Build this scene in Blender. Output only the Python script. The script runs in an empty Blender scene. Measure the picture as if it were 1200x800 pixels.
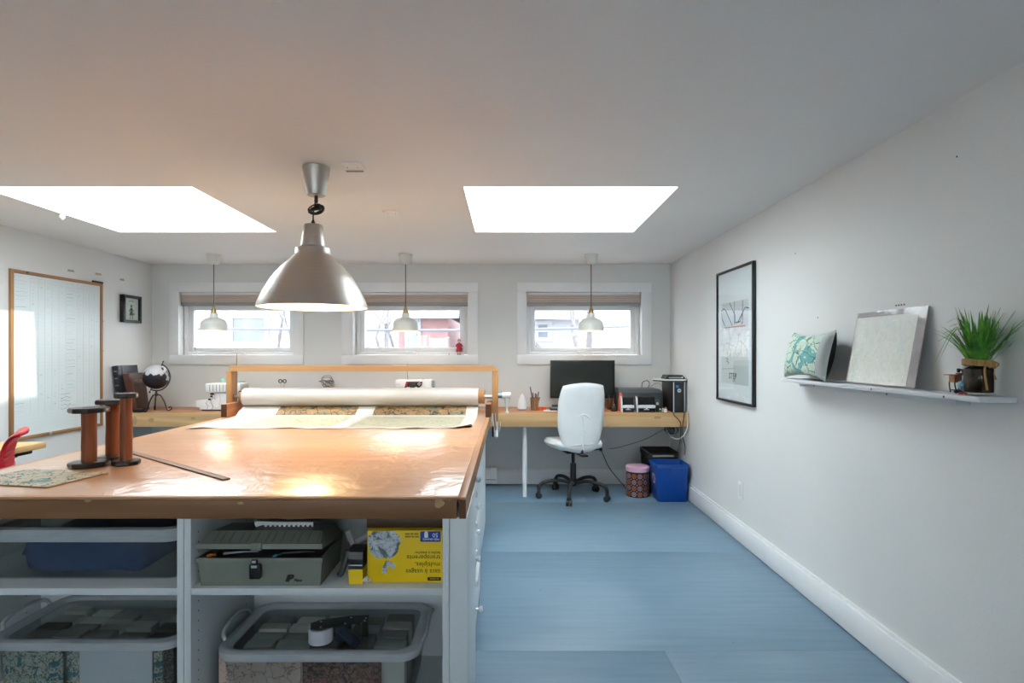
import bpy, bmesh, math, random
from mathutils import Matrix, Vector

random.seed(7)
PI = math.pi
SC = bpy.context.scene
COL = SC.collection

# ------------------------------------------------------------------ camera, sky, sun, exposure
H = 1.30            # camera height
F = 667.0           # focal length in pixels of the 1200 px wide frame
CX, CY = 596.0, 411.5

cam_d = bpy.data.cameras.new('camera')
cam_d.sensor_width = 36.0
cam_d.lens = 36.0 * F / 1200.0
cam_d.shift_x = (600.0 - CX) / 1200.0
cam_d.shift_y = (CY - 400.0) / 1200.0
cam_d.clip_start = 0.05
cam_o = bpy.data.objects.new('camera', cam_d)
cam_o.location = (0, 0, H)
cam_o.rotation_euler = (PI / 2, 0, 0)
COL.objects.link(cam_o)
SC.camera = cam_o

world = bpy.data.worlds.new('overcast_sky')
SC.world = world
world.use_nodes = True
bg = world.node_tree.nodes['Background']
bg.inputs['Color'].default_value = (0.93, 0.965, 1.0, 1)
bg.inputs['Strength'].default_value = 8.5

sun_d = bpy.data.lights.new('sun', 'SUN')
sun_d.energy = 2.2
sun_d.angle = math.radians(1.2)
sun_d.color = (1.0, 0.95, 0.87)
sun_o = bpy.data.objects.new('sun', sun_d)
sun_o.rotation_euler = Vector((-0.78, 0.03, -0.70)).to_track_quat('-Z', 'Y').to_euler()
sun_o.location = (6, 2, 9)
COL.objects.link(sun_o)

SC.view_settings.view_transform = 'Standard'
SC.view_settings.look = 'None'
SC.view_settings.gamma = 1.0
SC.view_settings.use_curve_mapping = False
SC.view_settings.exposure = 1.27
SC.cycles.use_denoising = True
SC.cycles.max_bounces = 12
SC.cycles.diffuse_bounces = 7
SC.cycles.glossy_bounces = 4
SC.cycles.transparent_max_bounces = 16
SC.cycles.caustics_reflective = False
SC.cycles.caustics_refractive = False
SC.cycles.sample_clamp_indirect = 6.0

# ------------------------------------------------------------------ helpers
XF = {}


def P(px, py, y):
    """point of the room at depth y that the photograph shows at pixel px, py"""
    return Vector(((px - CX) * y / F, y, H - (py - CY) * y / F))


def S(r, g, b):
    def f(c):
        c /= 255.0
        return c / 12.92 if c <= 0.04045 else ((c + 0.055) / 1.055) ** 2.4
    return (f(r), f(g), f(b), 1)


def cr(pts, n=8, closed=False):
    """Catmull-Rom through pts"""
    pts = [Vector(p) for p in pts]
    out = []
    m = len(pts)
    rng = m if closed else m - 1
    for i in range(rng):
        if closed:
            p0, p1, p2, p3 = pts[(i - 1) % m], pts[i], pts[(i + 1) % m], pts[(i + 2) % m]
        else:
            p0, p1, p2, p3 = pts[max(i - 1, 0)], pts[i], pts[i + 1], pts[min(i + 2, m - 1)]
        for k in range(n):
            t = k / n
            out.append(0.5 * ((2 * p1) + (p2 - p0) * t + (2 * p0 - 5 * p1 + 4 * p2 - p3) * t * t + (3 * p1 - p0 - 3 * p2 + p3) * t ** 3))
    if not closed:
        out.append(pts[-1])
    return out


class MB:
    def __init__(self):
        self.v, self.f, self.m = [], [], []

    def add(self, vs, fs, mi=0):
        o = len(self.v)
        self.v += [Vector(p) for p in vs]
        self.f += [tuple(i + o for i in f) for f in fs]
        self.m += [mi] * len(fs)
        return self

    def box(self, x0, x1, y0, y1, z0, z1, b=0.0, mi=0):
        if x1 < x0: x0, x1 = x1, x0
        if y1 < y0: y0, y1 = y1, y0
        if z1 < z0: z0, z1 = z1, z0
        if b <= 0:
            vs = [(x, y, z) for x in (x0, x1) for y in (y0, y1) for z in (z0, z1)]
            fs = [(0, 1, 3, 2), (4, 6, 7, 5), (0, 4, 5, 1), (2, 3, 7, 6), (0, 2, 6, 4), (1, 5, 7, 3)]
            return self.add(vs, fs, mi)
        b = min(b, 0.45 * min(x1 - x0, y1 - y0, z1 - z0))
        bm = bmesh.new()
        bmesh.ops.create_cube(bm, size=1.0)
        for v in bm.verts:
            v.co = ((x0 + x1) / 2 + v.co.x * (x1 - x0), (y0 + y1) / 2 + v.co.y * (y1 - y0), (z0 + z1) / 2 + v.co.z * (z1 - z0))
        bmesh.ops.bevel(bm, geom=list(bm.edges), offset=b, segments=2, affect='EDGES', profile=0.5)
        bm.verts.index_update()
        self.add([v.co.copy() for v in bm.verts], [tuple(v.index for v in f.verts) for f in bm.faces], mi)
        bm.free()
        return self

    def lathe(self, prof, c=(0, 0, 0), seg=24, mi=0, M=None, a0=0.0, sx=1.0, sy=1.0, cap=True):
        vs, fs = [], []
        n = len(prof)
        c = Vector(c)
        for k in range(seg):
            a = a0 + 2 * PI * k / seg
            for r, z in prof:
                p = Vector((r * math.cos(a) * sx, r * math.sin(a) * sy, z))
                if M is not None: p = M @ p
                vs.append(c + p)
        for k in range(seg):
            k2 = (k + 1) % seg
            for i in range(n - 1):
                fs.append((k * n + i, k2 * n + i, k2 * n + i + 1, k * n + i + 1))
        if cap and prof[0][0] > 1e-6:
            fs.append(tuple(k * n for k in reversed(range(seg))))
        if cap and prof[-1][0] > 1e-6:
            fs.append(tuple(k * n + n - 1 for k in range(seg)))
        return self.add(vs, fs, mi)

    def shell(self, prof, c=(0, 0, 0), seg=24, mi=0):
        """closed profile ring, no caps"""
        vs, fs = [], []
        n = len(prof)
        c = Vector(c)
        for k in range(seg):
            a = 2 * PI * k / seg
            for r, z in prof:
                vs.append(c + Vector((r * math.cos(a), r * math.sin(a), z)))
        for k in range(seg):
            k2 = (k + 1) % seg
            for i in range(n):
                j = (i + 1) % n
                fs.append((k * n + i, k2 * n + i, k2 * n + j, k * n + j))
        return self.add(vs, fs, mi)

    def tube(self, pts, r, seg=8, closed=False, mi=0, cap=True):
        pts = [Vector(p) for p in pts]
        n = len(pts)
        rs = r if isinstance(r, (list, tuple)) else [r] * n
        vs, fs = [], []
        up = None
        for i, p in enumerate(pts):
            if closed:
                d = pts[(i + 1) % n] - pts[(i - 1) % n]
            else:
                d = pts[min(i + 1, n - 1)] - pts[max(i - 1, 0)]
            if d.length < 1e-9: d = Vector((0, 0, 1))
            d.normalize()
            if up is None:
                up = d.orthogonal().normalized()
            else:
                up = (up - d * up.dot(d))
                up = up.normalized() if up.length > 1e-6 else d.orthogonal().normalized()
            s = d.cross(up)
            for k in range(seg):
                a = 2 * PI * k / seg
                vs.append(p + (up * math.cos(a) + s * math.sin(a)) * rs[i])
        for i in range(n if closed else n - 1):
            j = (i + 1) % n
            for k in range(seg):
                k2 = (k + 1) % seg
                fs.append((i * seg + k, i * seg + k2, j * seg + k2, j * seg + k))
        if cap and not closed:
            fs.append(tuple(reversed(range(seg))))
            fs.append(tuple((n - 1) * seg + k for k in range(seg)))
        return self.add(vs, fs, mi)

    def cyl(self, p0, p1, r, seg=16, r2=None, mi=0):
        return self.tube([p0, p1], [r, r if r2 is None else r2], seg, mi=mi)

    def sphere(self, c, r, seg=16, mi=0, sz=1.0):
        n = max(6, seg // 2)
        prof = [(max(0.0, r * math.sin(PI * i / n)) if 0 < i < n else 0.0, -r * sz * math.cos(PI * i / n)) for i in range(n + 1)]
        return self.lathe(prof, c, seg, mi)

    def prism(self, poly, d0, d1, O=(0, 0, 0), A=(1, 0, 0), B=(0, 0, 1), C=(0, 1, 0), mi=0):
        """polygon in the plane O + a*A + b*B, swept along C from d0 to d1"""
        O, A, B, C = Vector(O), Vector(A), Vector(B), Vector(C)
        n = len(poly)
        vs = [O + A * a + B * b + C * d0 for a, b in poly] + [O + A * a + B * b + C * d1 for a, b in poly]
        fs = [tuple(range(n)), tuple(reversed(range(n, 2 * n)))]
        for i in range(n):
            j = (i + 1) % n
            fs.append((i, i + n, j + n, j))
        return self.add(vs, fs, mi)

    def cushion(self, fn, th, nu=16, nv=16, mat_fn=None):
        """closed padded shape: fn(u, v) -> centre point and normal, th(u, v) -> half thickness, u, v in -1..1"""
        vs, fs, mi = [], [], []
        idx = {}
        for side in (0, 1):
            for i in range(nu + 1):
                for j in range(nv + 1):
                    edge = i in (0, nu) or j in (0, nv)
                    if side and edge:
                        idx[(1, i, j)] = idx[(0, i, j)]
                        continue
                    u, v = -1 + 2 * i / nu, -1 + 2 * j / nv
                    p, n = fn(u, v)
                    idx[(side, i, j)] = len(vs)
                    vs.append(Vector(p) + Vector(n) * (th(u, v) * (1 if side == 0 else -1) if not edge else 0.0))
        for side in (0, 1):
            for i in range(nu):
                for j in range(nv):
                    q = (idx[(side, i, j)], idx[(side, i + 1, j)], idx[(side, i + 1, j + 1)], idx[(side, i, j + 1)])
                    fs.append(q if side == 0 else tuple(reversed(q)))
                    mi.append(mat_fn(side, -1 + (2 * i + 1) / nu, -1 + (2 * j + 1) / nv) if mat_fn else 0)
        o = len(self.v)
        self.v += vs
        self.f += [tuple(a + o for a in f) for f in fs]
        self.m += mi
        return self

    def xf(self, M):
        self.v = [M @ p for p in self.v]
        return self

    def build(self, name, mats, parent=None, loc=None, world=True, smooth=35, kind=None, label=None, fix=True):
        """ONE mesh object.  world: the points are room coordinates, else coordinates of the parent thing"""
        me = bpy.data.meshes.new(name)
        vs = self.v
        if parent is not None and world:
            I = XF[parent.name].inverted()
            vs = [I @ p for p in vs]
        elif parent is None and loc is not None:
            L = Vector(loc)
            vs = [p - L for p in vs]
        me.from_pydata([tuple(p) for p in vs], [], self.f)
        mats = mats if isinstance(mats, (list, tuple)) else [mats]
        for m in mats: me.materials.append(m)
        for p, i in zip(me.polygons, self.m): p.material_index = i
        if fix:
            bm = bmesh.new(); bm.from_mesh(me)
            bmesh.ops.recalc_face_normals(bm, faces=bm.faces)
            bm.to_mesh(me); bm.free()
        if smooth:
            me.polygons.foreach_set('use_smooth', [True] * len(me.polygons))
            me.set_sharp_from_angle(angle=math.radians(smooth))
        o = bpy.data.objects.new(name, me)
        COL.objects.link(o)
        if parent is not None:
            o.parent = parent
            XF[o.name] = XF[parent.name]
        else:
            if loc is not None: o.location = loc
            XF[o.name] = Matrix.Translation(Vector(loc) if loc is not None else Vector((0, 0, 0)))
        if kind: o['kind'] = kind
        if label: o['label'] = label
        return o


def tag(o, label, cat, group=None):
    o['label'] = label
    o['category'] = cat
    if group: o['group'] = group
    return o


def thing(name, label, cat, loc=(0, 0, 0), rz=0.0, group=None):
    o = bpy.data.objects.new(name, None)
    o.empty_display_size = 0.1
    COL.objects.link(o)
    o.location = loc
    o.rotation_euler = (0, 0, rz)
    XF[o.name] = Matrix.Translation(Vector(loc)) @ Matrix.Rotation(rz, 4, 'Z')
    return tag(o, label, cat, group)


def struct_empty(name, loc):
    o = bpy.data.objects.new(name, None)
    COL.objects.link(o)
    o.location = loc
    o['kind'] = 'structure'
    XF[o.name] = Matrix.Translation(Vector(loc))
    return o


def frame_m(o, right, up):
    r = Vector(right).normalized(); u = Vector(up).normalized(); n = r.cross(u).normalized(); u = n.cross(r)
    return Matrix(((r.x, u.x, n.x, o[0]), (r.y, u.y, n.y, o[1]), (r.z, u.z, n.z, o[2]), (0, 0, 0, 1)))


def text(body, size, parent, M, m, align='LEFT', name='lettering', shear=0.0, extrude=0.0003, bold=0.0, spacing=1.0):
    """M is the room matrix of the baseline frame"""
    cu = bpy.data.curves.new(name, 'FONT')
    cu.body = body
    cu.size = size
    cu.align_x = align
    cu.shear = shear
    cu.extrude = extrude
    cu.offset = bold
    cu.space_character = spacing
    cu.resolution_u = 3
    cu.materials.append(m)
    tmp = bpy.data.objects.new(name, cu)
    me = bpy.data.meshes.new_from_object(tmp)
    me.materials.clear(); me.materials.append(m)
    bpy.data.objects.remove(tmp)
    bpy.data.curves.remove(cu)
    o = bpy.data.objects.new(name, me)
    COL.objects.link(o)
    o.parent = parent
    o.matrix_local = XF[parent.name].inverted() @ M
    return o


def copy_tree(o, parent=None):
    c = o.copy()
    COL.objects.link(c)
    if parent is not None: c.parent = parent
    XF[c.name] = XF.get(o.name, Matrix())
    for ch in [k for k in o.children]:
        copy_tree(ch, c)
    return c


# ------------------------------------------------------------------ materials
def _new(name):
    m = bpy.data.materials.new(name)
    m.use_nodes = True
    nt = m.node_tree
    return m, nt, nt.nodes['Principled BSDF'], nt.nodes, nt.links


def ramp(nt, stops, interp='LINEAR'):
    r = nt.nodes.new('ShaderNodeValToRGB')
    r.color_ramp.interpolation = interp
    e = r.color_ramp.elements
    while len(e) < len(stops): e.new(0.5)
    for k, (p, c) in enumerate(stops):
        e[k].position = p
        e[k].color = c
    return r


def coords(nt, scale=(1, 1, 1), rot=(0, 0, 0), kind='Object'):
    t = nt.nodes.new('ShaderNodeTexCoord')
    mp = nt.nodes.new('ShaderNodeMapping')
    mp.inputs['Scale'].default_value = scale
    mp.inputs['Rotation'].default_value = rot
    nt.links.new(t.outputs[kind], mp.inputs['Vector'])
    return mp


def plain(name, col, rough=0.5, metal=0.0, var=0.06, vscale=6.0, bump=0.0, bscale=60.0, spec=0.5, coat=0.0, emit=None, estr=0.0):
    m, nt, b, N, L = _new(name)
    b.inputs['Roughness'].default_value = rough
    b.inputs['Metallic'].default_value = metal
    b.inputs['Specular IOR Level'].default_value = spec
    b.inputs['Coat Weight'].default_value = coat
    mp = coords(nt)
    if var > 0:
        n = N.new('ShaderNodeTexNoise')
        n.inputs['Scale'].default_value = vscale
        n.inputs['Detail'].default_value = 4
        L.new(mp.outputs[0], n.inputs['Vector'])
        lo = tuple(c * (1 - var) for c in col[:3]) + (1,)
        hi = tuple(min(1, c * (1 + var)) for c in col[:3]) + (1,)
        r = ramp(nt, [(0.3, lo), (0.7, hi)])
        L.new(n.outputs['Fac'], r.inputs[0])
        L.new(r.outputs[0], b.inputs['Base Color'])
    else:
        b.inputs['Base Color'].default_value = col
    if bump > 0:
        n2 = N.new('ShaderNodeTexNoise')
        n2.inputs['Scale'].default_value = bscale
        n2.inputs['Detail'].default_value = 5
        L.new(mp.outputs[0], n2.inputs['Vector'])
        bp = N.new('ShaderNodeBump')
        bp.inputs['Strength'].default_value = 1.0
        bp.inputs['Distance'].default_value = bump
        L.new(n2.outputs['Fac'], bp.inputs['Height'])
        L.new(bp.outputs[0], b.inputs['Normal'])
    if emit:
        b.inputs['Emission Color'].default_value = emit
        b.inputs['Emission Strength'].default_value = estr
    return m


def wood(name, c1, c2, axis='x', rough=0.45, scale=1.0, bump=0.0006, wavy=0.0, wavyscale=10.0, knots=0.25, spec=0.5, coat=0.0):
    m, nt, b, N, L = _new(name)
    b.inputs['Coat Weight'].default_value = coat
    b.inputs['Coat Roughness'].default_value = 0.2
    b.inputs['Roughness'].default_value = rough
    b.inputs['Specular IOR Level'].default_value = spec
    lo, hi = 1.6 * scale, 26.0 * scale
    sc = {'x': (lo, hi, hi), 'y': (hi, lo, hi), 'z': (hi, hi, lo)}[axis]
    mp = coords(nt, sc)
    n = N.new('ShaderNodeTexNoise')
    n.inputs['Scale'].default_value = 1.0
    n.inputs['Detail'].default_value = 7
    n.inputs['Distortion'].default_value = 0.8
    L.new(mp.outputs[0], n.inputs['Vector'])
    r = ramp(nt, [(0.28, c1), (0.72, c2)])
    L.new(n.outputs['Fac'], r.inputs[0])
    mp2 = coords(nt, tuple(s * 0.22 for s in sc))
    n2 = N.new('ShaderNodeTexNoise')
    n2.inputs['Scale'].default_value = 1.0
    n2.inputs['Detail'].default_value = 3
    L.new(mp2.outputs[0], n2.inputs['Vector'])
    mx = N.new('ShaderNodeMixRGB'); mx.blend_type = 'MULTIPLY'
    r2 = ramp(nt, [(0.35, (1 - knots, 1 - knots * 1.15, 1 - knots * 1.3, 1)), (0.65, (1, 1, 1, 1))])
    L.new(n2.outputs['Fac'], r2.inputs[0])
    mx.inputs[0].default_value = 1.0
    L.new(r.outputs[0], mx.inputs[1]); L.new(r2.outputs[0], mx.inputs[2])
    L.new(mx.outputs[0], b.inputs['Base Color'])
    bp = N.new('ShaderNodeBump')
    bp.inputs['Distance'].default_value = bump
    L.new(n.outputs['Fac'], bp.inputs['Height'])
    if wavy > 0:
        mp3 = coords(nt)
        n3 = N.new('ShaderNodeTexNoise')
        n3.inputs['Scale'].default_value = wavyscale
        n3.inputs['Detail'].default_value = 4
        n3.inputs['Distortion'].default_value = 0.6
        L.new(mp3.outputs[0], n3.inputs['Vector'])
        bp2 = N.new('ShaderNodeBump')
        bp2.inputs['Distance'].default_value = wavy
        L.new(n3.outputs['Fac'], bp2.inputs['Height'])
        L.new(bp2.outputs[0], bp.inputs['Normal'])
        L.new(bp2.outputs[0], b.inputs['Coat Normal'])
    L.new(bp.outputs[0], b.inputs['Normal'])
    return m


def map_mat(name, land, alt, water, line, scale=10.0, wfrac=0.38, lw=0.03, rough=0.6, contour=0.0, coat=0.0, roads=1.5):
    """paper printed with a map: land tints, water, roads"""
    m, nt, b, N, L = _new(name)
    b.inputs['Roughness'].default_value = rough
    b.inputs['Coat Weight'].default_value = coat
    b.inputs['Coat Roughness'].default_value = 0.12
    mp = coords(nt)
    n = N.new('ShaderNodeTexNoise'); n.inputs['Scale'].default_value = scale; n.inputs['Detail'].default_value = 6; n.inputs['Distortion'].default_value = 0.7
    L.new(mp.outputs[0], n.inputs['Vector'])
    r = ramp(nt, [(0.0, water), (wfrac, water), (wfrac + 0.02, land), (0.62, alt), (0.9, land)])
    L.new(n.outputs['Fac'], r.inputs[0])
    n2 = N.new('ShaderNodeTexNoise'); n2.inputs['Scale'].default_value = scale * 2.2; n2.inputs['Detail'].default_value = 3
    L.new(mp.outputs[0], n2.inputs['Vector'])
    ad = N.new('ShaderNodeVectorMath'); ad.operation = 'MULTIPLY_ADD'
    ad.inputs[1].default_value = (0.06, 0.06, 0.06)
    L.new(n2.outputs['Color'], ad.inputs[0]); L.new(mp.outputs[0], ad.inputs[2])
    v = N.new('ShaderNodeTexVoronoi'); v.feature = 'DISTANCE_TO_EDGE'; v.inputs['Scale'].default_value = scale * roads
    L.new(ad.outputs[0], v.inputs['Vector'])
    lt = N.new('ShaderNodeMath'); lt.operation = 'LESS_THAN'; lt.inputs[1].default_value = lw
    L.new(v.outputs['Distance'], lt.inputs[0])
    mx = N.new('ShaderNodeMixRGB'); L.new(lt.outputs[0], mx.inputs[0]); L.new(r.outputs[0], mx.inputs[1]); mx.inputs[2].default_value = line
    out = mx
    if contour > 0:
        w = N.new('ShaderNodeMath'); w.operation = 'MULTIPLY'; w.inputs[1].default_value = 14.0
        L.new(n.outputs['Fac'], w.inputs[0])
        fr = N.new('ShaderNodeMath'); fr.operation = 'FRACT'; L.new(w.outputs[0], fr.inputs[0])
        l2 = N.new('ShaderNodeMath'); l2.operation = 'LESS_THAN'; l2.inputs[1].default_value = 0.18; L.new(fr.outputs[0], l2.inputs[0])
        m3 = N.new('ShaderNodeMath'); m3.operation = 'MULTIPLY'; m3.inputs[1].default_value = contour; L.new(l2.outputs[0], m3.inputs[0])
        mx2 = N.new('ShaderNodeMixRGB'); L.new(m3.outputs[0], mx2.inputs[0]); L.new(mx.outputs[0], mx2.inputs[1]); mx2.inputs[2].default_value = line
        out = mx2
    L.new(out.outputs[0], b.inputs['Base Color'])
    return m


def clear(name, tint, opaque=None, fac=0.0, rough=0.05, gloss=1.0):
    """see-through sheet: tinted transparency, surface gloss, and an optional cloudy share"""
    m = bpy.data.materials.new(name)
    m.use_nodes = True
    nt = m.node_tree
    N, L = nt.nodes, nt.links
    N.remove(N['Principled BSDF'])
    out = N['Material Output']
    t = N.new('ShaderNodeBsdfTransparent'); t.inputs[0].default_value = tint
    cur = t.outputs[0]
    if fac > 0:
        d = N.new('ShaderNodeBsdfPrincipled'); d.inputs['Base Color'].default_value = opaque; d.inputs['Roughness'].default_value = 0.4
        no = N.new('ShaderNodeTexNoise'); no.inputs['Scale'].default_value = 9.0
        mt = N.new('ShaderNodeMath'); mt.operation = 'MULTIPLY_ADD'; mt.inputs[1].default_value = fac * 0.4; mt.inputs[2].default_value = fac * 0.8
        L.new(no.outputs['Fac'], mt.inputs[0])
        mx = N.new('ShaderNodeMixShader'); L.new(mt.outputs[0], mx.inputs[0])
        L.new(cur, mx.inputs[1]); L.new(d.outputs[0], mx.inputs[2]); cur = mx.outputs[0]
    g = N.new('ShaderNodeBsdfGlossy'); g.inputs['Roughness'].default_value = rough
    fr = N.new('ShaderNodeFresnel'); fr.inputs['IOR'].default_value = 1.45
    ge = N.new('ShaderNodeNewGeometry')
    fc = N.new('ShaderNodeMath'); fc.operation = 'MULTIPLY_ADD'; fc.inputs[1].default_value = -gloss; fc.inputs[2].default_value = gloss
    L.new(ge.outputs['Backfacing'], fc.inputs[0])
    ml = N.new('ShaderNodeMath'); ml.operation = 'MULTIPLY'; L.new(fr.outputs[0], ml.inputs[0]); L.new(fc.outputs[0], ml.inputs[1])
    mx2 = N.new('ShaderNodeMixShader'); L.new(ml.outputs[0], mx2.inputs[0]); L.new(cur, mx2.inputs[1]); L.new(g.outputs[0], mx2.inputs[2])
    L.new(mx2.outputs[0], out.inputs['Surface'])
    return m


M_wall = plain('light_gray_wall_paint', (0.67, 0.675, 0.665, 1), 0.55, var=0.025, vscale=1.6, bump=0.0006, bscale=90)
M_ceil = plain('white_ceiling_paint', (0.80, 0.79, 0.775, 1), 0.7, var=0.02, vscale=1.2, bump=0.0006, bscale=70)
M_trim = plain('white_trim_paint', (0.76, 0.77, 0.78, 1), 0.38, var=0.02, bump=0.0003, bscale=40)
M_vinyl = plain('white_vinyl', (0.76, 0.77, 0.78, 1), 0.3, var=0.01)
M_white = plain('white_plastic', (0.76, 0.77, 0.77, 1), 0.32, var=0.01)
M_enam = plain('white_enamel', (0.80, 0.80, 0.77, 1), 0.25, var=0.01)
M_mel = plain('white_melamine', (0.66, 0.69, 0.71, 1), 0.35, var=0.02, vscale=3)
M_black = plain('black_plastic', (0.012, 0.012, 0.013, 1), 0.38, var=0.1)
M_blackm = plain('black_powder_coat', (0.015, 0.015, 0.016, 1), 0.45, var=0.1, bump=0.0002, bscale=200)
M_dark = plain('dark_gray_plastic', (0.045, 0.047, 0.05, 1), 0.45, var=0.1)
M_grey = plain('gray_plastic', (0.30, 0.31, 0.32, 1), 0.4, var=0.06)
M_steel = plain('brushed_steel', (0.55, 0.55, 0.55, 1), 0.3, metal=1.0, var=0.05)
M_brass = plain('brass', (0.40, 0.28, 0.13, 1), 0.35, metal=1.0, var=0.05)
M_screen = plain('dark_screen', (0.006, 0.010, 0.008, 1), 0.25, var=0.0)
M_glass = clear('window_glass', (0.55, 0.56, 0.57, 1), rough=0.02, gloss=0.8)
M_skyglass = clear('skylight_glass', (0.86, 0.90, 0.91, 1), rough=0.03, gloss=0.8)
M_tubp = clear('cloudy_clear_plastic', (0.86, 0.88, 0.88, 1), S(190, 195, 195), 0.035, rough=0.18, gloss=0.8)
M_tubrim = clear('frosted_plastic_rim', (0.7, 0.72, 0.74, 1), S(195, 200, 203), 0.72, rough=0.25, gloss=0.8)
M_wrap = clear('clear_wrap', (0.97, 0.97, 0.97, 1), S(236, 236, 238), 0.05, rough=0.10, gloss=1.8)
M_jar = clear('jar_glass', (0.93, 0.95, 0.94, 1), rough=0.04, gloss=0.7)
M_film = clear('translucent_paper_film', (0.90, 0.86, 0.82, 1), S(240, 232, 224), 0.42, rough=0.3)
M_paper = plain('white_paper', (0.78, 0.77, 0.75, 1), 0.6, var=0.03)
M_paperroll = plain('white_paper_roll', (0.58, 0.54, 0.50, 1), 0.45, var=0.03, vscale=3)
M_card = wood('brown_cardboard', S(160, 116, 76), S(188, 142, 100), 'x', 0.8, 0.4, 0.0002, knots=0.1)

# ------------------------------------------------------------------ structure
XL, XR = -3.494, 1.583
YB, YF = 5.576, -2.6
T_ = 0.14


def ZC(y): return 2.155 + 0.0095 * (YB - y)


def cells(cuts_a, cuts_b, holes):
    ca, cb = sorted(set(cuts_a)), sorted(set(cuts_b))
    for i in range(len(ca) - 1):
        for j in range(len(cb) - 1):
            a, b = (ca[i] + ca[i + 1]) / 2, (cb[j] + cb[j + 1]) / 2
            if not any(h[0] < a < h[1] and h[2] < b < h[3] for h in holes):
                yield ca[i], ca[i + 1], cb[j], cb[j + 1]


def slab(axis, d0, d1, a0, a1, b0, b1, holes):
    """a slab with rectangular holes as ONE closed surface; axis is the thin direction"""
    ca = [a0, a1] + [h[0] for h in holes] + [h[1] for h in holes]
    cb = [b0, b1] + [h[2] for h in holes] + [h[3] for h in holes]
    mb = MB()

    def pt(d, a, b):
        return {'y': (a, d, b), 'x': (d, a, b), 'z': (a, b, d)}[axis]
    for (p, q, r, s) in cells(ca, cb, holes):
        for d in (d0, d1):
            mb.add([pt(d, p, r), pt(d, q, r), pt(d, q, s), pt(d, p, s)], [(0, 1, 2, 3)])
    for (p, q, r, s) in [(a0, a1, b0, b1)] + list(holes):
        for (u, v) in (((p, r), (q, r)), ((q, r), (q, s)), ((q, s), (p, s)), ((p, s), (p, r))):
            mb.add([pt(d0, *u), pt(d0, *v), pt(d1, *v), pt(d1, *u)], [(0, 1, 2, 3)])
    return mb


def merge(o):
    bm = bmesh.new(); bm.from_mesh(o.data)
    bmesh.ops.remove_doubles(bm, verts=bm.verts, dist=1e-5)
    bmesh.ops.recalc_face_normals(bm, faces=bm.faces)
    bm.to_mesh(o.data); bm.free()
    return o


# window openings: casing opening px x0, x1
WIN = [(210.5, 345.5), (414.5, 548.5), (617.0, 751.5)]
wz1 = P(0, 342.3, YB).z
wz0 = P(0, 415.7, YB).z
wins = [(P(a, 0, YB).x, P(b, 0, YB).x, wz0, wz1) for a, b in WIN]
merge(slab('y', YB, YB + 0.20, XL - T_, XR + T_, -0.02, 2.62, wins).build('wall_back', M_wall, kind='structure', smooth=0))
MB().box(XL - T_, XL, YF - T_, YB, -0.02, 2.62).build('wall_left', M_wall, kind='structure', smooth=0)
MB().box(XR, XR + T_, YF - T_, YB, -0.02, 2.62).build('wall_right', M_wall, kind='structure', smooth=0)
REAR_FILL = [(-2.6, -1.4, 1.27, 1.95), (-0.5, 0.7, 1.27, 1.95)]
merge(slab('y', YF - T_, YF, XL, XR, -0.02, 2.62, REAR_FILL).build('wall_rear', M_wall, kind='structure', smooth=0))

# ceiling and roof slab with the two skylight shafts
SKY = [(-2.834, -1.692, 3.042, 4.150), (-0.241, 0.908, 3.042, 4.150)]
SH = 0.33
c = slab('z', 0.0, SH, XL - 0.02, XR + 0.02, YF - 0.02, YB + 0.02, SKY)
c.v = [Vector((p.x, p.y, p.z + ZC(p.y))) for p in c.v]
merge(c.build('ceiling', M_ceil, kind='structure', smooth=0))

for k, (x0, x1, y0, y1) in enumerate(SKY):
    zt = ZC(y0) + SH
    w = struct_empty('window_%d' % (k + 4), ((x0 + x1) / 2, (y0 + y1) / 2, zt))
    m = MB()
    fr = 0.035
    m.box(x0 - 0.05, x0 + 0.008, y0 - 0.05, y1 + 0.05, zt, zt + 0.06, 0.004)
    m.box(x1 - 0.008, x1 + 0.05, y0 - 0.05, y1 + 0.05, zt, zt + 0.06, 0.004)
    m.box(x0 + 0.008, x1 - 0.008, y0 - 0.05, y0 + 0.008, zt, zt + 0.06, 0.004)
    m.box(x0 + 0.008, x1 - 0.008, y1 - 0.008, y1 + 0.05, zt, zt + 0.06, 0.004)
    m.build('skylight_frame', M_vinyl, w)
    MB().box(x0 - 0.02, x1 + 0.02, y0 - 0.02, y1 + 0.02, zt + 0.061, zt + 0.067).build('pane', M_skyglass, w, smooth=0)

# unseen rear windows, added behind the camera to light the front of the room
for k, (x0, x1, z0, z1) in enumerate(REAR_FILL):
    w = struct_empty('window_%d' % (k + 6), ((x0 + x1) / 2, YF, z0))
    m = MB()
    m.box(x0, x0 + 0.05, YF - 0.12, YF + 0.01, z0, z1, 0.004).box(x1 - 0.05, x1, YF - 0.12, YF + 0.01, z0, z1, 0.004)
    m.box(x0 + 0.05, x1 - 0.05, YF - 0.12, YF + 0.01, z0, z0 + 0.05, 0.004).box(x0 + 0.05, x1 - 0.05, YF - 0.12, YF + 0.01, z1 - 0.05, z1, 0.004)
    m.box((x0 + x1) / 2 - 0.02, (x0 + x1) / 2 + 0.02, YF - 0.1, YF - 0.02, z0 + 0.05, z1 - 0.05, 0.004)
    m.build('window_frame', M_vinyl, w)
    MB().box(x0 + 0.05, x1 - 0.05, YF - 0.07, YF - 0.064, z0 + 0.05, z1 - 0.05).build('pane', M_skyglass, w, smooth=0)

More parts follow.
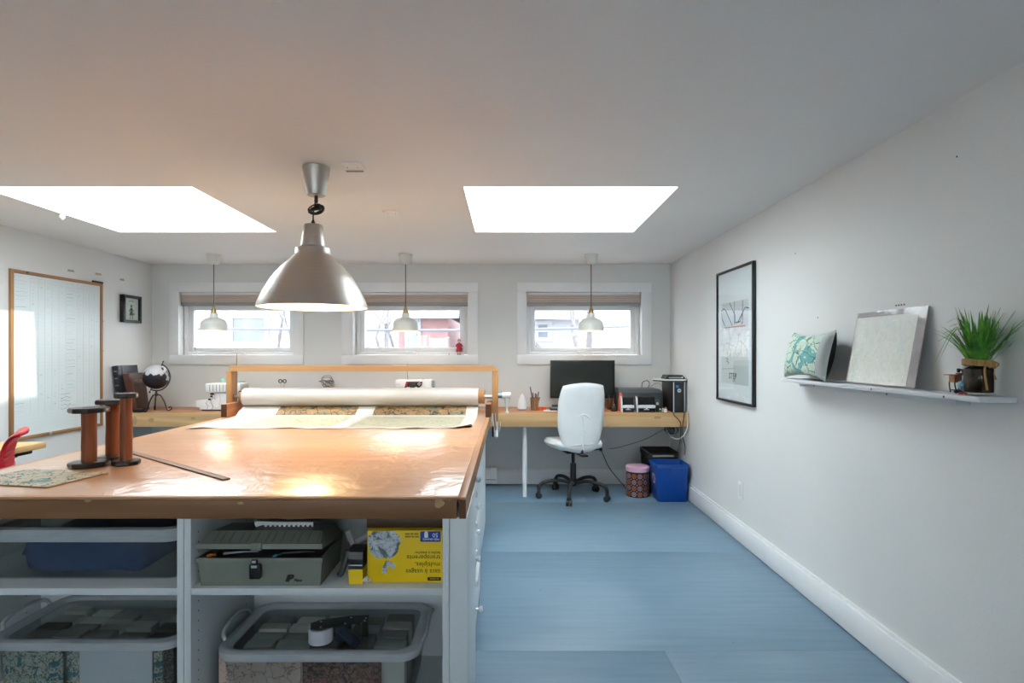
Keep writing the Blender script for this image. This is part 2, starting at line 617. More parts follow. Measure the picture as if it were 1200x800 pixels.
# floor of painted plywood sheets with thin recessed joints
M_floor = bpy.data.materials.new('blue_floor_paint')
M_floor.use_nodes = True
nt = M_floor.node_tree; N, L = nt.nodes, nt.links; b = N['Principled BSDF']
b.inputs['Roughness'].default_value = 0.42
mp = coords(nt, (2.2, 30, 1))
n1 = N.new('ShaderNodeTexNoise'); n1.inputs['Scale'].default_value = 1.0; n1.inputs['Detail'].default_value = 6; L.new(mp.outputs[0], n1.inputs['Vector'])
mpb = coords(nt, (1, 1, 1))
n2 = N.new('ShaderNodeTexNoise'); n2.inputs['Scale'].default_value = 2.0; n2.inputs['Detail'].default_value = 4; L.new(mpb.outputs[0], n2.inputs['Vector'])
r1 = ramp(nt, [(0.25, (0.130, 0.215, 0.290, 1)), (0.75, (0.165, 0.262, 0.345, 1))]); L.new(n1.outputs['Fac'], r1.inputs[0])
r2 = ramp(nt, [(0.3, (0.92, 0.93, 0.95, 1)), (0.7, (1.06, 1.04, 1.02, 1))]); L.new(n2.outputs['Fac'], r2.inputs[0])
mx = N.new('ShaderNodeMixRGB'); mx.blend_type = 'MULTIPLY'; mx.inputs[0].default_value = 1.0
L.new(r1.outputs[0], mx.inputs[1]); L.new(r2.outputs[0], mx.inputs[2])
v = N.new('ShaderNodeTexVoronoi'); v.inputs['Scale'].default_value = 5.0; L.new(mpb.outputs[0], v.inputs['Vector'])
lt = N.new('ShaderNodeMath'); lt.operation = 'LESS_THAN'; lt.inputs[1].default_value = 0.035; L.new(v.outputs['Distance'], lt.inputs[0])
mm = N.new('ShaderNodeMath'); mm.operation = 'MULTIPLY'; mm.inputs[1].default_value = 0.45; L.new(lt.outputs[0], mm.inputs[0])
mx2 = N.new('ShaderNodeMixRGB'); L.new(mm.outputs[0], mx2.inputs[0]); L.new(mx.outputs[0], mx2.inputs[1]); mx2.inputs[2].default_value = (0.03, 0.06, 0.09, 1)
L.new(mx2.outputs[0], b.inputs['Base Color'])
bp = N.new('ShaderNodeBump'); bp.inputs['Distance'].default_value = 0.0012; L.new(n1.outputs['Fac'], bp.inputs['Height'])
L.new(bp.outputs[0], b.inputs['Normal'])
rr = ramp(nt, [(0.3, (0.34, 0.34, 0.34, 1)), (0.7, (0.52, 0.52, 0.52, 1))]); L.new(n2.outputs['Fac'], rr.inputs[0]); L.new(rr.outputs[0], b.inputs['Roughness'])

M_joint = plain('dark_floor_joint', (0.03, 0.055, 0.08, 1), 0.7)
fl = MB().box(XL, XR, YF, YB, -0.10, -0.012).build('floor', M_joint, kind='structure', smooth=0)
ycuts = [YF, -1.186, 0.034, 1.254, 2.474, 3.694, 4.914, YB]
g = 0.0006
for i in range(len(ycuts) - 1):
    xs = [XL, -1.76, 0.68, XR] if i % 2 == 0 else [XL, -0.62, XR]
    if i == 3: xs = [XL, -1.76, 0.68, XR]
    if i == 4: xs = [XL, -0.62, XR]
    for j in range(len(xs) - 1):
        MB().box(xs[j] + (g if j else 0), xs[j + 1] - (g if j < len(xs) - 2 else 0), ycuts[i] + g, ycuts[i + 1] - g, -0.0119, 0.0, 0.0008).build('plywood_sheet', M_floor, fl)

# baseboards: board plus a small cap
MB().box(XR - 0.017, XR, YF, YB - 0.017, 0.004, 0.128, 0.002).box(XR - 0.010, XR, YF, YB - 0.017, 0.128, 0.146, 0.003).build('baseboard_right', M_trim, kind='structure')
MB().box(XL, XR, YB - 0.017, YB, 0.004, 0.128, 0.002).box(XL, XR, YB - 0.010, YB, 0.128, 0.146, 0.003).build('baseboard_back', M_trim, kind='structure')
MB().box(XL, XL + 0.017, YF, YB - 0.017, 0.004, 0.128, 0.002).box(XL, XL + 0.010, YF, YB - 0.017, 0.128, 0.146, 0.003).build('baseboard_left', M_trim, kind='structure')

# back windows
M_blind = plain('taupe_cellular_fabric', S(196, 180, 170), 0.8, var=0.05, bump=0.0004, bscale=150)
M_blindrail = plain('gray_blind_rail', S(150, 150, 146), 0.5, var=0.03)
CAS = [(199.6, 356.3), (401.0, 560.0), (606.0, 763.0)]
blind_labels = ['taupe cellular blind drawn up in the window half hidden by the big metal lamp',
                'taupe cellular blind drawn up in the middle window above the red figurine',
                'taupe cellular blind drawn up in the window above the computer monitor']
for k, (x0, x1, z0, z1) in enumerate(wins):
    w = struct_empty('window_%d' % (k + 1), ((x0 + x1) / 2, YB, z0))
    cx0, cx1 = P(CAS[k][0], 0, YB).x, P(CAS[k][1], 0, YB).x
    cz1, cz0 = P(0, 331, YB - 0.02).z, P(0, 427, YB - 0.02).z
    y0, y1 = YB - 0.022, YB
    # casing boards, each one a piece
    MB().box(cx0, cx1, y0, y1, z1, cz1, 0.002).build('casing_board', M_trim, w)
    MB().box(cx0, cx1, y0, y1, cz0, z0, 0.002).build('casing_board', M_trim, w)
    MB().box(cx0, x0, y0, y1, z0, z1, 0.002).build('casing_board', M_trim, w)
    MB().box(x1, cx1, y0, y1, z0, z1, 0.002).build('casing_board', M_trim, w)
    # fixed vinyl frame deep in the opening
    e = 0.001
    fy0, fy1 = YB + 0.075, YB + 0.155
    a = 0.045
    m = MB().box(x0 + e, x0 + a, fy0, fy1, z0 + e, z1 - e, 0.004).box(x1 - a, x1 - e, fy0, fy1, z0 + e, z1 - e, 0.004)
    m.box(x0 + a, x1 - a, fy0, fy1, z0 + e, z0 + 0.03, 0.004).box(x0 + a, x1 - a, fy0, fy1, z1 - 0.03, z1 - e, 0.004)
    m.build('window_frame', M_vinyl, w)
    # sash
    sy0, sy1 = YB + 0.090, YB + 0.150
    s0, s1, t0, t1 = x0 + a + 0.0002, x1 - a - 0.0002, z0 + 0.0302, z1 - 0.0302
    b_ = 0.042
    m = MB().box(s0, s0 + b_, sy0, sy1, t0, t1, 0.005).box(s1 - b_, s1, sy0, sy1, t0, t1, 0.005)
    m.box(s0 + b_, s1 - b_, sy0, sy1, t0, t0 + b_, 0.005).box(s0 + b_, s1 - b_, sy0, sy1, t1 - 0.142, t1, 0.005)
    m.build('sash', M_vinyl, w)
    MB().box(s0 + b_ - 0.004, s1 - b_ + 0.004, sy0 + 0.03, sy0 + 0.036, t0 + b_ - 0.004, t1 - 0.138).build('pane', M_glass, w, smooth=0)
    # crank on the lower frame
    mx_ = (x0 + x1) / 2
    m = MB().box(mx_ - 0.05, mx_ + 0.05, YB + 0.052, YB + 0.076, z0 + 0.006, z0 + 0.022, 0.004)
    m.build('crank_housing', M_vinyl, w)
    m = MB().tube(cr([(mx_ + 0.03, YB + 0.055, z0 + 0.024), (mx_ + 0.0, YB + 0.045, z0 + 0.034), (mx_ - 0.05, YB + 0.045, z0 + 0.030)], 5), 0.006, 8)
    m.sphere((mx_ - 0.052, YB + 0.045, z0 + 0.028), 0.010, 10)
    m.build('crank_handle', M_grey if False else M_vinyl, w)
    for xx in (x0 + 0.022, x1 - 0.022):
        m = MB().box(xx - 0.008, xx + 0.008, YB + 0.062, YB + 0.075, z0 + 0.10, z0 + 0.21, 0.004)
        m.box(xx - 0.005, xx + 0.005, YB + 0.050, YB + 0.063, z0 + 0.15, z0 + 0.215, 0.003)
        m.build('latch', M_vinyl, w)
    # cellular blind
    t = thing('cellular_blind', blind_labels[k], 'blind', (mx_, YB + 0.02, z1 - 0.11))
    h0 = z1 - 0.024
    MB().box(x0 + 0.006, x1 - 0.006, YB + 0.010, YB + 0.050, h0, z1 - 0.002, 0.003).build('headrail', M_white, t)
    m = MB()
    nf = 5
    fz0, fz1 = z1 - 0.098, h0
    poly = []
    for q in range(nf):
        za, zb = fz1 - (fz1 - fz0) * q / nf, fz1 - (fz1 - fz0) * (q + 1) / nf
        poly += [(YB + 0.018, za), (YB + 0.012, (za + zb) / 2)]
    poly += [(YB + 0.018, fz0), (YB + 0.044, fz0), (YB + 0.044, fz1)]
    m.prism(poly, x0 + 0.008, x1 - 0.008, A=(0, 1, 0), B=(0, 0, 1), C=(1, 0, 0))
    m.build('folded_fabric', M_blind, t, smooth=0)
    MB().box(x0 + 0.007, x1 - 0.007, YB + 0.010, YB + 0.046, fz0 - 0.036, fz0 - 0.0005, 0.005).build('bottom_rail', M_blindrail, t)

# thin cords that hang on the wall below two windows
M_cordg = plain('thin_gray_cord', S(120, 115, 110), 0.7)
tag(MB().tube([P(277.5, 414, YB - 0.028), P(277.5, 430, YB - 0.028), P(277.8, 446, YB - 0.028)], 0.0022, 6).build('blind_cord', M_cordg, loc=P(277.5, 446, YB - 0.028)),
    'thin gray cord hanging below the window behind the big metal lamp', 'cord')
tag(MB().tube([P(477.5, 426, YB - 0.028), P(477.5, 436, YB - 0.026), P(477.8, 450, YB - 0.026)], 0.0022, 6).build('blind_cord', M_cordg, loc=P(477.5, 450, YB - 0.028)),
    'thin gray cord hanging behind the sewing machine with the red panel', 'cord')

# ------------------------------------------------------------------ the street outside
M_ground = plain('pale_ground', (0.6, 0.6, 0.6, 1), 0.9, var=0.2, vscale=0.6)
MB().box(-45, 45, -30, 70, -3.6, -3.3).build('ground', M_ground, kind='structure', smooth=0)
M_side = plain('pale_siding', (0.36, 0.365, 0.385, 1), 0.6, var=0.04)
M_brickp = plain('faded_red_siding', (0.34, 0.20, 0.20, 1), 0.8, var=0.08, vscale=5)
M_shingle = plain('gray_roof_shingle', (0.20, 0.20, 0.22, 1), 0.9, var=0.2, vscale=8)
M_hwin = plain('house_window_glass', (0.16, 0.18, 0.22, 1), 0.1, var=0.25, vscale=2)
M_bark = plain('gray_bark', (0.17, 0.16, 0.16, 1), 0.9, var=0.3, vscale=9)


def house(label, x0, x1, y0, y1, z1, m_wall, windows, roof=True, slope=0.5):
    zb = -3.3
    t = thing('house', label, 'house', ((x0 + x1) / 2, y0, zb))
    MB().box(x0, x1, y0, y1, zb, z1).build('wall', m_wall, t, smooth=0)
    s = MB()
    z = z1 - 3.2
    while z < z1 - 0.02:
        s.prism([(0, 0), (-0.022, 0), (-0.004, 0.13), (0, 0.13)], x0, x1, O=(0, y0, z), A=(0, 1, 0), B=(0, 0, 1), C=(1, 0, 0))
        z += 0.135
    s.build('siding', m_wall, t, smooth=0, kind='stuff')
    for (a, b_, c_, d_) in windows:
        f = MB().box(a - 0.09, b_ + 0.09, y0 - 0.06, y0 + 0.02, c_ - 0.09, c_, 0.005).box(a - 0.09, b_ + 0.09, y0 - 0.06, y0 + 0.02, d_, d_ + 0.09, 0.005)
        f.box(a - 0.09, a, y0 - 0.06, y0 + 0.02, c_, d_, 0.005).box(b_, b_ + 0.09, y0 - 0.06, y0 + 0.02, c_, d_, 0.005)
        f.box(a, b_, y0 - 0.05, y0 + 0.02, (c_ + d_) / 2 - 0.025, (c_ + d_) / 2 + 0.025, 0.005)
        f = f.build('window', M_side, t)
        MB().box(a, b_, y0 - 0.035, y0 - 0.025, c_, d_).build('pane', M_hwin, f, smooth=0)
    if roof:
        ym = (y0 + y1) / 2
        zr = z1 + (ym - y0) * slope
        MB().prism([(y0 - 0.35, z1 - 0.02), (ym, zr + 0.15), (y1 + 0.35, z1 - 0.02), (y1 + 0.35, z1 + 0.12), (ym, zr + 0.32), (y0 - 0.35, z1 + 0.12)], x0 - 0.3, x1 + 0.3, A=(0, 1, 0), B=(0, 0, 1), C=(1, 0, 0)).build('roof', M_shingle, t, smooth=0)
        MB().box(x0 - 0.3, x1 + 0.3, y0 - 0.40, y0 - 0.352, z1 - 0.06, z1 + 0.12, 0.01).build('gutter', M_side, t)
    return t


def hw(px0, px1, py0, py1, y):
    a, b_ = P(px0, py1, y), P(px1, py0, y)
    return (a.x, b_.x, a.z, b_.z)


house('white sided house seen through the window behind the big metal lamp', P(240, 0, 13).x, P(372, 0, 13).x, 13, 20, 3.6, M_side,
      [hw(274, 311, 373, 400, 13)])
house('pale red sided house seen through the middle window', P(467, 0, 14).x, P(525, 0, 14).x, 14, 19, P(0, 371, 14).z, M_brickp,
      [hw(479, 489.5, 377, 402, 14)], slope=0.25)
house('distant white house with small windows left of the red house', P(398, 0, 22).x, P(456, 0, 22).x, 22, 28, P(0, 378, 22).z, M_side,
      [hw(429, 436, 383, 390, 22), hw(441, 448, 383, 390, 22), hw(429, 436, 393, 401, 22), hw(441, 448, 393, 401, 22)], slope=0.35)
house('white sided house seen through the window above the monitor', P(590, 0, 12).x, P(679, 0, 12).x, 12, 18, P(0, 372, 12).z, M_side,
      [hw(630.5, 641.5, 380, 395, 12)], slope=0.3)


def tree(label, base, h, seed, spread=0.55, r0=0.14):
    rnd = random.Random(seed)
    m = MB()

    def grow(p, d, ln, r, lev):
        pts, rs = [p], [r]
        q, dd = Vector(p), Vector(d)
        for _ in range(4):
            dd = (dd + Vector((rnd.uniform(-.16, .16), rnd.uniform(-.16, .16), rnd.uniform(-.02, .12)))).normalized()
            q = q + dd * ln / 4
            pts.append(q.copy()); rs.append(r * (1 - 0.12 * len(rs)))
        m.tube(pts, rs, 7 if lev < 2 else 5)
        if lev >= 4: return
        for _ in range(3 if lev < 3 else 4):
            a = rnd.uniform(0, 2 * PI)
            nd = (dd + Vector((math.cos(a), math.sin(a), rnd.uniform(-.1, .4))) * spread).normalized()
            k = rnd.randint(2, 4)
            grow(pts[k], nd, ln * rnd.uniform(0.42, 0.62), rs[k] * 0.6, lev + 1)
    grow(Vector(base), Vector((0, 0, 1)), h * 0.45, r0, 0)
    o = m.build('bare_tree', M_bark, loc=base)
    return tag(o, label, 'tree')


tree('bare gray tree seen through the window above the monitor', (P(742, 0, 9).x, 9.0, -3.3), 9.6, 3, 0.6, 0.20)
tree('bare gray tree seen in the window half hidden by the metal lamp', (P(331, 0, 11).x, 11.0, -3.3), 8.5, 11, 0.6, 0.11)
tree('bare gray tree left of the pale red house', (P(452, 0, 9.0).x, 9.0, -3.3), 7.4, 5, 0.6, 0.13)
pts = [P(120, 384, 8.0), P(285, 385.5, 8.0), P(480, 387, 8.0), P(640, 385.5, 8.0), P(740, 382.3, 8.0), P(900, 377, 8.0)]
t = thing('utility_cable', 'thick blue gray overhead cable crossing outside all three windows', 'cable', (P(120, 384, 8).x, 8.0, -3.3))
M_cab = plain('blue_gray_cable', (0.16, 0.17, 0.21, 1), 0.6)
MB().tube(cr(pts, 8), 0.019, 8).build('cable', M_cab, t)
for q in (pts[0], pts[-1]):
    MB().cyl((q.x, 8.0, -3.3), (q.x, 8.0, q.z + 0.2), 0.09, 12).build('pole', M_bark, t)

# ------------------------------------------------------------------ the big worktop
W_apron = wood('shaded_apron_wood', S(128, 88, 54), S(152, 108, 68), 'x', 0.5, 0.8, 0.0004)  # same wood as the worktop, its shade put into the darker colour
W_apronS = wood('side_apron_wood', S(150, 106, 68), S(176, 130, 88), 'y', 0.5, 0.8, 0.0004)
W_end = wood('end_grain_wood', S(74, 42, 20), S(98, 58, 30), 'z', 0.6, 1.0, 0.0003)
W_top = wood('honey_hardboard', S(208, 150, 104), S(222, 168, 122), 'x', 0.30, 0.5, 0.0001, wavy=0.0062, wavyscale=10.0, knots=0.10, spec=0.7, coat=0.6)
W_edge = wood('edge_strip_wood', S(178, 128, 86), S(204, 154, 110), 'y', 0.42, 0.9, 0.0003)
W_edgex = wood('front_edge_strip_wood', S(178, 128, 86), S(204, 154, 110), 'x', 0.42, 0.9, 0.0003)
W_light = wood('light_framing_wood', S(186, 138, 90), S(212, 168, 118), 'x', 0.55, 0.9, 0.0004)
W_post = wood('post_wood', S(176, 122, 72), S(204, 152, 98), 'z', 0.55, 0.9, 0.0004)
W_beam = wood('base_beam_wood', S(172, 104, 62), S(200, 134, 88), 'y', 0.55, 0.9, 0.0004)
M_filler = plain('pale_wood_filler', S(170, 138, 96), 0.7, var=0.12, vscale=40)

ZT = 0.847
TX0, TX1, TY0, TY1 = -1.962, -0.133, 1.77, 4.21
wt = thing('worktop', 'wide honey coloured worktop on white cabinets with a glossy hardboard surface', 'table', ((TX0 + TX1) / 2, (TY0 + TY1) / 2, 0.779))
MB().box(TX0 + 0.02, TX1 - 0.021, TY0 + 0.021, TY1 - 0.02, ZT - 0.024, ZT - 0.003).build('core_board', W_apron, wt)
# edging strips and inset glossy sheet
ed = 0.024
MB().box(TX1 - ed, TX1, TY0, TY1, ZT - 0.008, ZT, 0.001).build('edge_strip', W_edge, wt)
MB().box(TX0, TX0 + ed, TY0, TY1, ZT - 0.008, ZT, 0.001).build('edge_strip', W_edge, wt)
MB().box(TX0 + ed + .0006, TX1 - ed - .0006, TY0, TY0 + 0.014, ZT - 0.008, ZT, 0.001).build('edge_strip', W_edgex, wt)
MB().box(TX0 + ed + .0006, TX1 - ed - .0006, TY1 - 0.022, TY1, ZT - 0.008, ZT, 0.001).build('edge_strip', W_edgex, wt)
MB().box(TX0 + ed + 0.0015, TX1 - ed - 0.0015, TY0 + 0.0155, TY1 - 0.0235, ZT - 0.008, ZT + 0.0005, 0.0008).build('hardboard_sheet', W_top, wt)
# aprons: front board stops short, the side board shows its end grain
MB().box(TX0 + 0.0, TX1 - 0.0285, TY0, TY0 + 0.020, 0.779, ZT - 0.0085, 0.002).build('front_apron', W_apron, wt)
MB().box(TX1 - 0.021, TX1, TY0 + 0.0012, TY1, 0.779, ZT - 0.0085, 0.002).build('side_apron', W_apronS, wt)
MB().box(TX1 - 0.0208, TX1 - 0.0002, TY0, TY0 + 0.0011, 0.7795, ZT - 0.009).build('end_grain', W_end, wt, smooth=0)
MB().box(TX0, TX0 + 0.020, TY0 + 0.021, TY1 - 0.021, 0.779, ZT - 0.0085, 0.002).build('side_apron', W_apronS, wt)
MB().box(TX0, TX1 - 0.0285, TY1 - 0.020, TY1, 0.779, ZT - 0.0085, 0.002).build('rear_apron', W_apron, wt)
def blob(px, py, y, rx, rz, n=12, seed=1):
    rnd = random.Random(seed)
    c = P(px, py, y)
    poly = [(c.x + rx * math.cos(2 * PI * k / n) * rnd.uniform(.7, 1.1), c.z + rz * math.sin(2 * PI * k / n) * rnd.uniform(.7, 1.1)) for k in range(n)]
    return MB().prism(poly, y - 0.0006, y, A=(1, 0, 0), B=(0, 0, 1), C=(0, 1, 0))
for i, (px, py, rx, rz) in enumerate([(103, 586, .012, .006), (282, 589.3, .010, .005), (515, 589, .016, .020), (527, 585, .006, .004)]):
    blob(px, py, TY0, rx, rz, seed=i).build('filler_patch', M_filler, wt)

# ------------------------------------------------------------------ open bookcases under the front edge
def bookcase(label, x0, x1, filler=False):
    t = thing('open_bookcase', label, 'bookcase', ((x0 + x1) / 2, 2.03, 0))
    y0, y1, zt = 1.80, 2.255, 0.776
    p = 0.021
    MB().box(x0, x0 + p, y0, y1, 0, zt, 0.001).build('side_panel', M_mel, t)
    MB().box(x1 - p, x1, y0, y1, 0, zt, 0.001).build('side_panel', M_mel, t)
    e = 0.0006
    MB().box(x0 + p + e, x1 - p - e, y0 + 0.16, y1 - 0.009, zt - 0.018, zt, 0.001).build('top_panel', M_mel, t)
    MB().box(x0 + p + e, x1 - p - e, y0 + 0.002, y1 - 0.009, 0.528, 0.550, 0.001).build('shelf', M_mel, t)
    MB().box(x0 + p + e, x1 - p - e, y0 + 0.002, y1 - 0.009, 0.080, 0.100, 0.001).build('bottom_shelf', M_mel, t)
    MB().box(x0 + p + e, x1 - p - e, y0 + 0.02, y0 + 0.035, 0.0, 0.079, 0.001).build('plinth', M_mel, t)
    MB().box(x0 + p + e, x1 - p - e, y1 - 0.008, y1, 0.0, zt - 0.019).build('back_panel', M_mel, t)
    m = MB()
    for z in [0.14 + 0.032 * k for k in range(19)]:
        if abs(z - 0.539) < 0.02: continue
        for y in (y0 + 0.045, y1 - 0.075):
            m.cyl((x0 + p - 0.0002, y, z), (x0 + p + 0.0004, y, z), 0.0028, 8)
            m.cyl((x1 - p - 0.0004, y, z), (x1 - p + 0.0002, y, z), 0.0028, 8)
    m.build('peg_hole', M_dark, t, kind='stuff')
    return t


BX0, BX1 = -1.026, -0.188
bookcase('open white bookcase holding the gray toolbox under the front of the worktop', BX0, BX1)
bookcase('open white bookcase holding the blue cloth bin under the front of the worktop', BX0 - 0.842, BX0 - 0.002)
tag(MB().box(-0.1865, -0.1305, 1.802, 2.262, 0, 0.776, 0.0015).build('end_panel', M_mel, loc=(-0.158, 2.03, 0)),
    'tall white end panel right of the toolbox bookcase', 'panel')

# drawer units that face the aisle
M_knob = plain('glossy_white_knob', (0.75, 0.76, 0.77, 1), 0.15, var=0.0)


def knob(x, y, z):
    m = MB()
    R = Matrix.Rotation(PI / 2, 4, 'Y')
    m.lathe([(0.008, 0), (0.007, 0.004), (0.006, 0.013)], (x, y, z), 16, M=R, mi=1)
    m.lathe([(0.006, 0.0131), (0.013, 0.019), (0.0155, 0.025), (0.013, 0.031), (0.0, 0.034)], (x, y, z), 16, M=R)
    return m


def drawer_unit(label, y0, y1, fronts, knobs):
    t = thing('drawer_unit', label, 'cabinet', (-0.4, (y0 + y1) / 2, 0))
    x0, xf = -0.64, -0.188
    e = 0.0008
    MB().box(x0, xf, y0, y0 + 0.016, 0.0, 0.776, 0.001).build('side_panel', M_mel, t)
    MB().box(x0, xf, y1 - 0.016, y1, 0.0, 0.776, 0.001).build('side_panel', M_mel, t)
    MB().box(x0, xf, y0 + 0.016 + e, y1 - 0.016 - e, 0.76, 0.776, 0.001).build('top_panel', M_mel, t)
    MB().box(x0, x0 + 0.01, y0 + 0.016 + e, y1 - 0.016 - e, 0.0, 0.759, 0.001).build('back_panel', M_mel, t)
    for (z0, z1, out, ys) in fronts:
        d = MB().box(xf + 0.001 + out, xf + 0.018 + out, y0 + 0.002, y1 - 0.002, z0, z1, 0.0015).build('drawer', M_mel, t)
        # the drawer box behind the front
        m = MB().box(x0 + 0.03, xf + out, y0 + 0.03, y0 + 0.042, z0 + 0.012, z1 - 0.025).box(x0 + 0.03, xf + out, y1 - 0.042, y1 - 0.03, z0 + 0.012, z1 - 0.025)
        m.box(x0 + 0.03, xf + out, y0 + 0.0425, y1 - 0.0425, z0 + 0.012, z0 + 0.02)
        m.build('drawer_box', M_mel, d)
        for y in ys:
            knob(xf + 0.018 + out, y, (z0 + z1) / 2).build('knob', [M_knob, M_steel], d)


zs = [0.737, 0.606, 0.476, 0.348, 0.214]
yk = (2.503, 2.795)
drawer_unit('white drawer unit facing the aisle with round knobs', 2.285, 3.02,
            [(zs[i + 1] + 0.002, zs[i] - 0.002, 0.0, yk) for i in range(4)] + [(0.05, 0.195, 0.020, (2.60,))], yk)
drawer_unit('plain white cabinet behind the knobbed drawer unit at the far end of the worktop', 3.024, 4.17,
            [(0.40, 0.735, 0.0, ()), (0.05, 0.396, 0.0, ())], ())

# ------------------------------------------------------------------ paper roller frame on the far end
rf = thing('roller_frame', 'wooden roller frame of posts and top beam across the far end of the worktop', 'frame', (-1.04, 4.08, ZT))
BYF = 3.90
MB().box(-1.970, -1.931, BYF, 4.20, ZT + 0.001, ZT + 0.090, 0.002).build('base_beam', W_beam, rf)
MB().box(-0.158, -0.119, BYF, 4.20, ZT + 0.001, ZT + 0.090, 0.002).build('base_beam', W_beam, rf)
MB().box(-1.970, -1.931, BYF - 0.0008, BYF, ZT + 0.002, ZT + 0.089).build('end_grain', W_end, rf, smooth=0)
MB().box(-0.158, -0.119, BYF - 0.0008, BYF, ZT + 0.002, ZT + 0.089).build('end_grain', W_end, rf, smooth=0)
PY0, PY1 = 4.05, 4.14
MB().box(-2.010, -1.9715, PY0, PY1, 0.80, 1.1575, 0.002).build('post', W_post, rf)
MB().box(-0.117, -0.075, PY0, PY1, 0.735, 1.1575, 0.002).build('post', W_post, rf)
zb0, zb1 = 1.158, 1.197
MB().prism([(-1.985, zb0), (-0.073, zb0), (-0.073, zb0 + 0.012), (-0.112, zb1), (-1.985, zb1)], PY0 - 0.004, PY1 - 0.004, A=(1, 0, 0), B=(0, 0, 1), C=(0, 1, 0)).build('top_beam', W_light, rf)
RC = P(0, 464.5, 4.095)
RY, RZ = 4.095, RC.z
# metal bar through the core, black brackets, clamp at the end
MB().cyl((-2.0 + 0.03, RY - 0.0, RZ), (-0.118, RY, RZ), 0.014, 14).build('roller_bar', M_steel, rf)
MB().cyl((-0.0745, 4.02, RZ + 0.012), (-0.012, 4.02, RZ + 0.012), 0.018, 14).build('bar_end', plain('blue_gray_metal', S(110, 122, 132), 0.35, metal=0.6), rf)
m = MB().cyl((-0.045, 4.02, RZ + 0.012), (0.014, 4.02, RZ + 0.012), 0.024, 14)
m.lathe([(0.020, 0), (0.018, -0.03), (0.009, -0.045), (0.006, -0.09), (0.013, -0.095), (0.012, -0.105), (0, -0.106)], (-0.012, 4.02, RZ - 0.005), 12)
m.build('clamp', plain('pale_clamp_plastic', S(214, 216, 214), 0.35), rf)
MB().box(-1.931, -1.905, RY - 0.035, RY + 0.035, RZ - 0.035, RZ + 0.045, 0.008).build('roller_bracket', M_black, rf)
MB().box(-0.1165, -0.1045, 3.985, 4.0495, 0.700, 0.770, 0.004).build('clamp_foot', M_black, rf)
for k, (dx, l) in enumerate([(0.0, 0.16), (0.018, 0.13), (-0.006, 0.19)]):
    x = -0.096 + dx
    MB().tube(cr([(x - 0.016, 4.046, 0.86), (x - 0.012, 4.043, 0.80), (x, 4.041, 0.735), (x + 0.016, 4.041, 0.742), (x + 0.02, 4.043, 0.80)], 6), 0.0024, 6).build('string', M_paper, rf)
MB().lathe([(0.004, 0.05), (0.009, 0.03), (0.012, 0.008), (0.005, 0.0), (0, 0.0)], (-0.085, 4.035, 0.69), 10).build('string_knot', M_paper, rf)

pr = thing('paper_roll', 'long roll of white paper unrolled over the worktop with two printed maps', 'paper roll', (-1.05, RY, ZT))
RR = 0.064
X0, X1 = P(287, 0, RY).x, P(560.5, 0, RY).x
MB().shell([(0.050, P(283, 0, RY).x), (0.050, P(568, 0, RY).x), (0.046, P(568, 0, RY).x), (0.046, P(283, 0, RY).x)], (0, 0, 0), 28).xf(Matrix.Translation((0, RY, RZ)) @ Matrix.Rotation(PI / 2, 4, 'Y')).build('cardboard_core', M_card, pr)
MB().shell([(RR, X0), (RR, X1), (0.0505, X1), (0.0505, X0)], (0, 0, 0), 40).xf(Matrix.Translation((0, RY, RZ)) @ Matrix.Rotation(PI / 2, 4, 'Y')).build('rolled_paper', M_paperroll, pr)
# sheet that leaves the roll, drops to the table and lies on it
prof = [(RY + 0.02, RZ - RR + 0.0015), (RY - 0.02, RZ - RR - 0.003), (RY - 0.05, RZ - RR - 0.018), (4.005, ZT + 0.034), (3.965, ZT + 0.010), (3.92, ZT + 0.0025), (3.8, ZT + 0.0025), (3.6, ZT + 0.0025), (3.45, ZT + 0.0025), (3.33, ZT + 0.0025)]
profc = [(p.y, p.z) for p in cr([(0, a, b_) for a, b_ in prof], 4)]
XA, XB = X0, X1


def sheet_pt(u, s, off=0.0):
    k = s * (len(profc) - 1)
    i = min(int(k), len(profc) - 2)
    a, b_ = profc[i], profc[i + 1]
    f = k - i
    y, z = a[0] + (b_[0] - a[0]) * f, a[1] + (b_[1] - a[1]) * f
    xa = XA + 0.03 * max(0, s - 0.45)
    x = xa + (XB - xa) * u
    d = Vector((0, b_[0] - a[0], b_[1] - a[1])).normalized()
    n = Vector((0, d.z, -d.y))
    if n.z < 0 or (abs(n.z) < 0.3 and n.y > 0): n = -n
    w = 0.0
    if s > 0.9:
        w = (s - 0.9) * 10
        z += w * (0.006 * (0.5 + 0.5 * math.sin(u * 41)) * (0.5 + 0.5 * math.sin(u * 17 + 1)))
        if u > 0.88: z += w * 0.02 * ((u - 0.88) / 0.12) ** 2
        y += w * 0.012 * math.sin(u * 23) - (w * 0.02 * (u < 0.05))
        if u > 0.93: y += w * 0.06 * ((u - 0.93) / 0.07)
    return Vector((x, y, z)) + n * off


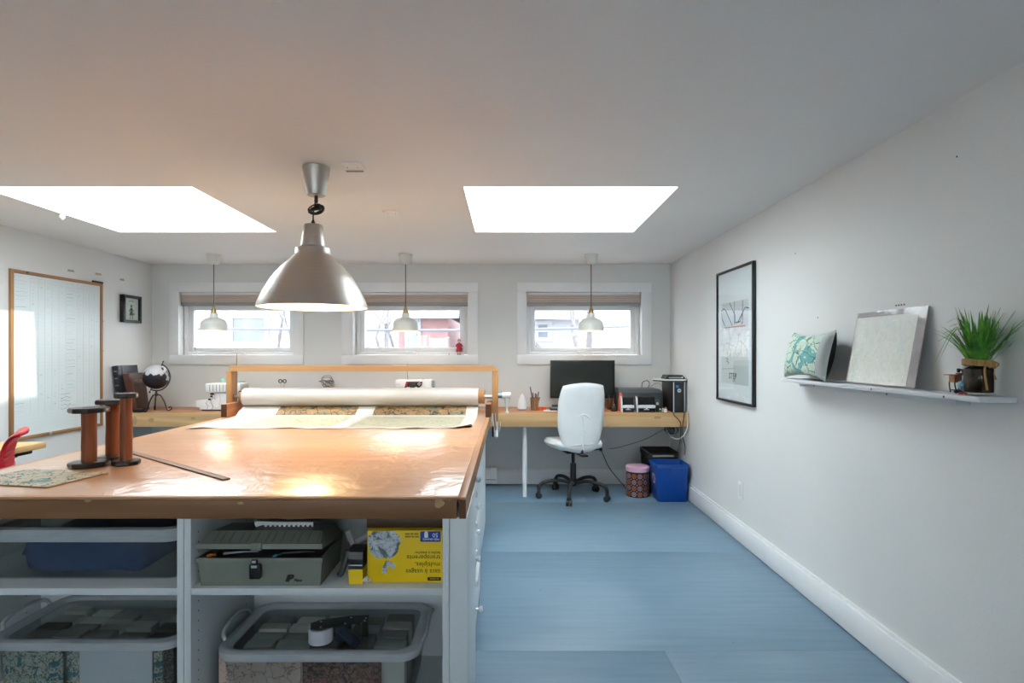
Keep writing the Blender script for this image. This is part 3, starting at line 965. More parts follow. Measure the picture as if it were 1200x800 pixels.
def sheet(u0, u1, s0, s1, nu, ns, off, th=0.0007):
    m = MB()
    top = [[sheet_pt(u0 + (u1 - u0) * i / nu, s0 + (s1 - s0) * j / ns, off) for j in range(ns + 1)] for i in range(nu + 1)]
    bot = [[sheet_pt(u0 + (u1 - u0) * i / nu, s0 + (s1 - s0) * j / ns, off - th) for j in range(ns + 1)] for i in range(nu + 1)]
    ix = lambda i, j, k: (i * (ns + 1) + j) * 2 + k
    vs = []
    for i in range(nu + 1):
        for j in range(ns + 1):
            vs += [top[i][j], bot[i][j]]
    fs = []
    for i in range(nu):
        for j in range(ns):
            fs.append((ix(i, j, 0), ix(i + 1, j, 0), ix(i + 1, j + 1, 0), ix(i, j + 1, 0)))
            fs.append((ix(i, j, 1), ix(i, j + 1, 1), ix(i + 1, j + 1, 1), ix(i + 1, j, 1)))
    for i in range(nu):
        fs.append((ix(i, 0, 0), ix(i, 0, 1), ix(i + 1, 0, 1), ix(i + 1, 0, 0)))
        fs.append((ix(i, ns, 0), ix(i + 1, ns, 0), ix(i + 1, ns, 1), ix(i, ns, 1)))
    for j in range(ns):
        fs.append((ix(0, j, 0), ix(0, j + 1, 0), ix(0, j + 1, 1), ix(0, j, 1)))
        fs.append((ix(nu, j, 0), ix(nu, j, 1), ix(nu, j + 1, 1), ix(nu, j + 1, 0)))
    return m.add(vs, fs)


M_sheet = plain('unrolled_paper', (0.50, 0.475, 0.44, 1), 0.5, var=0.03)
sheet(0, 1, 0.0, 1.0, 80, 60, 0.0).build('unrolled_sheet', M_sheet, pr, smooth=60)
M_map_brown = map_mat('shaded_tan_map', S(160, 122, 80), S(134, 108, 72), S(118, 116, 92), S(48, 34, 22), 11.0, 0.42, 0.035, contour=0.5)  # map print with the shadow under the roll put into its brown
M_map_pale = map_mat('pale_flat_map', S(176, 168, 142), S(166, 162, 136), S(166, 172, 150), S(96, 84, 66), 9.0, 0.40, 0.010, contour=0.2)
du = (X1 - X0)
uu = lambda px, y: (P(px, 0, y).x - X0) / du
for a, b_ in ((uu(325, 4.0), uu(418, 4.0)), (uu(438, 4.0), uu(546, 4.0))):
    sheet(a, b_, 0.12, 0.455, 24, 16, 0.0012, 0.0005).build('hanging_map_print', M_map_brown, pr, smooth=60)
    sheet(a - 0.01, b_, 0.56, 0.93, 24, 16, 0.0012, 0.0005).build('flat_map_print', M_map_pale, pr, smooth=60)

# ------------------------------------------------------------------ on the worktop
M_spoolblk = plain('black_painted_wood', (0.02, 0.019, 0.018, 1), 0.28, var=0.15, bump=0.0003, bscale=80)
W_spool = wood('red_brown_spool_wood', S(112, 54, 22), S(150, 78, 34), 'z', 0.4, 1.2, 0.0003)
M_pale = plain('worn_pale_edge', S(200, 176, 150), 0.6, var=0.2, vscale=60)


def octo(r, cut=0.62):
    """disc with four flattened, rounded sides"""
    out = []
    for k in range(48):
        a = 2 * PI * k / 48
        d = min(1.0, 0.93 / max(abs(math.cos(a)), abs(math.sin(a)), 1e-6))
        d = min(d, 1.06 / (abs(math.cos(a)) + abs(math.sin(a))) * 1.22)
        out.append((r * d * math.cos(a), r * d * math.sin(a)))
    return out


def spool(label, x, y, h, rt, rb, rc, tilt=0.0, waist=False, rot=0.4):
    z0 = ZT + 0.0008
    t = thing('wooden_spool', label, 'spool', (x, y, z0), rot, 'wooden spools on the worktop')
    th = 0.019
    # base and top flange: bevelled prisms; column: lathe
    def flange(z, r, thick):
        m = MB()
        o = octo(r)
        n = len(o)
        rings = [(0.94, 0.0), (1.0, 0.004), (1.0, thick - 0.004), (0.94, thick)]
        vs = [Vector((a * s, b_ * s, z + dz)) for s, dz in rings for a, b_ in o]
        fs = [tuple(reversed(range(n))), tuple(3 * n + k for k in range(n))]
        for q in range(3):
            for k in range(n):
                k2 = (k + 1) % n
                fs.append((q * n + k, q * n + k2, (q + 1) * n + k2, (q + 1) * n + k))
        return m.add(vs, fs)
    flange(0.0, rb, th).build('base_flange', M_spoolblk, t, world=False)
    flange(h - th, rt, th).build('top_flange', M_spoolblk, t, world=False)
    hh = h - 2 * th
    if waist:
        prof = [(rc * 1.05, th), (rc, th + 0.01), (rc * 0.98, th + hh * .45), (rc * 1.0, th + hh * .6), (rc * 0.9, th + hh * .8), (rc * 0.95, th + hh)]
    else:
        prof = [(rc, th), (rc, th + hh * .3), (rc * .97, th + hh * .6), (rc, th + hh)]
    MB().lathe(prof, (0, 0, 0), 28).build('column', W_spool, t, world=False)
    MB().cyl((0, 0, h - 0.0002), (0, 0, h + 0.0006), rt * 0.32, 16).build('bore', M_black, t, world=False)
    MB().box(rt * 0.93, rt * 0.952, -0.012, 0.008, h - 0.013, h - 0.005, 0.002).build('worn_edge', M_pale, t, world=False)
    return t


spool('shortest wooden spool, thick column and wide black flanges, beside the map board', -1.655, 2.246, 0.231, 0.070, 0.071, 0.0265, rot=0.15)
spool('middle height wooden spool with wide black flanges, standing behind the other two', -1.649, 2.372, 0.252, 0.064, 0.058, 0.0265, rot=0.5)
spool('tallest slimmest wooden spool with a small black top flange', -1.529, 2.275, 0.285, 0.042, 0.051, 0.0225, waist=True, rot=0.3)

# measuring stick
a, b_ = Vector((-1.80, 2.627, 0)), Vector((-0.990, 1.999, 0))
d = (b_ - a).normalized()
W_stick = wood('ruler_wood', S(126, 92, 58), S(156, 118, 78), 'x', 0.45, 1.0, 0.0002)
st = thing('measuring_stick', 'long thin wooden measuring stick lying across the worktop', 'ruler', ((a + b_) / 2) + Vector((0, 0, ZT + 0.0008)), math.atan2(d.y, d.x))
ln = (b_ - a).length
MB().box(-ln / 2, ln / 2, -0.013, 0.013, 0.0, 0.006, 0.001).build('stick', W_stick, st, world=False)
MB().cyl((-ln / 2 + 0.02, 0, 0.0058), (-ln / 2 + 0.02, 0, 0.0064), 0.005, 12).build('hang_hole', M_black, st, world=False)
m = MB()
for k in range(1, 100):
    x = -ln / 2 + ln * k / 100
    m.box(x - 0.0006, x + 0.0006, 0.013 - (0.010 if k % 10 == 0 else 0.005), 0.0128, 0.0059, 0.0062)
m.build('graduation', M_black, st, world=False, kind='stuff')

# map board lying in front of the spools
A_, B_ = Vector((-1.479, 2.106, 0)), Vector((-1.524, 1.877, 0))
ang = math.atan2((A_ - B_).y, (A_ - B_).x) - PI / 2
M_boardmap = map_mat('pale_teal_map_print', S(206, 196, 170), S(190, 184, 160), S(110, 150, 148), S(84, 92, 86), 13.0, 0.40, 0.035, contour=0.35)
mbd = thing('map_board', 'thin pale board printed with a teal and beige map, lying before the spools', 'map', ((A_ + B_) / 2) + Vector((0, 0, ZT + 0.0008)), ang)
hw_ = (A_ - B_).length / 2
M_ply = wood('thin_board_edge', S(150, 116, 78), S(178, 142, 102), 'x', 0.6)
MB().box(-0.36, 0.0, -hw_, hw_, 0.0, 0.0042, 0.0006).build('board', M_ply, mbd, world=False)
MB().box(-0.355, -0.004, -hw_ + 0.003, hw_ - 0.003, 0.00425, 0.0047).build('map_print', M_boardmap, mbd, world=False, smooth=0)

# ------------------------------------------------------------------ bins and tools in the bookcases
def rrect(x0, x1, y0, y1, r, n=6):
    out = []
    for cx, cy, a0 in ((x1 - r, y1 - r, 0), (x0 + r, y1 - r, PI / 2), (x0 + r, y0 + r, PI), (x1 - r, y0 + r, 3 * PI / 2)):
        for k in range(n + 1):
            a = a0 + PI / 2 * k / n
            out.append((cx + r * math.cos(a), cy + r * math.sin(a)))
    return out


def loft(rings, close_first=False, close_last=False):
    """rings of equal length: list of (poly, z)"""
    m = MB()
    n = len(rings[0][0])
    vs = [Vector((x, y, z)) for poly, z in rings for x, y in poly]
    fs = []
    for q in range(len(rings) - 1):
        for k in range(n):
            k2 = (k + 1) % n
            fs.append((q * n + k, q * n + k2, (q + 1) * n + k2, (q + 1) * n + k))
    if close_first: fs.append(tuple(reversed(range(n))))
    if close_last: fs.append(tuple((len(rings) - 1) * n + k for k in range(n)))
    return m.add(vs, fs)


def tub(label, x0, x1, y0, y1, z0, z1, rim=0.026, lid_recess=0.012, handle=True, wall=0.003, taper=0.025, name='storage_bin'):
    t = thing(name, label, 'bin', ((x0 + x1) / 2, (y0 + y1) / 2, z0))
    i = 0.018
    R = lambda g, r: rrect(x0 + g, x1 - g, y0 + g, y1 - g, r)
    zb = z1 - rim
    loft([(R(i + taper, 0.03), z0), (R(i, 0.05), zb), (R(i + wall, 0.048), zb), (R(i + taper + wall, 0.028), z0 + wall)], True, True).build('tub', M_tubp, t, smooth=50)
    # frosted rim of the lid, a rolled band
    loft([(R(0.004, 0.066), zb - 0.004), (R(0.0, 0.07), zb + 0.006), (R(0.002, 0.068), z1 - 0.004), (R(0.012, 0.06), z1), (R(0.030, 0.05), z1 - 0.001), (R(0.038, 0.046), z1 - lid_recess), (R(0.040, 0.044), z1 - lid_recess - 0.002), (R(0.022, 0.05), z1 - 0.006), (R(0.0165, 0.055), zb), (R(0.004, 0.066), zb - 0.004)]).build('lid_rim', M_tubrim, t, smooth=50)
    loft([(R(0.041, 0.043), z1 - lid_recess - 0.002), (R(0.041, 0.043), z1 - lid_recess)], True, True).build('lid_panel', M_tubp, t, smooth=50)
    if handle:
        for sx in (-1, 1):
            xb = x0 + 0.008 if sx < 0 else x1 - 0.008
            xo = xb + sx * 0.016
            ym = (y0 + y1) / 2
            MB().tube(cr([(xb, ym - 0.10, z1 - 0.012), (xo, ym - 0.085, z1 + 0.016), (xo, ym, z1 + 0.034), (xo, ym + 0.085, z1 + 0.016), (xb, ym + 0.10, z1 - 0.012)], 6), 0.007, 8).build('handle', M_tubrim, t)
    return t


M_mapA = map_mat('green_beige_road_map', S(196, 200, 186), S(176, 182, 168), S(70, 128, 140), S(70, 86, 84), 26.0, 0.42, 0.05, contour=0.25)
M_mapP = map_mat('pink_street_map', S(206, 184, 172), S(196, 172, 160), S(206, 190, 180), S(140, 114, 104), 16.0, 0.2, 0.03)
M_mapR = map_mat('dense_red_street_map', S(150, 108, 92), S(128, 88, 76), S(110, 96, 92), S(62, 40, 36), 26.0, 0.36, 0.09)
M_mapG = map_mat('brown_print_strip', S(120, 108, 96), S(100, 90, 80), S(80, 84, 84), S(48, 40, 36), 30.0, 0.36, 0.09)
M_packs = [plain('pale_packet_paper', S(176, 168, 158), 0.7, var=0.1), plain('gray_packet_paper', S(154, 150, 142), 0.7, var=0.1),
           plain('dark_packet_paper', S(112, 106, 96), 0.7, var=0.15), plain('white_packet_paper', S(214, 210, 200), 0.7, var=0.06)]


def packets(x0, x1, y0, y1, z, z0, where, group, seed):
    """paper packets filling a bin up to its lid: a top layer of separate packets"""
    rnd = random.Random(seed)
    nx, ny = 5, 4
    k = 0
    for i in range(nx):
        for j in range(ny):
            w, d = (x1 - x0) / nx, (y1 - y0) / ny
            cx, cy = x0 + w * (i + .5), y0 + d * (j + .5)
            hz = z - z0 - rnd.uniform(0.0, 0.016)
            ww, dd = w / 2 - rnd.uniform(0.003, 0.010), d / 2 - rnd.uniform(0.002, 0.008)
            tone = rnd.randrange(4)
            o = MB().box(cx - ww, cx + ww, cy - dd, cy + dd, z0, z0 + hz, 0.003).build('paper_packet', M_packs[tone], loc=(cx, cy, z0))
            tag(o, '%s paper packet, %s in the %s row, %s' % (('pale', 'gray', 'dark', 'white')[tone], ('leftmost', 'second from the left', 'middle', 'second from the right', 'rightmost')[i], ('front', 'second', 'third', 'back')[j], where), 'packet', group)
            k += 1


SZ = 0.100
# lower right bin, packing tape dispenser on its lid
RBx0, RBx1, RBy0, RBy1, RBz = -0.972, -0.292, 1.850, 2.238, SZ + 0.0008
lidz = 0.318
tub('clear bin with frosted rim below the gray toolbox, tape dispenser on its lid', RBx0, RBx1, RBy0, RBy1, RBz, lidz)
packets(RBx0 + 0.06, RBx1 - 0.06, RBy0 + 0.085, RBy1 - 0.06, lidz - 0.020, RBz + 0.012, 'bin below the toolbox', 'paper packets in the bin below the toolbox', 3)
yf = RBy0 + 0.062
tag(MB().box(P(256, 0, yf).x, P(352, 0, yf).x, yf, yf + 0.008, RBz + 0.012, 0.285, 0.002).build('map_sheet', M_mapP, loc=(-0.8, yf, RBz)),
    'pinkish street map standing at the front of the bin below the toolbox', 'map')
tag(MB().box(P(354, 0, yf).x, P(446, 0, yf).x, yf + 0.001, yf + 0.010, RBz + 0.012, 0.287, 0.002).build('map_sheet', M_mapR, loc=(-0.5, yf, RBz)),
    'dense red brown street map standing at the front of the bin below the toolbox', 'map')
# lower left bin
LBx0, LBx1 = -1.73, -1.082
tub('clear bin with frosted rim full of maps on the bottom shelf left of the divider', LBx0, LBx1, RBy0 + 0.004, RBy1, RBz, 0.352)
packets(LBx0 + 0.06, LBx1 - 0.06, RBy0 + 0.085, RBy1 - 0.06, 0.352 - 0.020, RBz + 0.012, 'bottom left bin', 'paper packets in the bin left of the divider', 9)
tag(MB().box(P(3, 0, yf).x, P(73, 0, yf).x, yf, yf + 0.008, RBz + 0.012, 0.318, 0.002).build('map_sheet', M_mapA, loc=(-1.5, yf, RBz)),
    'green and beige road map standing left in the bottom left bin', 'map')
tag(MB().box(P(75, 0, yf).x, P(97, 0, yf).x, yf + 0.009, yf + 0.016, RBz + 0.012, 0.317, 0.002).build('map_sheet', M_mapA, loc=(-1.4, yf, RBz)),
    'narrow strip of pale map beside the white sheet in the bottom left bin', 'map')
tag(MB().box(P(94, 0, yf).x, P(179, 0, yf).x, yf - 0.003, yf - 0.001, RBz + 0.012, 0.319, 0.0005).build('paper_sheet', plain('cool_white_paper', S(226, 228, 236), 0.6, var=0.01), loc=(-1.2, yf, RBz)),
    'blank white sheet at the front of the bottom left bin', 'paper')
tag(MB().box(P(180, 0, yf).x, P(190, 0, yf).x, yf, yf + 0.006, RBz + 0.012, 0.317, 0.002).build('map_sheet', M_mapA, loc=(-1.15, yf, RBz)),
    'thin blue green map strip right of the white sheet in the bottom left bin', 'map')
tag(MB().box(P(191, 0, yf).x, P(203, 0, yf).x, yf + 0.001, yf + 0.008, RBz + 0.012, 0.317, 0.002).build('map_sheet', M_mapG, loc=(-1.12, yf, RBz)),
    'thin brown printed strip at the right end of the bottom left bin', 'map')
# upper left bin with blue cloth
UZ = 0.5508
tub('clear low bin holding blue cloth on the upper left shelf', LBx0 - 0.02, LBx1 + 0.02, 1.845, 2.235, UZ, 0.724, rim=0.040, handle=False, taper=0.014, lid_recess=0.006)
M_blue = plain('navy_blue_cloth', S(16, 56, 104), 0.9, var=0.15, vscale=10, bump=0.002, bscale=24)
fx0, fx1 = P(28, 0, 1.93).x, P(178, 0, 1.93).x
def fn(u, v):
    p = Vector(((fx0 + fx1) / 2 + (fx1 - fx0) / 2 * u * (1 - 0.08 * v * v), 2.035 + 0.145 * v * (1 - 0.08 * u * u), UZ + 0.068 + 0.004 * math.sin(u * 9) * math.cos(v * 4)))
    return p, Vector((0, 0, 1))
tag(MB().cushion(fn, lambda u, v: 0.057 * (1 - max(abs(u), abs(v)) ** 22) ** 0.5, 30, 16).build('folded_cloth', M_blue, loc=((fx0 + fx1) / 2, 2.04, UZ), smooth=60),
    'folded navy blue cloth inside the clear bin on the upper left shelf', 'cloth')

# gray toolbox
M_tool = plain('gray_green_plastic', S(122, 126, 116), 0.5, var=0.08, vscale=9, bump=0.0003, bscale=120)
M_toold = plain('dark_gray_green_plastic', S(92, 96, 88), 0.5, var=0.08)
TBy = 1.815
tx0, tx1 = P(231.5, 0, TBy).x, P(377.5, 0, TBy).x
TBz = 0.5508
zbt = P(0, 653.5, TBy).z
tb = thing('toolbox', 'gray plastic toolbox with its lid ajar and a black latch on the shelf', 'toolbox', ((tx0 + tx1) / 2, 1.92, TBz))
ty0, ty1 = TBy, 2.04
m = loft([([(tx0 + .008, ty0 + .006), (tx1 - .008, ty0 + .006), (tx1 - .008, ty1 - .006), (tx0 + .008, ty1 - .006)], TBz),
          ([(tx0, ty0), (tx1, ty0), (tx1, ty1), (tx0, ty1)], zbt),
          ([(tx0 + .005, ty0 + .005), (tx1 - .005, ty0 + .005), (tx1 - .005, ty1 - .005), (tx0 + .005, ty1 - .005)], zbt),
          ([(tx0 + .012, ty0 + .011), (tx1 - .012, ty0 + .011), (tx1 - .012, ty1 - .011), (tx0 + .012, ty1 - .011)], TBz + 0.004)], True, True)
m.build('body', M_tool, tb, smooth=0)
MB().box(tx0 - 0.004, tx1 + 0.004, ty0 - 0.006, ty0 - 0.0003, zbt - 0.014, zbt + 0.001, 0.001).build('body_lip', M_tool, tb)
# lid, hinged along the back and raised at the front
hz = Vector((0, ty1 - 0.005, zbt + 0.012))
tilt = Matrix.Translation(hz) @ Matrix.Rotation(-math.radians(6.6), 4, 'X') @ Matrix.Translation(-hz)
m = loft([([(tx0 - .003, ty0 - .005), (tx1 + .001, ty0 - .005), (tx1 + .001, ty1), (tx0 - .003, ty1)], zbt + 0.004),
          ([(tx0 - .003, ty0 - .005), (tx1 + .001, ty0 - .005), (tx1 + .001, ty1), (tx0 - .003, ty1)], zbt + 0.020),
          ([(tx0 + .006, ty0 + .003), (tx1 - .007, ty0 + .003), (tx1 - .007, ty1 - .004), (tx0 + .006, ty1 - .004)], zbt + 0.0205),
          ([(tx0 + .016, ty0 + .052), (tx1 - .016, ty0 + .052), (tx1 - .016, ty1 - .03), (tx0 + .016, ty1 - .03)], zbt + 0.050)], True, True)
lid = m.xf(tilt).build('lid', M_tool, tb, smooth=0)
m = MB()
for k in range(13):
    px = 246 + k * 10.2 + (2 if k % 3 == 0 else 0)
    x = P(px, 0, TBy).x
    o1, o2 = Vector((x, ty0 + 0.0045, zbt + 0.022)), Vector((x, ty0 + 0.050, zbt + 0.0490))
    m.tube([o1, o2], 0.0009, 5)
m.xf(tilt).build('lid_groove', M_toold, lid, kind='stuff')
lx = P(301.5, 0, TBy).x
MB().box(lx - 0.017, lx + 0.017, ty0 - 0.012, ty0 - 0.0052, zbt + 0.000, zbt + 0.024, 0.002).xf(tilt).build('lid_tongue', M_tool, lid)
lx = P(300, 0, TBy).x
zl0, zl1 = P(0, 677, TBy).z, P(0, 656, TBy).z
la = MB().box(lx - 0.017, lx + 0.017, ty0 - 0.014, ty0 + 0.002, zl0, zl1 - 0.01, 0.004).box(lx - 0.010, lx + 0.010, ty0 - 0.016, ty0 - 0.006, zl1 - 0.014, zl1 + 0.006, 0.003).build('latch', M_black, tb)
MB().box(lx - 0.009, lx + 0.009, ty0 - 0.0165, ty0 - 0.0145, zl1 - 0.020, zl1 - 0.012, 0.0005).box(lx - 0.006, lx + 0.006, ty0 - 0.0175, ty0 - 0.0155, zl1 - 0.004, zl1 + 0.003, 0.0005).build('latch_plate', M_steel, la)
M_ink = plain('black_print', (0.01, 0.01, 0.01, 1), 0.5, var=0)
lm = frame_m(P(336.5, 681, TBy - 0.0012), (1, 0, 0), (0, 0, 1))
text('P', 0.030, tb, lm, M_ink, shear=0.35, extrude=0.0006, bold=0.0012)
MB().prism([(0, 0), (0.007, 0.020), (0.014, 0.020), (0.008, 0)], -0.0016, 0.003, O=P(334.5, 681, TBy), A=(1, 0, 0), B=(0, 0, 1), C=(0, 1, 0)).build('logo', M_ink, tb)
text('Plano', 0.0115, tb, frame_m(P(344.5, 681.2, TBy - 0.0012), (1, 0, 0), (0, 0, 1)), M_ink, shear=0.2, extrude=0.0006, bold=0.0004)
# tools in the open gap
M_or = plain('orange_plastic', S(226, 120, 40), 0.45)
M_cy = plain('teal_plastic', S(60, 150, 180), 0.45)
for (px0, px1, dy, r, mm, lb) in [(243, 249, 0.02, 0.0055, M_or, 'orange handled tool showing in the gap of the toolbox'),
                                 (262, 300, 0.05, 0.0035, M_grey, 'gray tool showing in the gap of the toolbox'),
                                 (320, 326, 0.02, 0.0045, M_cy, 'teal handled tool showing in the gap of the toolbox'),
                                 (330, 366, 0.05, 0.0035, M_dark, 'dark tool showing at the right of the toolbox gap')]:
    y = ty0 + dy
    z = zbt - 0.004
    tag(MB().tube(cr([(P(px0, 0, y).x, y, z), (P((px0 + px1) / 2, 0, y).x, y + 0.008, z + 0.003), (P(px1, 0, y).x, y + 0.02, z)], 4), [r * 1.1] * 4 + [r] + [r * .6] * 4, 8).build('hand_tool', mm, loc=(P(px0, 0, y).x, y, z)), lb, 'tool')
MB().box(tx0 + 0.02, tx1 - 0.02, ty0 + 0.014, ty1 - 0.016, TBz + 0.006, zbt - 0.012, 0.003).build('tray', M_dark, tb)
# white notched strip lying on the toolbox lid
zl = 0.7045
m = MB()
xs0, xs1 = P(300, 0, 1.93).x, P(367, 0, 1.93).x
poly = [(xs0, zl), (xs0 - .006, zl + .012), (xs0 + .004, zl + .021), (xs0 + .03, zl + .018)]
n = 11
up = [(xs0 + .03 + (xs1 - xs0 - .03) * k / n, zl + 0.017) for k in range(1, n + 1)]
dn = []
for k in range(n):
    x = xs1 - (xs1 - xs0 - .02) * k / n
    dn += [(x, zl + 0.001), (x - 0.006, zl + 0.001), (x - 0.008, zl + 0.007), (x - 0.013, zl + 0.007)]
tag(MB().prism(poly + up + dn, 1.93, 1.934, A=(1, 0, 0), B=(0, 0, 1), C=(0, 1, 0)).build('notched_strip', M_white, loc=(xs0, 1.93, zl), smooth=0), 'white notched plastic strip lying on the gray toolbox', 'strip')

# yellow box of bags, upside down
M_yel = plain('yellow_cardboard', S(240, 200, 0), 0.5, var=0.03)
M_bluel = plain('blue_label_print', S(24, 62, 150), 0.5, var=0.02)
M_wink = plain('white_print', S(225, 228, 232), 0.5, var=0)
BY = 1.845
bx0, bx1 = P(430.5, 0, BY).x, P(518.5, 0, BY).x
bz1 = P(0, 621.5, BY).z
bb = thing('bag_box', 'yellow cardboard box of transparent bags standing upside down on the shelf', 'box', ((bx0 + bx1) / 2, 1.95, UZ))
MB().box(bx0, bx1, BY, 2.14, UZ, bz1, 0.0015).build('carton', M_yel, bb)
fy = BY - 0.0004
down = frame_m
def onbox(px, py): return frame_m(P(px, py, fy), (-1, 0, 0), (0, 0, -1)) @ Matrix.Rotation(0, 4, 'X')
# upside down print: right is -x, up is -z, facing the aisle (-y)
for body, size, px, py in [('sacs à usages', 0.0215, 516, 667), ('multiples,', 0.0215, 516, 658.8), ('transparents', 0.0215, 516, 650.5), ('faciles à attacher', 0.0125, 516, 646)]:
    text(body, size, bb, onbox(px, py), M_ink)
q0, q1 = P(492.5, 634.5, BY), P(516.5, 620.5, BY)
MB().prism(rrect(q0.x, q1.x, q0.z, bz1 - 0.002, 0.003, 3), BY - 0.0010, BY - 0.0002, A=(1, 0, 0), B=(0, 0, 1), C=(0, 1, 0)).build('blue_label', M_bluel, bb, smooth=0)
fy = BY - 0.0016
text('50', 0.019, bb, onbox(513.5, 624.6), M_wink)
text('TRÈS GRANDS', 0.0085, bb, onbox(515.3, 630.6), M_wink)
c0 = P(499.5, 626, BY)
MB().prism([(-.006, -.010), (.006, -.010), (.006, .006), (.003, .010), (-.003, .010), (-.006, .006)], BY - 0.0016, BY - 0.0011, O=(c0.x, 0, c0.z), A=(1, 0, 0), B=(0, 0, 1), C=(0, 1, 0)).build('bag_symbol', M_wink, bb, smooth=0)
q0, q1 = P(501, 680.0, BY), P(516.8, 676, BY)
MB().prism(rrect(q0.x, q1.x, q0.z, q1.z, 0.002, 3), BY - 0.0010, BY - 0.0002, A=(1, 0, 0), B=(0, 0, 1), C=(0, 1, 0)).build('brand_tab', M_ink, bb, smooth=0)
text('no name', 0.0085, bb, onbox(514.5, 677.2), M_yel)
fy = BY - 0.0004
m = MB()
rnd = random.Random(4)
for r_, py in ((0, 624.5), (1, 627.8)):
    px = 475.0
    while px < 490:
        w = rnd.uniform(0.7, 1.5)
        a, b_ = P(px, py + 1.7, fy), P(px + w, py, fy)
        m.box(a.x, b_.x, fy - 0.0003, BY - 0.0001, a.z, b_.z)
        px += w + rnd.choice([.5, .5, 1.3])
m.build('small_print', plain('brown_print', S(120, 90, 20), 0.6), bb, smooth=0, kind='stuff')
# printed picture of a knotted bag, hanging knot down
M_bagpic = map_mat('bag_photo_print', S(176, 182, 190), S(206, 208, 214), S(90, 104, 110), S(120, 130, 138), 26.0, 0.40, 0.03)
c0 = P(450, 636, BY)
poly = []
for k in range(30):
    a = 2 * PI * k / 30
    r = 0.052 * (1 + 0.05 * math.sin(5 * a) + 0.03 * math.sin(9 * a))
    x, z = c0.x + r * math.cos(a) * 1.02, c0.z + r * math.sin(a)
    poly.append((max(x, bx0 + 0.002), min(z, bz1 - 0.002)))
MB().prism(poly, BY - 0.0008, BY - 0.0002, A=(1, 0, 0), B=(0, 0, 1), C=(0, 1, 0)).build('bag_picture', M_bagpic, bb, smooth=0)
for (px, py, ax, w) in ((449.5, 671, -0.25, 1), (462, 665, 0.65, 1)):
    c1 = P(px, py, BY)
    top = P(453.5, 657, BY)
    d_ = Vector((c1.x - top.x, 0, c1.z - top.z)); pr_ = Vector((-d_.z, 0, d_.x)).normalized()
    pts = [top + pr_ * 0.003, top + d_ * 0.6 + pr_ * 0.010, top + d_ * 1.05 + pr_ * 0.008, top + d_ * 1.0 - pr_ * 0.006, top + d_ * 0.5 - pr_ * 0.008, top - pr_ * 0.003]
    MB().prism([(p.x, p.z) for p in pts], BY - 0.0011, BY - 0.0002, A=(1, 0, 0), B=(0, 0, 1), C=(0, 1, 0)).build('bag_tie_picture', M_bagpic, bb, smooth=0)
# wooden strip lying on the yellow box
W_dk = wood('dark_brown_wood', S(54, 34, 14), S(78, 50, 24), 'x', 0.5)
tag(MB().box(P(432, 0, 1.9).x, -0.214, 1.87, 2.12, bz1 + 0.0008, bz1 + 0.032, 0.002).build('brown_box', W_dk, loc=(-0.35, 2.0, bz1)), 'flat dark brown box lying on the yellow carton under the worktop', 'box')

# yellow and black tape measure standing beside the carton
ty = 1.83
t = thing('tape_measure', 'black and yellow tape measure standing left of the yellow carton', 'tape measure', (P(416.5, 0, ty).x, ty, UZ))
a, b_ = P(408.0, 683, ty), P(425, 666, ty)
mzy = P(0, 667, ty).z
MB().prism([(a.x + .002, UZ), (b_.x - .001, UZ), (b_.x, mzy), (a.x, mzy)], ty, ty + 0.055, A=(1, 0, 0), B=(0, 0, 1), C=(0, 1, 0)).build('yellow_shell', M_yel, t, smooth=0)
zt_ = P(0, 644, ty).z
MB().prism([(0.0, mzy + .0004), (0.055, mzy + .0004), (0.055, zt_), (0.02, zt_), (0.006, zt_ - 0.010), (0.0, zt_ - 0.03)], a.x, b_.x, O=(0, ty, 0), A=(0, 1, 0), B=(0, 0, 1), C=(1, 0, 0)).build('black_shell', M_black, t, smooth=0)
MB().box(a.x + .001, b_.x - .001, ty - 0.002, ty - 0.0002, mzy + 0.012, mzy + 0.015, 0.0005).build('tape_tongue', M_steel, t)
# gray clamps behind it
t = thing('hand_clamp', 'gray plastic hand clamp lying behind the tape measure', 'clamp', (-0.50, 1.98, UZ))
MB().box(-0.545, -0.47, 1.93, 2.05, UZ, UZ + 0.075, 0.01).build('clamp_base', M_grey, t)
MB().tube([P(408, 622, 1.93), P(414, 637, 1.92), P(419, 642, 1.93)], [0.010, 0.011, 0.012], 8).build('clamp_jaw', M_grey, t)
MB().tube([P(415, 636, 1.93), P(428, 629, 1.94), P(436, 624, 1.96)], [0.011, 0.010, 0.010], 8).build('clamp_bar', M_grey, t)
pts = cr([P(409, 645, 1.90), P(404, 660, 1.89), Vector((P(400, 0, 1.885).x, 1.885, UZ + 0.016)), Vector((P(396, 0, 1.885).x, 1.885, UZ + 0.009))], 6)
t = thing('marker_tool', 'dark gray handled tool with a blue tip leaning right of the toolbox', 'tool', (P(398, 0, 1.885).x, 1.885, UZ))
MB().tube(pts[:-3], 0.010, 10).build('handle', M_dark, t)
MB().tube(pts[-4:], [0.0085, 0.008, 0.0075, 0.006], 10).build('blue_tip', plain('blue_plastic', S(40, 84, 150), 0.4), t)
m = MB()
rnd = random.Random(8)
base = P(428, 682.5, 1.84)
for k in range(6):
    p = [base + Vector((rnd.uniform(-.012, .018), rnd.uniform(-.01, .015), rnd.uniform(0.003, .02))) for _ in range(4)]
    p.insert(0, base + Vector((0, 0, 0.0035)))
    m.tube(cr(p, 5), 0.0014, 5)
tag(m.build('crumpled_string', M_paper, loc=base), 'small tangle of white string at the foot of the yellow carton', 'string')

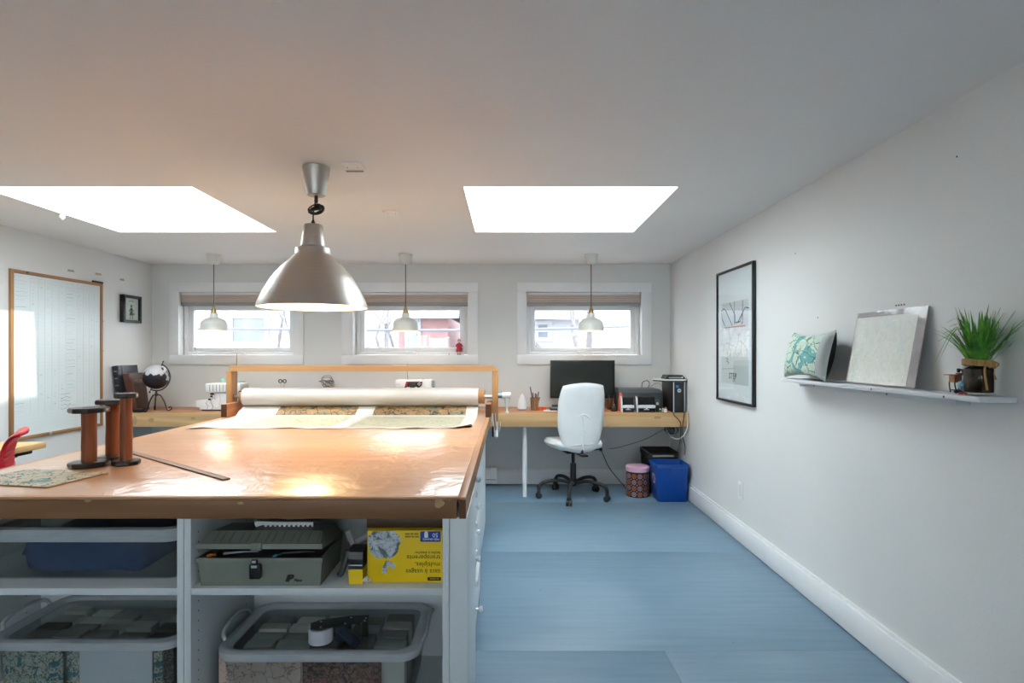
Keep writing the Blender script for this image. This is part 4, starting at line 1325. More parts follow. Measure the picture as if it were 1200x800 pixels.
# tape dispenser on the lid of the bin
LZ = lidz - 0.012
td = thing('tape_dispenser', 'hand held packing tape dispenser with a white roll lying on a bin lid', 'tape dispenser', (P(395, 0, 1.95).x, 1.97, LZ))
rc = P(376, 742, 1.95); rc.z = LZ + 0.028
R_ = 0.040
MB().shell([(R_, -0.024), (R_, 0.024), (0.030, 0.024), (0.030, -0.024)], rc, 32).build('tape_roll', plain('white_tape', S(206, 206, 216), 0.35), td)
M_tapecore = plain('green_core', S(70, 120, 104), 0.5)
MB().lathe([(0.0295, -0.020), (0.0295, 0.016), (0.012, 0.018), (0.0, 0.018)], rc, 24).build('roll_hub', M_tapecore, td)
M_dmetal = plain('dark_green_metal', S(44, 48, 42), 0.4, metal=0.3, var=0.1)
dv = (P(430, 722, 2.05) - P(372, 738, 2.0)); dv.z = 0; dv.normalize(); pv = Vector((-dv.y, dv.x, 0))
o_ = Vector((rc.x, rc.y, LZ + 0.056))
poly = [(-0.034, -0.024), (0.02, -0.030), (0.16, -0.024), (0.165, 0.024), (0.10, 0.036), (0.0, 0.036), (-0.034, 0.02)]
fr = MB().prism([(a * .98, b_) for a, b_ in poly], 0.0, 0.003, O=o_, A=dv, B=pv, C=(0, 0, 1)).build('side_plate', M_dmetal, td, smooth=0)
m = MB()
for a, b_ in ((0.0, 0.02), (0.0, -0.02), (0.10, 0.02), (0.15, 0.0), (0.145, -0.018), (0.08, -0.02)):
    q = o_ + dv * a + pv * b_
    m.lathe([(0.0035, 0.003), (0.003, 0.0048), (0, 0.005)], q, 10)
m.build('rivet', M_steel, fr)
MB().prism([(0.0, 0.0), (0.022, 0.0), (0.022, 0.05), (0.0, 0.05)], -0.052, -0.0005, O=o_ + dv * 0.135 - pv * 0.022, A=dv, B=pv, C=(0, 0, 1)).build('tape_guard', M_dmetal, td, smooth=0)
h0, h1 = P(403, 748, 1.945), P(417, 763, 1.896)
h0.z, h1.z = LZ + 0.040, LZ + 0.0200
M_navy = plain('dark_navy_plastic', S(26, 36, 52), 0.4)
MB().tube([h0 + (h0 - h1) * 0.25, h0, h0 * .5 + h1 * .5, h1], [0.017, 0.0175, 0.016, 0.0185], 14).build('handle', M_navy, td)
MB().box(h0.x - 0.026, h0.x + 0.02, h0.y - 0.008, h0.y + 0.03, LZ + 0.004, LZ + 0.055, 0.005).build('grip_block', M_navy, td)

# ------------------------------------------------------------------ long desk along the back wall
DY, DZ, DB = 5.0, 0.757, 0.635
W_desk = wood('desk_top_wood', S(178, 122, 80), S(206, 150, 104), 'x', 0.45, 0.7, 0.0003)
W_dapron = wood('desk_front_wood', S(186, 148, 100), S(222, 186, 136), 'x', 0.55, 0.55, 0.0004, knots=0.18)
dk = thing('long_desk', 'long wooden desk with a deep light wood front along the back wall', 'desk', (-0.95, 5.29, 0))
e = 0.001
MB().box(XL + e, XR - e, DY + 0.02, YB - 0.001, DZ - 0.028, DZ, 0.001).build('desktop', W_desk, dk)
MB().box(XL + e, XR - e, DY, DY + 0.0195, DB, DZ, 0.002).build('front_board', W_dapron, dk)
def leg(px, y):
    x = P(px, 0, y).x
    l_ = MB().cyl((x, y, 0.135), (x, y, DB + 0.05), 0.0205, 20).box(x - 0.04, x + 0.04, y - 0.04, y + 0.04, DB + 0.05, DZ - 0.0285, 0.002).build('leg', M_white, dk)
    MB().cyl((x, y, 0.0), (x, y, 0.1345), 0.0175, 20).build('leg_foot', M_white, l_)
leg(615, 5.10)
for x in (-1.5, -2.9):
    leg(CX + x * F / 5.1, 5.10)
for i, (px, py, rx, rz) in enumerate([(158, 493, .017, .042), (177, 492, .03, .02), (226.5, 490, .022, .012), (770, 489, .035, .014)]):
    blob(px, py, DY, rx, rz, seed=20 + i).build('filler_patch', M_filler, dk)

# white baseboard heater under the desk
t = thing('baseboard_heater', 'white electric baseboard heater under the desk behind the worktop', 'heater', (-0.9, 5.52, 0))
hx1 = P(582, 0, 5.49).x
MB().box(-1.6, hx1 - 0.06, 5.495, 5.557, 0.03, 0.17, 0.004).build('casing', M_trim, t)
MB().box(hx1 - 0.0595, hx1, 5.490, 5.557, 0.025, 0.175, 0.004).build('end_cap', M_white, t)
MB().box(-1.6, hx1 - 0.004, 5.4885, 5.4945, 0.060, 0.064).build('outlet_slot', M_dark, t)

# ------------------------------------------------------------------ office chair
rz = math.radians(13)
ch = thing('office_chair', 'white fabric covered swivel chair on black casters at the computer desk', 'chair', (0.575, 5.07, 0), rz)
Ri = Matrix.Rotation(-rz, 3, 'Z')
feet = [(-.067, -.294), (-.308, -.033), (.277, -.147), (-.134, .278), (.231, .199)]
M_cover = plain('white_chair_fabric', S(222, 224, 224), 0.85, var=0.03, vscale=10, bump=0.0012, bscale=30)
for (fx, fy_) in feet:
    p = Ri @ Vector((fx, fy_, 0))
    d = p.normalized()
    L_ = MB().tube(cr([d * 0.03 + Vector((0, 0, 0.135)), d * 0.14 + Vector((0, 0, 0.155)), p * 0.80 + Vector((0, 0, 0.145)), p * 0.97 + Vector((0, 0, 0.115)), p + Vector((0, 0, 0.075))], 6), 0.0155, 10).build('base_leg', M_blackm, ch, world=False)
    sd = Vector((-d.y, d.x, 0))
    w = MB()
    for s in (-1, 1):
        q = p + sd * 0.0145 * s + Vector((0, 0, 0.0265))
        w.tube([q - sd * 0.011, q - sd * 0.0095, q + sd * 0.0095, q + sd * 0.011], [0.021, 0.0262, 0.0262, 0.021], 18)
    w.build('wheel', M_black, L_, world=False)
    MB().box(-0.012, 0.012, -0.02, 0.02, 0.045, 0.074, 0.005).xf(Matrix.Translation(p) @ Matrix.Rotation(math.atan2(d.y, d.x), 4, 'Z')).build('caster_hood', M_black, L_, world=False)
MB().lathe([(0.03, 0.105), (0.034, 0.12), (0.034, 0.165), (0.026, 0.17), (0.026, 0.30), (0.0235, 0.305)], (0, 0, 0), 20).build('gas_sleeve', M_black, ch, world=False)
MB().cyl((0, 0, 0.30), (0, 0, 0.42), 0.0155, 16).build('gas_rod', M_black, ch, world=False)
MB().box(-0.10, 0.10, -0.12, 0.10, 0.41, 0.435, 0.006).box(-0.03, 0.03, -0.30, -0.1, 0.412, 0.428, 0.004).build('tilt_plate', M_blackm, ch, world=False)
MB().tube(cr([(0.05, 0.0, 0.425), (0.16, -0.02, 0.42), (0.24, -0.03, 0.424)], 5), 0.006, 8).build('lever', M_black, ch, world=False)
def seatf(u, v):
    k = 0.30
    x = 0.245 * u * math.sqrt(1 - k * v * v); y = 0.235 * v * math.sqrt(1 - k * u * u) + 0.015
    z = 0.486 + 0.012 * u * u - 0.018 * max(0, v) ** 3 + 0.008 * (1 - u * u) * 0
    return Vector((x, y, z)), Vector((0, 0, 1))
MB().cushion(seatf, lambda u, v: 0.050 * (1 - max(abs(u), abs(v)) ** 5) ** 0.5, 22, 22).build('seat', M_cover, ch, world=False, smooth=60)
def backf(u, v):
    k = 0.33
    s = (v + 1) / 2
    hw = 0.198 + 0.022 * s
    x = hw * u * math.sqrt(max(0, 1 - k * abs(v) ** 2.6)) * (1 - 0.20 * max(0, -v - 0.25) ** 1.3)
    z = 0.432 + 0.602 * (0.5 + 0.5 * v * math.sqrt(1 - 0.16 * u * u))
    y = -0.215 - 0.10 * (s - 0.25) ** 2 - 0.02 * s + 0.035 * u * u
    return Vector((x, y, z)), Vector((0, -1, 0.08)).normalized()
bk = MB().cushion(backf, lambda u, v: 0.030 * (1 - max(abs(u), abs(v)) ** 4) ** 0.5, 26, 30).build('backrest', M_cover, ch, world=False, smooth=60)
# creases of the slip cover: soft raised folds
def onback(u, v, o=0.027):
    p, n = backf(u, v); return p + n * o
for pts in ([(-.22, .03), (-.05, .10), (.10, .08), (.28, .0)], [(-.25, -.50), (-.12, -.36), (.02, -.34), (.16, -.40), (.24, -.48)], [(.02, -.38), (.03, -.6), (.03, -.9)], [(-.05, .06), (.02, -.1), (.03, -.3)]):
    m = MB().tube(cr([onback(a, b_, 0.0275) for a, b_ in pts], 6), 0.0075, 8)
    m.build('cover_fold', M_cover, bk, world=False)
MB().tube(cr([onback(-.55, -.80, .023), onback(-.2, -.76, .0255), (onback(.2, -.76, .0255)), onback(.6, -.78, .023)], 6), 0.005, 8).build('cover_hem', M_cover, bk, world=False)
MB().tube(cr([(0, -0.20, 0.42), (0, -0.225, 0.425), (0, -0.225, 0.47)], 5), 0.012, 10).build('back_bracket', M_black, ch, world=False)

# ------------------------------------------------------------------ bins on the floor
M_pat = bpy.data.materials.new('flower_medallion_print')
M_pat.use_nodes = True
nt = M_pat.node_tree; N, L = nt.nodes, nt.links; b = N['Principled BSDF']
b.inputs['Base Color'].default_value = (0.014, 0.010, 0.010, 1); b.inputs['Roughness'].default_value = 0.35
pc = P(747.0, 0, 5.14)
tin = thing('patterned_tin', 'round black tin with orange and lilac medallions and a pink lid beside the blue bin', 'tin', (pc.x, 5.14, 0))
pr_, ph = 0.102, 0.27
MB().lathe([(pr_ - .004, 0.0), (pr_, 0.004), (pr_, ph - 0.05), (pr_, ph - 0.045)], (pc.x, 5.14, 0), 40).build('body', M_pat, tin)
M_pink = plain('pink_plastic', S(226, 176, 200), 0.4)
MB().lathe([(pr_ + .003, ph - 0.0445), (pr_ + .004, ph - 0.04), (pr_ + .004, ph - 0.006), (pr_ - .003, ph), (pr_ - .02, ph + 0.002), (0, ph + 0.003)], (pc.x, 5.14, 0), 40).build('lid', M_pink, tin)
M_med1 = plain('orange_medallion', S(168, 88, 54), 0.4); M_med2 = plain('lilac_medallion', S(150, 128, 140), 0.4); M_dotw = plain('pale_dot', S(226, 210, 206), 0.4)
def oncyl(a, z, r): return Vector((pc.x + r * math.cos(a), 5.14 + r * math.sin(a), z))
def medallion(a, z, rad, m_, parent):
    m = MB()
    for r0, r1, petals in ((0.62, 1.0, 8), (0.15, 0.45, 8)):
        n = 32
        vs, fs = [], []
        for k in range(n):
            th = 2 * PI * k / n
            ro = rad * (r1 - 0.10 * abs(math.sin(petals / 2 * th)))
            ri = rad * r0
            for rr_, off in ((ro, pr_ + .0009), (ri, pr_ + .0009), (ro, pr_ - .0005), (ri, pr_ - .0005)):
                vs.append(oncyl(a + rr_ * math.cos(th) / pr_, z + rr_ * math.sin(th), off))
        for k in range(n):
            j = (k + 1) % n
            fs += [(k * 4, j * 4, j * 4 + 1, k * 4 + 1), (k * 4, k * 4 + 2, j * 4 + 2, j * 4), (k * 4 + 1, j * 4 + 1, j * 4 + 3, k * 4 + 3)]
        m.add(vs, fs)
    return m
na = 12
for i in range(na):
    for j in range(4):
        if (i + j) % 1: continue
        a = 2 * PI * i / na
        if not (math.sin(a) < 0.35): continue
        z = 0.030 + 0.053 * j
        medallion(a, z, 0.0225, (M_med1 if (i + j) % 2 else M_med2), tin).build('medallion', (M_med1 if (i + j) % 2 else M_med2), tin, smooth=0)
m = MB()
for i in range(na):
    for j in range(3):
        a = 2 * PI * (i + .5) / na
        m.sphere(oncyl(a, 0.030 + 0.053 * (j + .5), pr_), 0.0035, 6)
m.build('pale_dot', M_dotw, tin, kind='stuff')

M_bin = plain('blue_bin_plastic', S(8, 66, 148), 0.35, var=0.03)
bx0, bx1, by0, by1 = 1.262, 1.558, 4.885, 5.165
bn = thing('recycling_bin', 'blue plastic recycling bin in the corner beside the patterned tin', 'bin', (1.42, 5.02, 0))
R = lambda g, r=0.03: rrect(bx0 + g, bx1 - g * 0.35, by0 + g, by1 - g, r)
bh = 0.325
loft([(R(0.030), 0.0), (R(0.028), 0.004), (R(0.006), bh - 0.03), (R(0.0), bh - 0.028), (R(-0.001), bh - 0.004), (R(0.002), bh), (R(0.008), bh), (R(0.012), bh - 0.03), (R(0.034), 0.006)], True, True).build('body', M_bin, bn, smooth=40)
# recycling arrows on the left side
sidex = lambda z: bx0 + 0.030 - (0.024) * z / (bh - 0.03) - 0.0012
m = MB()
cy_, cz_ = 5.0, 0.19
for k in range(3):
    th = 2 * PI * k / 3 + PI / 2
    pts = []
    for q in range(7):
        a = th - 0.15 - 1.35 * q / 6
        pts.append((math.cos(a), math.sin(a)))
    outer = [(0.046 * c_, 0.046 * s_) for c_, s_ in pts]; inner = [(0.028 * c_, 0.028 * s_) for c_, s_ in reversed(pts)]
    a = th - 0.15 - 1.35
    head = [(0.056 * math.cos(a), 0.056 * math.sin(a)), (0.037 * math.cos(a - .5), 0.037 * math.sin(a - .5)), (0.018 * math.cos(a), 0.018 * math.sin(a))]
    poly = outer + head + inner
    n = len(poly)
    vs = [Vector((sidex(cz_ + z) , cy_ - y, cz_ + z)) for y, z in poly] + [Vector((sidex(cz_ + z) + .003, cy_ - y, cz_ + z)) for y, z in poly]
    m.add(vs, [tuple(range(n)), tuple(reversed(range(n, 2 * n)))] + [(i, (i + 1) % n, n + (i + 1) % n, n + i) for i in range(n)])
m.build('recycling_symbol', M_wink, bn, smooth=0)
m = MB()
for px in (780, 787, 795, 801):
    x = P(px, 0, by0).x
    m.box(x - 0.004, x + 0.004, by0 + 0.0045, by0 + 0.012, bh - 0.075, bh - 0.035, 0.002)
m.build('rim_rib', M_bin, bn)
kx0, kx1 = 1.275, 1.560
kb = thing('black_crate', 'black plastic crate standing behind the blue recycling bin', 'crate', (1.42, 5.37, 0))
R = lambda g, r=0.025: rrect(kx0 + g, kx1 - g * 0.3, 5.20 + g, 5.545 - g, r)
loft([(R(0.02), 0.0), (R(0.006), 0.32), (R(0.0), 0.325), (R(0.0), 0.372), (R(0.006), 0.376), (R(0.012), 0.372), (R(0.014), 0.32), (R(0.026), 0.01)], True, True).build('body', M_black, kb, smooth=40)
MB().box(kx0 + 0.04, kx1 - 0.05, 5.1935, 5.1995, 0.335, 0.352, 0.002).build('rim_band', M_grey, kb)

# ------------------------------------------------------------------ desk items, right part
def desk(px, y, z=DZ): return Vector((P(px, 0, y).x, y, z + 0.0008))

# monitor
my = 5.36
a, b_ = P(645, 466.5, my), P(720.5, 422, my)
mo = thing('computer_monitor', 'large dark computer monitor standing on the desk under the window', 'monitor', ((a.x + b_.x) / 2, my, DZ))
MB().box(a.x, b_.x, my, my + 0.035, a.z, b_.z, 0.003).build('housing', M_black, mo)
MB().box(a.x + .008, b_.x - .008, my - 0.0015, my - 0.0002, a.z + .016, b_.z - .008).build('screen', M_screen, mo, smooth=0)
xm = (a.x + b_.x) / 2
MB().box(xm - 0.035, xm + 0.035, my + 0.036, my + 0.056, DZ + 0.012, b_.z - 0.12, 0.003).build('neck', M_black, mo)
MB().box(xm - 0.12, xm + 0.12, my - 0.06, my + 0.12, DZ + 0.0008, DZ + 0.0115, 0.003).build('base', M_black, mo)

# pen cup with pens
pc_ = desk(626.5, 5.25)
W_cup = wood('woven_brown_cup', S(120, 88, 62), S(168, 130, 96), 'z', 0.7, 2.0)
cup = thing('pen_cup', 'brown woven cup holding pens beside the white diffuser', 'cup', pc_)
MB().lathe([(0.033, 0), (0.041, 0.115), (0.0375, 0.115), (0.030, 0.006), (0, 0.006)], pc_, 24).build('cup', W_cup, cup)
m = MB()
for k in range(7):
    z = pc_.z + 0.01 + 0.015 * k
    r = 0.0335 + 0.008 * (z - pc_.z) / 0.115
    m.tube([pc_ + Vector((r * math.cos(2 * PI * q / 24), r * math.sin(2 * PI * q / 24), z - pc_.z)) for q in range(24)], 0.0022, 6, closed=True)
m.build('weave_band', W_cup, cup)
pens = [(-.022, .0, -.05, .215, M_black, 'black pen leaning left in the pen cup'), (-.010, .012, -.02, .16, M_black, 'short black marker in the middle of the pen cup'),
        (.008, -.008, .0, .155, M_dark, 'dark gray pen upright in the pen cup'), (.016, .010, .012, .15, plain('red_plastic', S(170, 50, 40), 0.4), 'red pen in the pen cup'),
        (.026, .0, .035, .17, M_black, 'black pen leaning right in the pen cup'), (.03, -.005, .05, .12, plain('brown_plastic', S(110, 70, 50), 0.4), 'short brown pencil at the right edge of the pen cup')]
for dx, dy, lean, ln_, mm, lb in pens:
    q0 = pc_ + Vector((dx * 0.4, dy, 0.008)); q1 = pc_ + Vector((dx * 0.9 + lean * 0.4, dy, ln_))
    dd = (q1 - q0).normalized()
    tag(MB().tube([q0, q0 + dd * .02, q1 - dd * .01, q1], [0.001, 0.0042, 0.0045, 0.004], 8).build('pen', mm, loc=q0), lb, 'pen')

# white drop shaped diffuser
c = desk(611.8, 5.27)
df = thing('aroma_diffuser', 'white teardrop shaped diffuser on the desk left of the pen cup', 'diffuser', c)
MB().lathe([(0.034, 0), (0.040, 0.006), (0.041, 0.03), (0.037, 0.065), (0.026, 0.105), (0.012, 0.138), (0.004, 0.150), (0, 0.151)], c, 28).build('shell', M_white, df)
MB().lathe([(0.0395, 0.0), (0.0415, 0.002), (0.0415, 0.008), (0.0400, 0.010)], c, 28).build('base_ring', M_grey, df)

# orange tape rolls
M_orr = plain('orange_red_plastic', S(226, 92, 44), 0.4)
for px, lb in ((632.5, 'left one of two small orange rolls on the desk beside the pen cup'), (637.5, 'right one of two small orange rolls on the desk beside the pen cup')):
    c = desk(px, 5.24)
    tag(MB().shell([(0.020, 0), (0.020, 0.03), (0.011, 0.03), (0.011, 0)], c, 20).build('orange_roll', M_orr, loc=c), lb, 'tape')
# papers under the monitor
c = desk(648, 5.22)
tag(MB().box(c.x - 0.09, c.x + 0.10, 5.13, 5.27, c.z, c.z + 0.006, 0.001).build('paper_stack', M_paper, loc=c), 'flat stack of white papers on the desk below the monitor', 'paper')
tag(MB().box(c.x - 0.03, c.x + 0.10, 5.15, 5.26, c.z + 0.0068, c.z + 0.024, 0.003).build('black_notebook', M_black, loc=(c.x, 5.2, c.z + .0068)), 'black notebook on the papers below the monitor', 'notebook')
tag(MB().box(c.x - 0.02, c.x + 0.09, 5.16, 5.25, c.z + 0.0248, c.z + 0.036, 0.003).build('gray_notebook', M_grey, loc=(c.x, 5.2, c.z + .0248)), 'gray notebook lying on the black one below the monitor', 'notebook')
tag(MB().box(c.x - 0.01, c.x + 0.085, 5.165, 5.245, c.z + 0.0368, c.z + 0.052, 0.003).build('tablet', M_blackm, loc=(c.x, 5.2, c.z + .0368)), 'black tablet topmost of the pile below the monitor', 'tablet')
c = desk(655, 5.12)
tag(MB().lathe([(0.016, 0), (0.018, 0.012), (0.018, 0.03), (0.010, 0.036), (0, 0.037)], c, 16).build('green_tin', plain('dark_green_enamel', S(26, 70, 56), 0.4), loc=c), 'small dark green tin at the desk edge left of the chair', 'tin')
# small things right of the chair
M_amber = plain('amber_brown_glass', S(96, 54, 34), 0.15)
for px, y, h_, lb in ((713.5, 5.32, 0.13, 'amber bottle left of the pair behind the chair'), (718.5, 5.34, 0.125, 'amber bottle right of the pair behind the chair')):
    c = desk(px, y)
    t = thing('small_bottle', lb, 'bottle', c)
    MB().lathe([(0.016, 0), (0.017, 0.004), (0.017, h_ * .6), (0.009, h_ * .78), (0.009, h_ * .84)], c, 16).build('bottle', M_amber, t)
    MB().lathe([(0.0105, h_ * .845), (0.0105, h_), (0, h_)], c, 14).build('cap', M_black, t)
c = desk(719.5, 5.17)
t = thing('round_gadget', 'round black gadget with a brass knob on the desk right of the chair', 'gadget', c)
MB().lathe([(0.028, 0), (0.032, 0.006), (0.030, 0.03), (0.018, 0.042), (0, 0.043)], c, 22).build('body', M_black, t)
MB().lathe([(0.005, 0.0432), (0.009, 0.052), (0.006, 0.062), (0, 0.063)], c, 12).build('knob', M_brass, t)

# printer
y0 = 5.27
a, b_ = P(724.5, 0, y0), P(777, 0, y0)
pt = thing('laser_printer', 'dark gray printer on the desk behind the two label printers', 'printer', ((a.x + b_.x) / 2, 5.4, DZ))
M_prn = plain('charcoal_plastic', S(70, 74, 76), 0.42, var=0.04); M_prn2 = plain('lighter_charcoal', S(98, 102, 104), 0.4, var=0.04)
zt_ = P(0, 456.5, y0).z
MB().box(a.x, b_.x, y0, 5.55, DZ + 0.0008, zt_ - 0.028, 0.006).build('body', M_prn, pt)
MB().prism([(a.x, zt_ - 0.0275), (b_.x + 0.004, zt_ - 0.0275), (b_.x - 0.03, zt_ + 0.004), (a.x + 0.01, zt_ + 0.006)], y0 + 0.004, 5.545, A=(1, 0, 0), B=(0, 0, 1), C=(0, 1, 0)).build('top_cover', M_prn2, pt, smooth=20)
MB().box(a.x + 0.20, a.x + 0.29, y0 - 0.001, y0 + 0.004, zt_ - 0.052, zt_ - 0.045, 0.001).build('slot', M_black, pt)
MB().box(a.x + 0.03, b_.x - 0.03, y0 - 0.001, y0 + 0.003, DZ + 0.03, DZ + 0.10, 0.001).build('paper_door', M_prn2, pt)
# orange item in front of the printer
c = desk(727.5, 5.22)
tag(MB().lathe([(0.022, 0), (0.022, 0.10), (0.018, 0.12), (0.010, 0.155), (0.006, 0.165), (0, 0.166)], c, 20).build('orange_bottle', M_orr, loc=c), 'orange red glue bottle standing left of the printer', 'bottle')

# two label printers
M_lpw = plain('silver_gray_plastic', S(196, 200, 206), 0.35)
M_lpb = plain('gloss_black_plastic', (0.01, 0.01, 0.011, 1), 0.15)
def label_printer(px0, px1, lb):
    y = 5.07
    a, b_ = P(px0, 0, y), P(px1, 0, y)
    t = thing('label_printer', lb, 'printer', ((a.x + b_.x) / 2, 5.13, DZ), group=None)
    z = DZ + 0.0008
    prof = [(0.0, 0.0), (0.0, 0.035), (0.012, 0.050), (0.030, 0.118), (0.055, 0.134), (0.12, 0.130), (0.135, 0.10), (0.135, 0.0)]
    MB().prism([(p, q) for p, q in prof], a.x + 0.007, b_.x - 0.003, O=(0, y, z), A=(0, 1, 0), B=(0, 0, 1), C=(1, 0, 0)).build('body', M_lpb, t, smooth=50)
    prof2 = [(-0.004, 0.0), (-0.004, 0.04), (0.008, 0.054), (0.026, 0.124), (0.055, 0.140), (0.07, 0.139), (0.05, 0.0)]
    MB().prism(prof2, a.x - 0.006, a.x + 0.0065, O=(0, y, z), A=(0, 1, 0), B=(0, 0, 1), C=(1, 0, 0)).build('side_shell', M_lpw, t, smooth=40)
    MB().prism([(-0.005, 0.036), (0.006, 0.048), (0.008, 0.062), (-0.006, 0.050)], a.x + 0.008, b_.x - 0.003, O=(0, y, z), A=(0, 1, 0), B=(0, 0, 1), C=(1, 0, 0)).build('tear_bar', M_lpw, t, smooth=0)
    xm_ = (a.x + b_.x) / 2
    MB().box(xm_ - 0.022, xm_ + 0.022, y - 0.003, y + 0.004, z + 0.020, z + 0.027, 0.001).box(xm_ - 0.008, xm_ + 0.008, y - 0.004, y + 0.004, z + 0.026, z + 0.036, 0.001).build('name_plate', M_lpw, t)
    MB().box(a.x + 0.025, b_.x - 0.015, y + 0.008, y + 0.02, z + 0.056, z + 0.064, 0.002).build('label_slot', plain('pale_blue_label', S(150, 180, 196), 0.4), t)
label_printer(729, 743.5, 'narrower black and silver label printer left of the other on the desk front')
label_printer(747, 768.5, 'wider black and silver label printer right of the other on the desk front')
# glue bottles
for px, y, h_, mm, cm, lb in ((770.5, 5.10, 0.085, M_black, M_white, 'black bottle with a white nozzle right of the label printers'),
                              (773.5, 5.08, 0.032, plain('green_plastic', S(40, 110, 60), 0.4), M_white, 'tiny green bottle with a pale cap right of the label printers'),
                              (777.0, 5.09, 0.036, plain('pink_beige_plastic', S(210, 170, 160), 0.5), M_paper, 'tiny beige bottle beside the computer tower'),
                              (780.0, 5.07, 0.044, M_paper, plain('rose_plastic', S(190, 120, 120), 0.5), 'tiny white bottle with a rose cap beside the computer tower')):
    c = desk(px, y)
    t = thing('small_bottle', lb, 'bottle', c)
    r_ = 0.012 if h_ < .05 else 0.016
    MB().lathe([(r_, 0), (r_, h_ * .62), (r_ * .45, h_ * .74)], c, 14).build('bottle', mm, t)
    MB().lathe([(r_ * .7, h_ * .745), (r_ * .65, h_), (0, h_)], c, 12).build('cap', cm, t)

# computer tower
y0 = 5.03
a, b_ = P(789.5, 0, y0), P(802.5, 0, y0)
zt_ = P(0, 447.5, y0).z
pcx0, pcx1 = a.x - 0.004, b_.x + 0.004
tw = thing('computer_tower', 'black computer tower with gray side rails at the right end of the desk', 'computer', ((pcx0 + pcx1) / 2, 5.2, DZ))
MB().box(pcx0, pcx1, y0 + 0.008, 5.40, DZ + 0.0008, zt_, 0.003).build('case', M_black, tw)
MB().box(pcx0 + 0.010, pcx1 - 0.010, y0, y0 + 0.0075, DZ + 0.004, zt_ - 0.004, 0.002).build('front_panel', M_blackm, tw)
for x in (pcx0 + 0.001, pcx1 - 0.008):
    MB().box(x, x + 0.007, y0 - 0.001, y0 + 0.0075, DZ + 0.003, zt_ - 0.002, 0.001).build('side_rail', M_lpw, tw)
xm_ = (pcx0 + pcx1) / 2
c = P(795.5, 457.5, y0)
RX = Matrix.Rotation(PI / 2, 4, 'X')
MB().lathe([(0.017, -0.001), (0.017, 0.001), (0.016, 0.0018), (0, 0.0018)], (xm_, y0, c.z), 28, M=RX).build('badge', M_lpw, tw)
text('hp', 0.022, tw, frame_m((xm_, y0 - 0.0022, c.z - 0.006), (1, 0, 0), (0, 0, 1)), M_ink, align='CENTER', shear=0.25)
MB().box(xm_ - 0.030, xm_ - 0.004, y0 - 0.0008, y0 + 0.001, zt_ - 0.052, zt_ - 0.028, 0.0005).build('sticker', plain('blue_sticker', S(50, 110, 190), 0.3), tw)
# white tablet-like slab and router on top
zt2 = zt_ + 0.0008
a = P(769.5, 0, 5.05)
t = thing('white_laptop', 'closed white laptop lying across the top of the computer tower', 'laptop', (1.50, 5.2, zt2))
m = MB().prism([(a.x + 0.005, 5.20), (a.x + 0.075, 5.04), (XR - 0.006, 5.04), (XR - 0.006, 5.30), (a.x + 0.10, 5.30)], zt2, zt2 + 0.010, A=(1, 0, 0), B=(0, 1, 0), C=(0, 0, 1)).build('base_half', M_dark, t, smooth=0)
m = MB().prism([(a.x, 5.20), (a.x + 0.07, 5.035), (XR - 0.004, 5.035), (XR - 0.004, 5.305), (a.x + 0.095, 5.305)], zt2 + 0.0105, zt2 + 0.021, A=(1, 0, 0), B=(0, 1, 0), C=(0, 0, 1)).build('lid_half', M_white, t, smooth=0)
z = zt2 + 0.0218
a, b_ = P(781, 0, 5.09), P(805, 0, 5.09)
t = thing('router', 'black wireless router on the white laptop at the right end of the desk', 'router', ((a.x + b_.x) / 2 - .02, 5.15, z))
xr = min(b_.x, XR - 0.012)
MB().prism([(a.x - .012, z), (xr, z), (xr, z + 0.016), (xr - 0.02, z + 0.036), (a.x + 0.008, z + 0.036)], 5.075, 5.24, A=(1, 0, 0), B=(0, 0, 1), C=(0, 1, 0)).build('body', M_black, t, smooth=0)
MB().box(a.x + 0.015, xr - 0.02, 5.0725, 5.0745, z + 0.008, z + 0.020, 0.001).build('front_strip', M_grey, t)
MB().box(xr - 0.03, xr - 0.016, 5.0715, 5.0722, z + 0.010, z + 0.022, 0.0002).build('indicator', M_wink, t)

# cables
M_cblk = plain('black_cable_rubber', (0.018, 0.017, 0.018, 1), 0.5)
M_cwht = plain('white_cable_rubber', S(214, 212, 204), 0.5)
M_cgry = plain('gray_cable_rubber', S(150, 147, 142), 0.5)
def cable(label, pts, r, m_, n=8):
    pts = [Vector(p) for p in pts]
    tag(MB().tube(cr(pts, n), r, 8).build('cable', m_, loc=pts[0]), label, 'cable')
cable('black cable looping up behind the printer', [P(752, 456, 5.5), P(753, 448, 5.5), P(759, 446, 5.5), P(761, 451, 5.5), P(756, 458, 5.5)], 0.0035, M_cblk)
cable('thin gray cable arching from printer to tower', [P(762, 453, 5.45), P(769, 449, 5.42), P(775, 451, 5.4), P(777, 458, 5.38)], 0.0028, M_cgry)
cable('black cable hanging over the desk front in two bends', [Vector((P(788, 0, 5.025).x, 5.025, DZ + .0055)), Vector((P(789, 0, 4.996).x, 4.996, DZ + .0065)), P(790, 486, 4.988), P(797, 494, 4.988), P(798, 502, 4.99), P(797, 516, 5.06), P(794, 528, 5.14)], 0.0035, M_cblk)
cable('black cable hanging straight over the desk front into the corner', [Vector((P(801.5, 0, 5.022).x, 5.022, DZ + .0055)), Vector((P(802, 0, 4.996).x, 4.996, DZ + .0065)), P(801.5, 487, 4.986), P(800, 500, 4.988), P(800, 510, 5.0), P(802, 519, 5.0), P(803, 526, 5.02), P(802, 533, 5.04)], 0.0032, M_cblk)
cable('white cable curving down from the tower and back under the desk', [Vector((XR - .014, 5.028, DZ + .0075)), Vector((XR - .013, 4.994, DZ + .0075)), P(805.6, 488, 4.984), P(805.8, 498, 4.982), P(802, 509, 4.99), P(794, 514.5, 5.04), P(786, 511, 5.12), P(781, 504, 5.2)], 0.0055, M_cwht)
